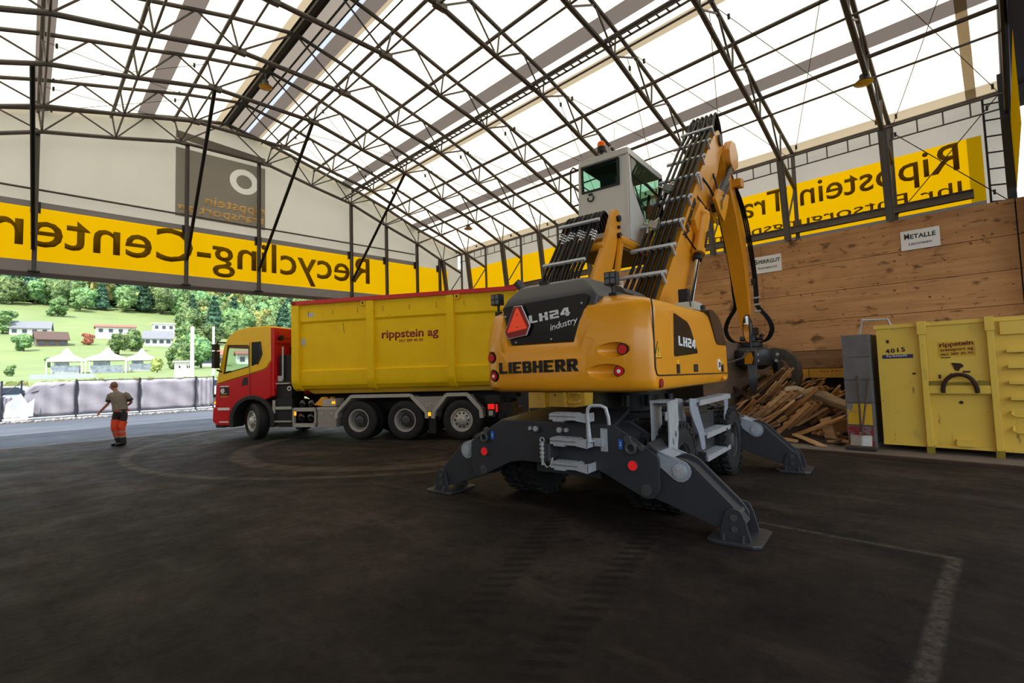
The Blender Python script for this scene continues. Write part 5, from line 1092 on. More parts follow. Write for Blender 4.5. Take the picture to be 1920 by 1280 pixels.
# ---- the container on it
CN = thing('roll_off_container', 'yellow open-top container with red rim lettered rippstein ag on the truck', 'container', TRP, TRR)
SEC = [(.96, 1.37), (1.08, 1.42), (1.17, 1.52), (1.205, 1.66), (1.215, 1.93), (1.165, 1.955), (1.165, 3.28), (1.205, 3.34), (1.205, 3.84)]
def csec(k=1.0): return [(y, z) for y, z in SEC]+[(-y, z) for y, z in SEC[::-1]]
ins = [(-1.12, 3.84), (-1.10, 1.7), (-.9, 1.47), (.9, 1.47), (1.10, 1.7), (1.12, 3.84)]
b = MB(); b.prism([(y, z) for y, z in SEC]+[(1.12, 3.84), (1.10, 1.7), (.9, 1.47), (-.9, 1.47), (-1.10, 1.7), (-1.12, 3.84)]+[(-y, z) for y, z in SEC[::-1]], -3.30, 3.30, 'x'); b.prism(csec(), 3.28, 3.36, 'x'); b.prism(csec(), -3.36, -3.28, 'x')
BODY = b.build('container_body', m_cy, CN, ang=25)
b = MB()
for s in (-1, 1):
    b.bx(-3.38, 3.46, s*1.14, s*1.28, 3.82, 3.93, .012)
b.bx(3.32, 3.46, -1.28, 1.28, 3.82, 3.93, .012); b.bx(-3.38, -3.24, -1.28, 1.28, 3.82, 3.93, .012); b.build('top_rim', m_trd, CN)
RIB = [(1.16, 3.82), (1.268, 3.82), (1.268, 1.70), (1.25, 1.56), (1.16, 1.42), (1.05, 1.36), (.95, 1.37), (1.10, 1.5), (1.16, 1.7)]
for f0, f1 in ((3.24, 3.48), (.88, 1.11), (-1.45, -1.24), (-3.38, -3.16)):
    for s in (1, -1): b = MB(); b.prism([(s*y, z) for y, z in RIB], f0, f1, 'x', .012); b.build('side_rib', m_cy, CN)
for f0 in (1.13, -1.62):
    b = MB(); b.bx(f0, f0+.14, 1.19, 1.265, 3.70, 3.82, .006); L_ = b.build('cover_lug', m_cy, CN)
    b = MB(); b.disc((f0+.07, 1.266, 3.76), (0, 1, 0), .032, .01, 14); b.build('lug_hole_shade', m_black, L_)  # lug opening drawn as a black disc in place of its shade
for s in (1, -1): b = MB(); b.prism([(3.2, 1.40), (2.96, 1.275), (-2.75, 1.275), (-3.2, 1.40)], s*.52, s*.98, 'y', .01); b.build('sill', mat('container_yellow_shaded', '#b98f08', .5, 0, .15), CN)  # darker copy of the container yellow puts underside shade into the paint
b = MB()
for i in range(8): f = 2.95-i*.78; b.tube([(f, 1.212, 3.64), (f, 1.215, 3.56), (f-.008, 1.214, 3.5)], .005, 5)
b.tube([(1.85, 1.168, 3.46), (1.85, 1.21, 3.40)], .005, 5); b.tube([(1.87, 1.168, 3.25), (1.85, 1.169, 3.05), (1.83, 1.168, 2.95)], .006, 5); b.tube([(.42, 1.207, 3.40), (.41, 1.207, 3.36)], .006, 5); b.build('scratch', mat('rust_scratch', '#5d3c10', .8), CN)
for q in ((2.78, 2.98, 1.204, 1.209, 3.46, 3.58), (3.08, 3.22, 1.164, 1.172, 2.66, 2.86)): b = MB(); b.bx(*q); b.build('sticker', mat('sticker_grey', '#bdbdb6', .5, 0, .1, 30), CN)
b = MB(); text(b, 'rippstein ag', (.68, 1.166, 2.685), (-1, 0, 0), (0, 0, 1), 1.66, .285, bold=.022, depth=.004); b.build('firm_lettering', m_dred, CN, flat=True)
b = MB(); text(b, '062 289 40 50', (.17, 1.166, 2.635), (-1, 0, 0), (0, 0, 1), .70, .075, bold=.012, depth=.004); b.build('phone_lettering', m_dred, CN, flat=True)
# ================================================================ BAYS, YELLOW CONTAINERS, BLOCKS, WASTE WOOD, TOOLS, SIGNS, WORKER
def rusty(name, base):
    M = bpy.data.materials.new(name); M.use_nodes = True; n = M.node_tree.nodes; l = M.node_tree.links; p = n['Principled BSDF']; p.inputs['Roughness'].default_value = .5
    tc = n.new('ShaderNodeTexCoord')
    def nz(s, st=(1, 1, 1), d=5):
        mp = n.new('ShaderNodeMapping'); mp.inputs['Scale'].default_value = st; l.new(tc.outputs['Object'], mp.inputs[0]); x = n.new('ShaderNodeTexNoise'); x.inputs['Scale'].default_value = s; x.inputs['Detail'].default_value = d; x.inputs['Roughness'].default_value = .62; l.new(mp.outputs[0], x.inputs['Vector']); return x.outputs[0]
    def rp(v, a, c, ca, cc):
        r_ = n.new('ShaderNodeValToRGB'); r_.color_ramp.elements[0].position = a; r_.color_ramp.elements[0].color = ca; r_.color_ramp.elements[1].position = c; r_.color_ramp.elements[1].color = cc; l.new(v, r_.inputs[0]); return r_.outputs[0]
    def mx(f, a, c):
        x = n.new('ShaderNodeMix'); x.data_type = 'RGBA'; l.new(f, x.inputs[0])
        for i, q in ((6, a), (7, c)):
            if isinstance(q, tuple): x.inputs[i].default_value = q
            else: l.new(q, x.inputs[i])
        return x.outputs[2]
    g0, g1 = (0, 0, 0, 1), (1, 1, 1, 1)
    col = rp(nz(1.3), .3, .7, lin(base), tuple(v*1.0 for v in lin('#dcb94a')))
    col = mx(rp(nz(5.0, (1, 1, .25)), .665, .73, g0, (.85,)*3+(1,)), col, lin('#6b3a1c')); col = mx(rp(nz(11.0), .69, .73, g0, g1), col, lin('#33170c')); col = mx(rp(nz(2.4), .60, .74, g0, (.4,)*3+(1,)), col, lin('#8c7a3e'))
    l.new(col, p.inputs['Base Color']); MATS[name] = M; return M
m_rust = rusty('weathered_yellow_paint', '#d8b23c')
m_rustdk = mat('bare_rust', '#3f2415', .8, .2, .4, 15)
m_navy = mat('navy_label', '#1d1f5c', .5, 0, .05)
m_brown = mat('faded_red_brown_lettering', '#7c3516', .6, 0, .2, 20)
def skip(x, yc, label, full=True):
    t = thing('skip_container', label, 'container', (x, yc, 0.04), 0)
    b = MB(); hw = 1.15
    b.bx(0, .06, -hw, hw, .10, 2.36, .01); b.build('front_wall', m_rust, t)
    for y in (hw-.05, -hw): b = MB(); b.bx(.055, 4.2, y, y+.05, .10, 2.36, .01); b.build('side_wall', m_rust, t)
    b = MB(); b.bx(.055, 4.2, -hw+.05, hw-.05, .10, .18); b.build('floor_plate', m_rust, t); b = MB(); b.bx(-.03, .03, -hw-.03, hw+.03, 2.31, 2.38, .01); b.build('top_rail', m_rust, t); b = MB(); b.bx(-.03, .02, -hw, hw, .10, .155, .008); b.build('bottom_rail', m_rust, t)
    for y in (.46, -.44):
        b = MB(); b.prism([(-.03, 2.36), (-.11, 2.36), (-.11, .12), (-.05, .08), (.0, .08)], y-.045, y+.045, 'y', .008); b.bx(-.13, -.02, y-.06, y+.06, 2.16, 2.40, .008); b.build('front_rib', m_rust, t)
        b = MB(); b.bx(-.09, .02, y-.055, y+.055, -.035, .14, .01); b.build('foot', mat('foot_yellow', '#8f7a12', .6, 0, .3, 6), t)
    b = MB(); b.bx(-.10, 0.01, -.40, .42, 1.08, 1.22, .01); b.prism([(-.39, 1.24), (-.39, 1.31), (-.2, 1.30), (-.22, 1.24)], -.05, .0, 'x'); b.prism([(.42, 1.24), (.42, 1.31), (.22, 1.30), (.24, 1.24)], -.05, .0, 'x'); b.bx(-.055, 0, -.41, .43, 1.06, 1.075); b.build('hook_beam', m_rust, t)
    b = MB(); b.tube(smooth([(-.10, .225, 1.10), (-.125, .215, 1.20), (-.135, .17, 1.32), (-.14, .09, 1.395), (-.14, 0, 1.415), (-.14, -.09, 1.395), (-.135, -.17, 1.32), (-.125, -.215, 1.20), (-.10, -.225, 1.10)], 4), .034, 10); b.build('hook_bail', m_rustdk, t)
    b = MB(); b.bx(-.012, 0, -.19, .19, 1.10, 1.28, .004); b.prism([(-.19, 1.22), (-.38, 1.22), (-.38, 1.30), (-.24, 1.31)], -.09, -.02, 'x'); b.prism([(.19, 1.22), (.40, 1.22), (.40, 1.30), (.24, 1.31)], -.09, -.02, 'x'); b.build('bail_gusset', MATS['foot_yellow'] if 'foot_yellow' in MATS else m_rust, t)
    b = MB(); b.box((-.04, -.02, .21), (.09, .24, .11), None, .01); b.build('lug_box', m_rust, t)
    b = MB(); b.disc((-.005, 0, .92), (1, 0, 0), .028, .02, 12); b.prism(round_poly([(.10, 1.625), (-.04, 1.61), (-.075, 1.56), (-.02, 1.52), (.0, 1.47), (.05, 1.49), (.07, 1.57)], .02), -.012, 0, 'x')
    for y, z, w_, h in ((.16, 1.72, .13, .015), (-.10, 1.46, .10, .03), (.09, 1.40, .06, .07), (.26, 1.38, .03, .07), (.62, 1.44, .05, .03), (.98, 2.06, .04, .06)): b.box((-.004, y, z), (.01, w_, h))
    b.build('rust_holes', m_rustdk, t)
    b = MB()
    for i in range(6):
        z = 1.80-i*.265; b.tube([(.0, -.62, z+.05), (-.10, -.62, z-.01), (-.12, -.66, z-.03), (-.12, -.95, z-.03), (-.1, -1.0, z), (0, -1.0, z+.04)], .018, 8) if i > 3 else b.bx(-.13, 0, -1.0, -.62, z-.025, z+.025, .01)
    b.bx(-.06, 0, -1.1, -.56, 2.08, 2.3, .01); b.build('climbing_rungs', m_rust, t)
    if full:
        b = MB(); b.bx(-.006, .0, .615, 1.08, 1.735, 1.805); L1 = b.build('name_label', m_navy, t)
        b = MB(); text(b, 'Farbtöpfe', (-.008, 1.01, 1.75), (0, -1, .03), (0, 0, 1), .31, .045, depth=.002, bold=.01); b.build('label_text', m_white, L1, flat=True)
        b = MB(); text(b, '4015', (-.004, 1.02, 1.83), (0, -1, .10), (0, 0, 1), .30, .085, depth=.003, bold=.03, space=1.25); b.build('number_lettering', m_black, t, flat=True)
    b = MB(); b.bx(-.003, 0, -.24, .26, 1.74, 2.0); PT = b.build('firm_patch', mat('fresher_yellow_patch', '#d0a012', .5, 0, .2, 10), t)
    b = MB(); text(b, 'rippstein', (-.005, .23, 1.885), (0, -1, .06), (0, 0, 1), .45, .10, depth=.002, bold=.03); text(b, 'transport ag', (-.005, .225, 1.815), (0, -1, .05), (0, 0, 1), .44, .06, depth=.002, bold=.025); text(b, '062 289 40 50', (-.005, .22, 1.755), (0, -1, .05), (0, 0, 1), .43, .042, depth=.002, bold=.015); b.build('firm_lettering', m_brown, PT, flat=True)
    return t
skip(11.78, .60, 'weathered yellow steel skip numbered 4015 with a hook bail on its front')
skip(11.85, 10.05, 'pale yellow steel skip half hidden behind the truck and the handler', False)
# concrete block stack with tools leaning on it
m_blk = mat('grey_concrete_block', '#6d6864', .85, 0, .3, 3, .3, 25)
def paint_mat(nm, col, wear, lo=.5, hi=.56):
    M = mat(nm, col, .6, 0, .5, 3.5, .1, 20, col2=wear)
    for q in M.node_tree.nodes:
        if q.type == 'VALTORGB': q.color_ramp.elements[0].position = lo-.1; q.color_ramp.elements[1].position = lo-.06
    return M
m_blky = paint_mat('flaking_yellow_block_paint', '#c79a14', '#7a716a'); m_blkr = paint_mat('flaking_red_block_paint', '#7e161b', '#6c625d')
def block(x0, x1, y0, y1, z0, z1, mt, label, knob=False, face=None, grp='concrete blocks'):
    b = MB(); b.bx(x0, x1, y0, y1, z0+.004, z1-.004, .022)
    c = ((x0+x1)/2, (y0+y1)/2, z0)
    if knob: b.cyl((x0+.3, c[1], z1-.01), (x0+.3, c[1], z1+.06), .17, 16, .12)
    o = b.build('concrete_block', mt, loc=c); tag(o, label, 'block', grp)
    if face: q = MB(); q.bx(x0-.006, x0+.01, y0+.02, y1-.02, z0+.02, z1-.02, .004); q.build('painted_face', face, o).location = (-c[0], -c[1], -c[2])
    return o
H5 = .445
for i, (w_, lb) in enumerate((('red', 'red-fronted concrete block at the bottom of the stack beside skip 4015'), ('yellow', 'flaking yellow-fronted concrete block, second from the bottom beside skip 4015'), (None, 'grey concrete block in the middle of the stack beside skip 4015'), (None, 'grey concrete block with round stud, fourth up beside skip 4015'), (None, 'grey concrete block on top of the stack beside skip 4015'))):
    block(11.62, 12.5, 1.86-.012*(4-i)*0, 2.30, .04+i*H5, .04+(i+1)*H5, m_blk, lb, i == 3, {'red': m_blkr, 'yellow': m_blky}.get(w_))
b = MB(); b.tube([(11.8, 2.02, 2.27), (11.75, 1.95, 2.55), (11.75, 1.55, 2.53), (11.8, 1.48, 2.30)], .018, 8); b.tube([(12.1, 1.52, 2.28), (11.75, 1.55, 2.53)], .016, 6); tag(b.build('lifting_frame', m_galv, loc=(11.8, 1.8, 2.26)), 'bent metal tube frame on top of the grey block stack', 'frame')
k = 0
m_blkb = mat('brownish_concrete_block', '#7a6350', .85, 0, .35, 2.5, .3, 25)
rows = ['bottom', 'second', 'third', 'fourth', 'top']; cols_ = ['frontmost', 'second from front', 'third from front', 'against the timber']
for r_ in range(5):
    for c_ in range(4):
        x0 = 12.6+c_*.92+(.2 if r_ % 2 else 0)
        block(x0, min(x0+.91, 16.2), 5.12, 5.62, .04+r_*.46, .04+(r_+1)*.46, m_blkb, f'brown concrete block of the divider behind the grapple, {rows[r_]} row, {cols_[c_]}', grp='blocks of the bay divider')
# shovel and broom
def board(nm, p0, p1, w_, th, mt, up=(0, 0, 1)):
    c = V(p0); b = MB(); b.bar(V(p0), V(p1), w_, th, up); return b.build(nm, mt, loc=c)
m_handle = mat('dark_ash_handle', '#4b3a2d', .7, 0, .2, 8); m_blade = mat('scoured_aluminium_blade', '#9a948c', .4, .5, .25, 10)
t = thing('shovel', 'broad silver snow shovel leaning on the painted block stack', 'shovel', (11.45, 2.05, .04))
b = MB(); b.cyl((.0, .0, .30), (.13, .02, 1.42), .018, 8); b.build('handle', m_handle, t)
b = MB(); b.rings([[V((.012*math.cos(i)*0-.02-.05*(1-abs(i-4)/4)+dx, (i-4)*.043, z)) for i in range(9)]+[V((-.012-.05*(1-abs(i-4)/4)+dx, (i-4)*.043, z)) for i in range(8, -1, -1)] for z, dx in ((.0, -.06), (.12, -.03), (.24, .0), (.28, .01))]); b.cyl((-.04, 0, .1), (.01, 0, .34), .026, 8); b.build('blade', m_blade, t)
t = thing('broom', 'broom with dark wide bristle head leaning beside the shovel', 'broom', (11.38, 2.06, .04))
b = MB(); b.cyl((0.0, 0.0, .09), (.2, -.17, 1.38), .017, 8); b.build('handle', m_handle, t)
b = MB(); b.bx(-.06, .04, -.24, .24, .05, .09, .008); b.build('head', m_handle, t); b = MB(); b.prism([(-.07, .0), (.06, .0), (.04, .055), (-.05, .055)], -.24, .24, 'y'); b.build('bristles', m_black, t)
# signs on the timber wall
m_sign = mat('white_sign_board', '#d6d2cc', .5, 0, .04)
def sign(y0, y1, z0, z1, big, small, label, bw=(.86, .42, .50), sw=(.58, .16, .2)):
    b = MB(); b.bx(XB-.02, XB-.002, y0, y1, z0, z1, .003); o = b.build('bay_sign', m_sign, loc=(XB-.01, y0, z0)); tag(o, label, 'sign', 'white signs on the timber wall')
    W_, H_ = y1-y0, z1-z0; P = V((XB-.01, y0, z0)); q = MB()
    w1 = W_*bw[0]; y_ = y1-(W_-w1)/2
    fw_ = w1*.16 if len(big) < 8 else w1*.13
    text(q, big[0], (XB-.023, y_, z0+H_*.56), (0, -1, 0), (0, 0, 1), fw_, H_*.29, bold=.02, depth=.003); text(q, big[1:], (XB-.023, y_-fw_-.02, z0+H_*.56), (0, -1, 0), (0, 0, 1), w1-fw_-.02, H_*.23, bold=.02, depth=.003)
    w2 = W_*sw[0]; y_ = y1-(W_-w2)/2
    if small: text(q, small[0], (XB-.023, y_, z0+H_*.24), (0, -1, 0), (0, 0, 1), w2*.09, H_*.13, bold=.008, depth=.003); text(q, small[1:], (XB-.023, y_-w2*.11, z0+H_*.24), (0, -1, 0), (0, 0, 1), w2*.89, H_*.10, bold=.008, depth=.003)
    for v in q.bm.verts: v.co -= P
    q.build('sign_text', m_black, o, flat=True)
sign(.965, 1.745, 4.585, 5.09, 'METALLE', 'LEICHTEISEN', 'white METALLE sign high on the timber wall above skip 4015', bw=(.80, 0, 0))
sign(4.62, 5.42, 4.57, 5.09, 'SPERRGUT', 'SORTIERPLATZ', 'white SPERRGUT sign on the timber wall beside the grapple stick', bw=(.92, 0, 0), sw=(.68, 0, 0))
sign(10.18, 10.94, 4.76, 5.12, 'ALTHOLZ', '', 'white ALTHOLZ sign on the timber wall half hidden by the machine', bw=(.86, 0, 0))
# ---------------- the heap of waste wood
WD = [wood_mat('pale_split_wood', '#c39a6b', '#a87f52', '#5a3a20', 1.5, False), wood_mat('warm_board_wood', '#b38352', '#94673d', '#4f321c', 1.5, False), wood_mat('grey_brown_board', '#8a6a4c', '#6e5239', '#3d2817', 1.5, False), wood_mat('dark_old_board', '#54402f', '#3d2d20', '#241810', 1.5, False)]
def pile_h(x, y):      # how high the heap stands
    d = max(0.0, min(1.0, (x-11.7)/2.4)); e = max(0.0, min(1, (y-2.5)/2.3))
    return max(0.06, (0.15+1.15*d)*(0.30+.70*e))
b = MB(); G = [[V((11.9+4.3*i/12, 2.42+2.62*j/9, .035+.80*pile_h(11.9+4.3*i/12, 2.42+2.62*j/9)*(.0 if i == 0 or j == 0 else 1)+(0 if i == 0 else rnd.uniform(-.05, .05)))) for j in range(10)] for i in range(13)]
for i in range(12):
    for j in range(9): b.quad(G[i][j], G[i+1][j], G[i+1][j+1], G[i][j+1])
o = b.build('wood_chips', mat('dark_wood_debris', '#4a3524', .9, 0, .6, 14, 1.0, 12, col2='#1e140c')); bmr = o; tag(o, 'mass of small splintered wood debris filling the heap', 'wood debris', kind='stuff')
def plank_at(c, L, w_, th, yaw, pit, roll, mt, nm='scrap_board', label='splintered scrap board in the waste wood heap', grp='scrap boards in the waste wood heap'):
    M = (Matrix.Rotation(yaw, 3, 'Z')@Matrix.Rotation(-pit, 3, 'Y')@Matrix.Rotation(roll, 3, 'X'))
    b = MB(); hx, hy, hz = L/2, w_/2, th/2; cutA, cutB = rnd.uniform(-.06, .06), rnd.uniform(-.06, .06)
    vs = []
    for x, cu_ in ((-hx, cutA), (0, 0), (hx, cutB)):
        bow = rnd.uniform(-.008, .008); vs.append([V((x+cu_*(1 if y > 0 else -1), y, z+bow)) for y, z in ((-hy, -hz), (hy, -hz), (hy, hz), (-hy, hz))])
    b.rings([[M@q for q in r_] for r_ in vs]); o = b.build(nm, mt); o.location = c; tag(o, label, 'board', grp); return o
# slatted frames leaning in a row: the light battens that fan across the left of the heap
def pallet(c, yaw, pit, L, W_, n, label, mt):
    t = thing('slatted_pallet', label, 'pallet', c, yaw, 'broken slatted pallets in the heap'); q = Matrix.Rotation(-pit, 3, 'Y')
    for k in range(3):
        b = MB(); y = (k-1)*W_*.45; b.box(q@V((0, y, 0)), (L, .07, .08), q, .004); b.build('bearer', mt, t)
    for k in range(n):
        x = -L/2+.05+(L-.1)*k/(n-1); b = MB(); b.box(q@V((x, 0, .055)), (.085, W_, .02), q); b.build('slat', WD[k % 2], t)
    return t
pallet((12.55, 3.95, .68), R(-100), R(40), 1.25, .8, 7, 'slatted pallet lying tilted at the front of the wood heap', WD[0])
pallet((12.95, 3.45, .72), R(-95), R(42), 1.3, .75, 7, 'slatted pallet leaning in the middle of the wood heap', WD[1])
pallet((12.35, 3.40, .45), R(-98), R(44), 1.15, .7, 6, 'slatted pallet at the right front of the wood heap', WD[1])
t = thing('lattice_frame', 'light wooden lattice frame sticking up from the top of the heap', 'frame', (13.25, 4.18, 1.05), R(-94), None); q = Matrix.Rotation(R(-50), 3, 'Y')
for k in range(3): b = MB(); b.box(q@V((0 if k else -.15, (k-1)*.20, 0)), (1.5 if k else 1.0, .035, .035), q); b.build('rail', WD[0], t)
for k in range(6): b = MB(); b.box(q@V((-.7+k*.24, (.1 if k > 3 else 0), .02)), (.03, .2 if k > 3 else .42, .025), q); b.build('crossbar', WD[0], t)
for i in range(150):
    u_, v_ = rnd.random(), rnd.random(); x = 12.0+3.6*u_**1.3; y = 2.5+2.45*v_
    h = pile_h(x, y)*.86; fan = y > 3.0
    yaw = rnd.gauss(R(-97), R(13)) if fan else rnd.uniform(0, math.pi); pit = rnd.gauss(R(34), R(9)) if fan else rnd.gauss(0, R(18))
    L = rnd.uniform(.55, 1.35) if fan else rnd.uniform(.3, .95)
    z = .06+h+ (abs(math.sin(pit))*.10)
    if x < 12.5 and not fan: z = max(.07, z*.6)
    lowest = L/2*abs(math.sin(pit))
    z = max(z, lowest+.05)
    plank_at((x, y, z), L, rnd.choice([.05, .07, .09, .11, .14]), rnd.choice([.02, .025, .04, .05]), yaw, pit, rnd.gauss(0, .35), rnd.choice(WD[:3] if i % 5 else WD))
plank_at((12.5, 2.60, .34), 1.25, .28, .03, R(60), R(-18), R(70), WD[1], label='broad plywood board leaning at the right end of the wood heap', grp='larger boards in the wood heap')
plank_at((12.15, 2.75, .30), .52, .22, .03, R(80), R(80), R(85), WD[0], label='short upright board near the right end of the wood heap', grp='larger boards in the wood heap')
plank_at((11.75, 3.05, .12), .75, .20, .04, R(55), R(10), R(10), WD[0], label='thick board lying in front of the wood heap', grp='larger boards in the wood heap')
plank_at((11.85, 3.62, .10), .8, .09, .05, R(70), R(4), 0, WD[0], label='split batten lying on the slab in front of the heap', grp='larger boards in the wood heap')
plank_at((13.2, 4.75, .95), 1.0, .22, .05, R(60), R(25), R(20), WD[3], label='dark charred board at the left top of the wood heap', grp='larger boards in the wood heap')
# pale log and torn sheet on the heap
b = MB(); pts = [(13.0, 3.42, .98), (13.05, 3.2, 1.0), (12.9, 2.95, .92), (12.7, 2.65, .83), (12.6, 2.38, .74)]
b.tube(pts, [.10, .19, .16, .12, .09], 12)
for v in b.bm.verts: v.co += V((rnd.uniform(-.02, .02), rnd.uniform(-.02, .02), rnd.uniform(-.02, .02)))
tag(b.build('tree_trunk', wood_mat('pale_barkless_trunk', '#a08a6c', '#857052', '#4a3a28', 1.0, False), loc=(12.8, 2.9, .8)), 'pale barkless trunk lying across the top right of the heap', 'log')
b = MB(); b.prism(round_poly([(-.22, .0), (-.20, .16), (.0, .24), (.22, .20), (.24, .02), (.05, -.12)], .05), -.03, .03, 'x', .01); o = b.build('plastic_panel', mat('cream_plastic', '#b9a88c', .5, 0, .1)); o.location = (12.95, 3.55, .98); o.rotation_euler = (0, R(20), R(15)); tag(o, 'cream plastic panel lying on top of the wood heap', 'panel')
b = MB(); b.bx(12.9, 14.6, 2.4, 3.2, .55, .59); tag(b.build('sagging_panel', WD[3], loc=(13.5, 2.8, .57)), 'dark wide board under the pale trunk at the back of the heap', 'board')
# ---------------- worker
PX_, PY_ = 1.945, 17.50
WK = thing('worker', 'worker in grey-brown shirt and orange work trousers walking away towards the opening', 'person', (PX_, PY_, 0), -math.atan2(PX_, PY_))
# local: x to the picture's right, y away from the camera
def skin_mesh(nm, verts, edges, radii, mt, parent, sub=2, smooth=True):
    me = bpy.data.meshes.new(nm); me.from_pydata([V(v) for v in verts], edges, []); o = bpy.data.objects.new(nm, me); COL.objects.link(o)
    md = o.modifiers.new('skin', 'SKIN'); md.use_smooth_shade = True
    for i, r_ in enumerate(radii):
        sv = me.skin_vertices[0].data[i]; sv.radius = r_ if isinstance(r_, tuple) else (r_, r_); sv.use_root = (i == 0)
    if sub: s = o.modifiers.new('sub', 'SUBSURF'); s.levels = s.render_levels = sub
    bpy.context.view_layer.update(); dg = bpy.context.evaluated_depsgraph_get(); m2 = bpy.data.meshes.new_from_object(o.evaluated_get(dg)); m2.name = nm
    o.modifiers.clear(); o.data = m2; m2.materials.clear(); m2.materials.append(mt)
    for p in m2.polygons: p.use_smooth = True; p.material_index = 0
    o.parent = parent; return o
m_skin = mat('tanned_skin', '#b87a5a', .5, 0, .08, 20); m_shirt = mat('grey_brown_shirt', '#857a6a', .85, 0, .15, 15, .3, 30); m_trs = mat('dark_brown_trousers', '#2f2a26', .85, 0, .2, 12); m_ort = mat('orange_high_visibility', '#e2491c', .75, 0, .12, 10); m_refl = mat('grey_reflective_tape', '#8f8a84', .4, 0, .1); m_hair = mat('short_fair_brown_hair', '#7a5c40', .8, 0, .25, 40)
J = dict(pel=(-.03, .02, .98), sp=(-.05, .04, 1.16), ch=(-.08, .05, 1.36), nk=(-.14, .07, 1.53), hd=(-.18, .10, 1.66), sl=(-.25, .10, 1.44), el=(-.29, .12, 1.20), wl=(-.46, .20, .99), hl=(-.50, .22, .93), sr=(.10, .02, 1.44), er=(.215, .05, 1.20), wr=(.11, .25, 1.10), hr=(.07, .30, 1.09), pl=(-.12, .04, .93), kl=(-.15, .02, .52), al=(-.03, .08, .09), tl=(-.19, .13, .045), pr=(.07, .01, .93), kr=(.0, -.05, .51), ar=(.055, -.04, .09), tr=(-.09, .02, .045))
names = list(J); ix = {k: i for i, k in enumerate(names)}
ed = [('pel', 'sp'), ('sp', 'ch'), ('ch', 'nk'), ('nk', 'hd'), ('ch', 'sl'), ('sl', 'el'), ('el', 'wl'), ('wl', 'hl'), ('ch', 'sr'), ('sr', 'er'), ('er', 'wr'), ('wr', 'hr'), ('pel', 'pl'), ('pl', 'kl'), ('kl', 'al'), ('al', 'tl'), ('pel', 'pr'), ('pr', 'kr'), ('kr', 'ar'), ('ar', 'tr')]
rad = dict(pel=.12, sp=.10, ch=.10, nk=.052, hd=.095, sl=.045, el=.042, wl=.032, hl=.036, sr=.045, er=.042, wr=.032, hr=.036, pl=.09, kl=.06, al=.045, tl=.04, pr=.09, kr=.06, ar=.045, tr=.04)
vv = [J[n_] for n_ in names]; ee = [(ix[a], ix[c]) for a, c in ed]; rr = [rad[n_] for n_ in names]
def finger(base, dirs, r0):
    p = V(J[base]); prev = ix[base]
    for d in dirs:
        p = p+V(d); vv.append(tuple(p)); rr.append(r0); ee.append((prev, len(vv)-1)); prev = len(vv)-1; r0 *= .85
for k in range(4): finger('hl', [(-.012-.004*k, .016*(k-1.5)+.012, -.035), (-.004, .004, -.030-.004*(k in (1, 2))), (.006, .004, -.022)], .0095)
finger('hl', [(.012, -.022, -.018), (.002, -.008, -.028)], .010)
for k in range(4): finger('hr', [(-.03, .02, .016*(k-1.5)), (-.028, .006, -.002), (-.016, -.014, -.002)], .0095)
finger('hr', [(-.012, .012, .034), (-.024, .008, .012)], .010)
body_o = skin_mesh('body', vv, ee, rr, m_skin, WK)
b = MB(); b.sph((-.185, .11, 1.665), .095, 3, (.86, 1.0, 1.18)); b.sph((-.245, .175, 1.655), .02, 1, (.8, .9, 1.1)); b.sph((-.275, .05+.13, 1.63), .018, 1)
b.build('head', m_skin, body_o)
b = MB(); b.sph((-.178, .095, 1.695), .099, 3, (.88, 1.0, 1.02)); b.build('hair', m_hair, WK)
b = MB(); b.sph((-.20, .02, 1.65), .024, 2, (.5, .6, 1.2)); b.sph((-.10, .12, 1.65), .022, 2, (.4, .7, 1.2)); b.sph((-.262, .175, 1.66), .016, 2, (1, .9, 1.1)); b.build('ears_and_nose', m_skin, body_o)
b = MB(); b.rings([[V((cx+rx*math.cos(q*math.pi/10), cy+ry*math.sin(q*math.pi/10), z+.02*math.sin(q*.6+z*20))) for q in range(20)] for cx, cy, z, rx, ry in ((-.03, .02, .95, .172, .135), (-.035, .025, 1.02, .178, .138), (-.045, .035, 1.12, .170, .13), (-.06, .045, 1.24, .182, .135), (-.075, .05, 1.36, .198, .135), (-.085, .055, 1.43, .190, .115), (-.11, .062, 1.485, .125, .09), (-.13, .07, 1.53, .068, .066))])
b.tube([(-.20, .085, 1.43), (-.255, .10, 1.40), (-.275, .11, 1.33), (-.285, .118, 1.26)], [.085, .082, .075, .07], 12); b.tube([(.04, .035, 1.43), (.105, .025, 1.40), (.15, .033, 1.33), (.185, .04, 1.26)], [.085, .082, .075, .07], 12)
b.build('shirt', m_shirt, WK, ang=80)
b = MB(); b.cyl((-.276, .11, 1.30), (-.288, .12, 1.24), .078, 14, .076); b.cyl((.165, .035, 1.30), (.192, .04, 1.24), .078, 14, .076); b.build('dark_cuffs', m_trs, WK)
skin_mesh('trousers', [(-.035, .02, 1.06), (-.03, .02, .93), (-.115, .04, .86), (-.15, .03, .58), (.06, .01, .86), (.01, -.045, .56)], [(0, 1), (1, 2), (2, 3), (1, 4), (4, 5)], [(.15, .125), (.175, .14), (.11, .11), (.085, .085), (.11, .11), (.085, .085)], m_trs, WK)
b = MB(); b.cyl((-.13, .04, .74), (-.15, .03, .52), .102, 16, .09); b.cyl((-.15, .03, .53), (-.085, .055, .26), .09, 16, .075); b.cyl((.035, -.02, .68), (.0, -.05, .50), .100, 16, .088); b.cyl((0, -.05, .51), (.035, -.045, .26), .088, 16, .075); b.box((.14, -.0, .97), (.07, .1, .06), None, .02); b.box((-.09, -.09, .985), (.05, .04, .05), None, .01); b.build('orange_legs', m_ort, WK)
b = MB()
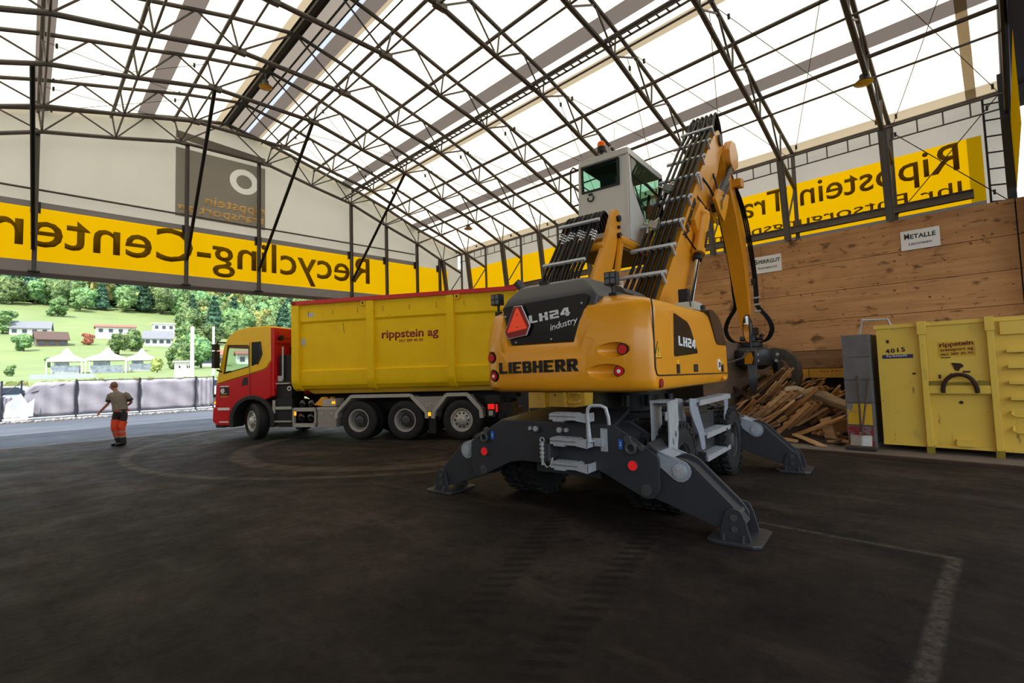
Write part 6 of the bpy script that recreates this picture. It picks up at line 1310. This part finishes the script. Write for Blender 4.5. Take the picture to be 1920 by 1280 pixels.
for z in (.42, .28):
    t_ = (.53-z)/.27; b.cyl((-.15+.065*t_, .03+.025*t_, z), (-.143+.065*t_, .032+.025*t_, z-.035), .089-.013*t_, 16); b.cyl((.035*t_, -.05, z), (.004+.035*t_, -.05, z-.035), .088-.012*t_, 16)
b.build('reflective_bands', m_refl, WK)
b = MB(); b.cyl((-.09, .055, .27), (-.03, .08, .08), .078, 14, .07); b.cyl((.034, -.045, .27), (.055, -.04, .08), .078, 14, .07); b.build('dark_hems', m_trs, WK)
b = MB()
for a, t_ in (((-.03, .08), (-.19, .13)), ((.055, -.04), (-.09, .02))):
    b.tube([(a[0]+.05, a[1]-.02, .055), (a[0], a[1], .075), ((a[0]+t_[0])/2, (a[1]+t_[1])/2, .06), (t_[0], t_[1], .045), (t_[0]-.03, t_[1]+.01, .035)], [.045, .068, .055, .045, .02], 12)
for v in b.bm.verts: v.co.z = max(v.co.z, 0.004)
b.build('boots', m_black, WK)
b = MB(); b.cyl((-.03, .02, .985), (-.03, .02, 1.02), .176, 20); 
for v in b.bm.verts: v.co.y = .02+(v.co.y-.02)*.76
b.build('belt', m_black, WK)
# ================================================================ OUTSIDE: yard fence, verge, houses, hillside wood
def at(px, py, Y):
    d = fw+cr*((px-960)/F_PX)-cu*((py-640)/F_PX); return V((0, 0, CAM_H))+d*(Y/d.y)
m_tarp = mat('lilac_grey_tarpaulin', '#98959f', .6, 0, .12, 1.2, .35, 2.5)
m_post = mat('dark_fence_post', '#3a3c44', .5, .4, .15)
def gnd(x, y):
    T = [(0, 0), (36, 0), (42, 1.0), (60, 2.0), (100, 3.4), (130, 5.5), (170, 9.5), (200, 13.3), (230, 18), (280, 28), (330, 40), (400, 62), (500, 95), (700, 165)]
    for (a, za), (b_, zb) in zip(T, T[1:]):
        if y <= b_: return za+(zb-za)*(y-a)/(b_-a)+(math.sin(x*.05+1)*.6+math.sin(x*.021+y*.03)*1.2)*min(1, max(0, (y-90)/80))
    return 165
def gmat():
    M = mat('hillside_grass', '#6f7c48', .9, 0, .3, .06, 0, 1, col2='#5e7040'); return M
b = MB(); XS = [-110+i*20 for i in range(32)]; YS = [36.8, 40, 46, 54, 60, 70, 80, 90, 100, 112, 125, 137, 150, 165, 180, 200, 220, 240, 260, 290, 320, 360, 420, 520, 700]
G = [[b.bm.verts.new((x, y, gnd(x, y))) for x in XS] for y in YS]
for i in range(len(YS)-1):
    for j in range(len(XS)-1): b._f([G[i][j], G[i][j+1], G[i+1][j+1], G[i+1][j]])
struct(b.build('hill', gmat(), ang=80), 'sunlit grassy hillside beyond the yard', 'hill')
# fence of tarpaulin panels on posts
FP = [at(px, 740, 34.0).x for px in (-140, 3, 40, 143, 262, 367, 400)]
lab = ['first tarpaulin panel of the yard fence, at its torn end', 'short torn low tarpaulin panel of the yard fence', 'wide tarpaulin panel of the yard fence with a loose torn top corner', 'tarpaulin panel of the yard fence behind the walking worker', 'tarpaulin panel of the yard fence between worker and truck', 'short tarpaulin panel of the yard fence ending at the truck cab']
for i in range(6):
    x0, x1 = FP[i], FP[i+1]; n_ = 14; b = MB(); top = 1.92
    fr = lambda t: (1.25 if i == 1 else 1.92)-(.55*max(0, .25-t)/.25 if i == 2 else 0)
    G = [[b.bm.verts.new((x0+(x1-x0)*a/n_, 34+.03*math.sin(a*1.7+i)+.04*math.sin(a*.8+c*1.3+i*2), .18+(fr(a/n_)-.18)*c/8)) for a in range(n_+1)] for c in range(9)]
    for c in range(8):
        for a in range(n_): b._f([G[c][a], G[c][a+1], G[c+1][a+1], G[c+1][a]])
    t = thing('fence_panel', lab[i], 'fence', ((x0+x1)/2, 34, .0), 0, 'tarpaulin panels of the yard fence')
    for v in b.bm.verts: v.co -= V(((x0+x1)/2, 34, 0))
    sh = b.build('tarpaulin', m_tarp, t, ang=80); md = sh.modifiers.new('thick', 'SOLIDIFY'); md.thickness = .006
    b = MB(); b.bx(-.035+(x1-x0)/2, .035+(x1-x0)/2, -.06, .06, 0, 2.02); b.cyl((-(x1-x0)/2, .03, 1.95 if i not in (1, 2) else 1.3), ((x1-x0)/2, .03, 1.95 if i not in (1, 2) else 1.94), .02, 6); b.build('post', m_post, t)
x0, x1 = FP[1], FP[2]
b = MB(); b.rings([[V((x0+.1+.25*k, 33.8-.12*(k % 2), .25)), V((x0+.15+.25*k, 33.75, .9+.25*(k % 3)))] for k in range(5)], caps=False, closed=False); tag(b.build('loose_sheet', mat('white_sheet', '#cfd2da', .5, 0, .1)), 'crumpled loose white sheet against the torn fence panel', 'sheet')
b = MB(); b.cyl((FP[1]+.1, 33.6, .12), (FP[2]+.25, 33.7, .13), .11, 12); tag(b.build('white_pipe', mat('white_plastic_pipe', '#d9d8d4', .4)), 'white pipe lying at the foot of the torn fence panel', 'pipe')
b = MB()
for i in range(520):
    b.sph((rnd.uniform(-4, 13), 33.45+rnd.gauss(0, .28), .03), rnd.uniform(.05, .13), 1, (1, .8, .6))
tag(b.build('gravel', mat('grey_white_gravel', '#a19c98', .9, 0, .5, 5, col2='#5d5954'), flat=True), 'strip of grey gravel along the foot of the yard fence', 'gravel', kind='stuff')
b = MB()
for i in range(1500):
    x, y = rnd.uniform(-8, 28), rnd.uniform(37, 52); z = gnd(x, y); h = rnd.uniform(.25, .75)
    a = rnd.uniform(0, math.pi); dx, dy = math.cos(a)*h*.5, math.sin(a)*h*.5; b.quad((x-dx, y-dy, z), (x+dx, y+dy, z), (x+dx*.7, y+dy*.7+.1, z+h), (x-dx*.5, y-dy*.5+.1, z+h*.9))
tag(b.build('tall_grass', mat('verge_grass', '#6f8040', .9, 0, .4, 1, col2='#8f8a55'), flat=True), 'verge of tall grass behind the yard fence', 'grass', kind='stuff')
# ---- houses
m_wallw = mat('white_render', '#d8d6d0', .8, 0, .05); m_roofg = mat('grey_tile_roof', '#73767c', .8, 0, .2, 1.5); m_roofb = mat('dark_brown_roof', '#4f3c33', .8, 0, .2, 1.5); m_roofr = mat('dull_red_roof', '#8c5a4c', .8, 0, .2, 1.5); m_win = mat('window_dark', '#3a4450', .2)
def house(px, py, Y, w_, d, h, rh, rz, roof, label, wall=None, nwin=4):
    p = at(px, py, Y); g_ = gnd(p.x, p.y); base = min(p.z, g_)
    t = thing('house', label, 'house', (p.x, p.y, base), rz); H = h+max(0, p.z-base)
    b = MB(); b.bx(-w_/2, w_/2, -d/2, d/2, -1.5, H)
    if rh: b.prism([(-d/2, H), (d/2, H), (0, H+rh)], -w_/2, w_/2, 'x')
    b.build('walls', wall or m_wallw, t)
    b = MB()
    if rh:
        for s in (-1, 1):
            b.prism([(s*(d/2+.6), H-.25*rh), (s*(d/2+.6), H-.25*rh+.25), (0, H+rh+.35), (0, H+rh+.1)], -w_/2-.5, w_/2+.5, 'x')
    else: b.bx(-w_/2-.4, w_/2+.4, -d/2-.4, d/2+.4, H, H+.4)
    b.build('roof', roof, t)
    for k in range(nwin):
        x = -w_/2+w_*(k+.5)/nwin; b = MB(); b.bx(x-.55, x+.55, -d/2-.08, -d/2+.02, H-1.9, H-.7); b.build('window', m_win, t)
    return t
house(58, 634, 230, 9.6, 7, 3.4, 2.0, R(-6), m_roofg, 'white house with grey roof and small windows above the brown chalet')
house(95, 653, 200, 6.7, 7, 2.7, 2.0, R(4), m_roofb, 'dark brown chalet with broad low roof below the white house', mat('dark_timber_wall', '#6b5a50', .8, 0, .2), 3)
house(216, 640, 220, 10.6, 7, 4.8, .8, R(-4), m_roofr, 'long white house with a low red roof above the tents')
house(296, 652, 200, 7.4, 7, 3.2, 2.2, R(-8), m_roofg, 'white house with grey roof behind the market tents')
house(306, 624, 235, 6.9, 7, 3.2, 0, R(-6), m_wallw, 'white flat-roofed house highest up on the slope', None, 3)
house(398, 695, 130, 4.5, 6, 3.6, 1.0, R(-12), m_roofr, 'pale building between the thinner pole and the truck cab')
house(480, 694, 140, 9, 6, 4.2, .8, R(-12), m_roofr, 'long pale building seen through the truck cab windows')
# ---- market tents, kiosk, poles, parked cars
def tent(px, py, Y, w_, label):
    p = at(px, py, Y); g_ = gnd(p.x, p.y); t = thing('market_tent', label, 'tent', (p.x, p.y, g_), R(-10), 'white market tents'); e = p.z-g_
    b = MB(); h = w_/2
    b.rings([[V((-h, -h, e-.35)), V((h, -h, e-.35)), V((h, h, e-.35)), V((-h, h, e-.35))], [V((-h, -h, e)), V((h, -h, e)), V((h, h, e)), V((-h, h, e))], [V((-h*.35, -h*.35, e+.75)), V((h*.35, -h*.35, e+.75)), V((h*.35, h*.35, e+.75)), V((-h*.35, h*.35, e+.75))], [V((-.1, -.1, e+1.75)), V((.1, -.1, e+1.75)), V((.1, .1, e+1.75)), V((-.1, .1, e+1.75))]]); b.build('canopy', mat('white_tent_fabric', '#e9e9e6', .7), t, ang=25)
    for sx in (-1, 1):
        for sy in (-1, 1): b = MB(); b.bx(sx*h-.08, sx*h+.08, sy*h-.08, sy*h+.08, -.6, e-.2); b.build('leg', m_wallw, t)
    b = MB(); b.bx(-h*.8, h*.8, -h*.6, h*.4, -.5, 1.1); b.bx(-h*.7, h*.1, -h*.2, h*.4, 1.1, 1.9); b.build('stall_counter', mat('bluish_stall', '#7f8aa6', .6, 0, .5, 2, col2='#d5d6dc'), t)
tent(125, 674, 100, 3.9, 'white pyramid tent below the brown chalet'); tent(202, 672, 100, 4.8, 'middle white pyramid tent with blue stall beneath'); tent(266, 672, 106, 4.0, 'white pyramid tent next to the yellowish bush')
p = at(346, 700, 56); t = thing('kiosk', 'small white kiosk hut with two dark signs beside the white pole', 'kiosk', (p.x, p.y, gnd(p.x, p.y)), R(-12)); zz = p.z-gnd(p.x, p.y)
b = MB(); b.bx(-.8, .8, -.6, .6, -.5, zz+1.1); b.build('walls', m_wallw, t); b = MB(); b.bx(-.95, .95, -.75, .75, zz+1.1, zz+1.22); b.build('roof', m_wallw, t)
b = MB(); b.prism([(-.45, zz+.50), (-.45, zz+.80), (-.28, zz+.65)], -.64, -.6, 'y'); text(b, 'H', (.18, -.63, zz+.50), (1, 0, 0), (0, 0, 1), .26, .30, bold=.02, depth=.02); b.build('dark_signs', m_black, t)
for px, p0, p1, Y, r_, lb in ((360, 708, 612, 55, .17, 'thick white pole beside the kiosk'), (400, 690, 612, 70, .15, 'thinner white pole next to the truck cab')):
    a, c = at(px, p0, Y), at(px, p1, Y); b = MB(); b.cyl((a.x, a.y, gnd(a.x, a.y)), (a.x, a.y, c.z), r_, 14, r_*.9); tag(b.build('pole', m_wallw, loc=(a.x, a.y, gnd(a.x, a.y))), lb, 'pole')
b = MB(); a, c = at(55, 706, 70), at(178, 706, 72); b.prism([(a.x, a.y), (c.x, c.y), (c.x, c.y+.4), (a.x, a.y+.4)], 1.2, 2.9, 'z'); tag(b.build('low_wall', mat('pale_grey_wall', '#b9bcc4', .8, 0, .1), loc=(a.x, a.y, 1.2)), 'low pale wall running below the tents', 'wall', kind='structure')
def car(px, Y, col, label):
    p = at(px, 705, Y); t = thing('parked_car', label, 'car', (p.x, p.y, gnd(p.x, p.y)), R(-8), 'cars parked behind the fence')
    b = MB(); b.prism(round_poly([(-2.1, .35), (-2.1, .85), (-1.6, .95), (-1.0, 1.4), (.5, 1.42), (1.1, .98), (2.0, .85), (2.1, .4)], .12), -.85, .85, 'y', .05); b.build('car_body', mat('car_'+col[1:], col, .25, .1, .03), t)
    b = MB(); b.prism([(-1.35, .98), (-.95, 1.34), (.42, 1.36), (.88, 1.0)], -.87, .87, 'y'); b.build('side_glass', m_win, t)
    for f in (-1.3, 1.3):
        b = MB(); b.lathe([(.32, -.9), (.32, .9)], (f, 0, .32), 'y', 18); b.build('wheel', m_black, t)
car(20, 38.0, '#b8c4d6', 'pale blue car roof showing above the torn fence panel'); car(120, 38.2, '#d7dae0', 'white car roof showing above the wide fence panel'); car(408, 38.5, '#c4cbd4', 'silver car behind the fence next to the truck cab')
# ---- trees: a few crowns, then copies spread over the hillside
def leaf_mat(nm, c1, c2):
    M = bpy.data.materials.new(nm); M.use_nodes = True; n = M.node_tree.nodes; l = M.node_tree.links; p = n['Principled BSDF']; p.inputs['Roughness'].default_value = .7; p.inputs['Specular IOR Level'].default_value = .2
    tc = n.new('ShaderNodeTexCoord'); z = n.new('ShaderNodeTexNoise'); z.inputs['Scale'].default_value = .9; z.inputs['Detail'].default_value = 6; l.new(tc.outputs['Object'], z.inputs['Vector'])
    r_ = n.new('ShaderNodeValToRGB'); r_.color_ramp.elements[0].position = .35; r_.color_ramp.elements[0].color = lin(c2); r_.color_ramp.elements[1].position = .65; r_.color_ramp.elements[1].color = lin(c1); l.new(z.outputs[0], r_.inputs[0])
    oi = n.new('ShaderNodeObjectInfo'); hs = n.new('ShaderNodeHueSaturation'); mr = n.new('ShaderNodeMapRange'); mr.inputs[3].default_value = .65; mr.inputs[4].default_value = 1.35; l.new(oi.outputs['Random'], mr.inputs[0]); l.new(mr.outputs[0], hs.inputs['Value'])
    m2 = n.new('ShaderNodeMapRange'); m2.inputs[3].default_value = .47; m2.inputs[4].default_value = .53; l.new(oi.outputs['Random'], m2.inputs[0]); l.new(m2.outputs[0], hs.inputs['Hue']); l.new(r_.outputs[0], hs.inputs['Color']); l.new(hs.outputs[0], p.inputs['Base Color']); return M
m_leaf = leaf_mat('broad_leaves', '#7f9a5c', '#35553a'); m_conf = leaf_mat('dark_needles', '#4f7058', '#264334'); m_aut = leaf_mat('yellowing_leaves', '#a5a060', '#6f8045'); m_redl = leaf_mat('rust_red_leaves', '#b9785c', '#8a6048'); m_bark = mat('tree_bark', '#4a3b2e', .9, 0, .3, 4)  # broad leaves blend a lit green with a dark green standing for shade
from mathutils import noise as mnoise
def crown(lumps, seed, leaves=1500, ls=.36):
    r_ = random.Random(seed); b = MB()
    for c, rad_, sc in lumps:
        g = bmesh.ops.create_icosphere(b.bm, subdivisions=3, radius=rad_, matrix=Matrix.Translation(V(c))@Matrix.Diagonal((*sc, 1)))
        for v in g['verts']:
            d = (v.co-V(c)).normalized(); v.co += d*rad_*(.35*mnoise.noise(v.co*.9+V((seed, 0, 0)))+.22*mnoise.noise(v.co*2.3))
    vs = [v.co.copy() for v in b.bm.verts]; nn = len(vs)
    for i in range(leaves):
        p = vs[r_.randrange(nn)]+V((r_.gauss(0, .2), r_.gauss(0, .2), r_.gauss(0, .2))); s = ls*r_.uniform(.6, 1.4)
        a = V((r_.gauss(0, 1), r_.gauss(0, 1), r_.gauss(0, 1))).normalized(); q = a.orthogonal().normalized(); t_ = a.cross(q)
        b.quad(p-q*s, p+t_*s*.6, p+q*s, p-t_*s*.6)
    return b
def broad(seed):
    r_ = random.Random(seed); L = [((0, 0, 6), 2.6, (1, 1, 1.3))]
    for i in range(9):
        a = r_.uniform(0, 6.28); L.append(((math.cos(a)*r_.uniform(1.2, 2.8), math.sin(a)*r_.uniform(1.2, 2.8), r_.uniform(1.6, 9.0)), r_.uniform(1.2, 2.0), (1, 1, .85)))
    return crown(L, seed)
def conifer(seed):
    return crown([((0, 0, 2.6+i*1.55), 2.5-i*.33, (1, 1, .55)) for i in range(7)], seed, 1300, .38)
TREES = []
def tree(kind, seed, mt, label, cat_name, loc, sc, grp=None):
    t = thing(cat_name, label, 'tree', loc, rnd.uniform(0, 6.28), grp); t.scale = (sc, sc, sc*rnd.uniform(.9, 1.15))
    (broad(seed) if kind else conifer(seed)).build('crown', mt, t, flat=True); b = MB(); b.tube([(0, 0, -1.5), (.1, 0, 3), (0, .1, 7)], [.35, .28, .12], 8); b.build('trunk', m_bark, t); return t
LAB = {'broadleaf_tree': 'broad green tree crowded into the hillside wood', 'yellowing_tree': 'yellowing tree crowded into the hillside wood', 'conifer': 'dark conifer standing in the hillside wood'}
pr = [tree(1, 3, m_leaf, LAB['broadleaf_tree'], 'broadleaf_tree', (0, 0, -200), 1, 'broad green trees of the hillside wood'), tree(1, 8, m_leaf, LAB['broadleaf_tree'], 'broadleaf_tree', (0, 0, -200), 1, 'broad green trees of the hillside wood'), tree(1, 15, m_aut, LAB['yellowing_tree'], 'yellowing_tree', (0, 0, -200), 1, 'yellowing trees of the hillside wood'), tree(0, 21, m_conf, LAB['conifer'], 'conifer', (0, 0, -200), 1, 'conifers of the hillside wood')]
used = set()
def put(k, x, y, s):
    o = pr[k] if k not in used else copy_tree(pr[k]); used.add(k)
    o.location = (x, y, gnd(x, y)-.3); o.rotation_euler = (0, 0, rnd.uniform(0, 6.28)); o.scale = (s*rnd.uniform(.9, 1.15),)*2+(s*rnd.uniform(.85, 1.2),)
rt = random.Random(11)
for row, y in enumerate((332, 341, 350, 359, 369, 379, 390, 402)):
    n_ = int(.6*y/8.4)
    for i in range(n_):
        az = -.07+(.60)*(i+rt.uniform(-.22, .22))/n_; x = az*y; yy = y+rt.uniform(-2.5, 2.5)
        k = rt.choice([0, 0, 0, 1, 1, 1, 2, 3]); put(k, x, yy, rt.uniform(1.15, 1.6))
for row, y in enumerate((232, 243, 254, 266, 279, 293, 308)):
    n_ = int(.36*y/8.4)
    for i in range(n_):
        az = .185+.36*(i+.5+rt.uniform(-.22, .22))/n_
        if row == 0 and az < .23: continue
        put(rt.choice([0, 0, 1, 1, 2, 3]), az*y, y+rt.uniform(-2.5, 2.5), rt.uniform(.95, 1.35))
for px, py, Y, hp, k, lb in ((44, 662, 185, 45, 1, 'large round tree in front of the brown chalet'), (108, 612, 290, 46, 1, 'pale tree alone on the meadow'), (4, 645, 230, 55, 1, 'dark tree beside the white house with the grey roof'), (222, 664, 170, 52, 1, 'dark green tree between red-roofed house and tents'), (248, 645, 182, 46, 1, 'tall green tree at the end of the red-roofed house'), (338, 692, 110, 60, 1, 'green tree in front of the thick white pole'), (377, 692, 115, 70, 1, 'pale green tree between the two white poles'), (18, 705, 90, 26, 1, 'low bush above the torn end of the fence'), (90, 690, 125, 20, 1, 'round bush below the brown chalet'), (348, 650, 200, 55, 1, 'grey-green tree behind the white pole'), (392, 655, 205, 50, 1, 'tree behind the thinner white pole'), (432, 650, 205, 55, 1, 'tree just above the truck cab'), (150, 585, 320, 40, 1, 'round tree at the foot of the wood above the meadow')):
    p = at(px, py, Y); dep = (p-V((0, 0, CAM_H))).dot(fw); tree(k, int(px)+1, m_leaf, lb, 'garden_tree', (p.x, p.y, gnd(p.x, p.y)-.2), hp*dep/918/11.5)
p = at(165, 636, 200); tree(1, 77, m_redl, 'small rust-red tree beside the red-roofed house', 'red_tree', (p.x, p.y, gnd(p.x, p.y)-.2), .38)
p = at(295, 692, 95); tree(1, 78, m_aut, 'yellow-green bush beside the market tents', 'yellow_bush', (p.x, p.y, gnd(p.x, p.y)-.2), .26)
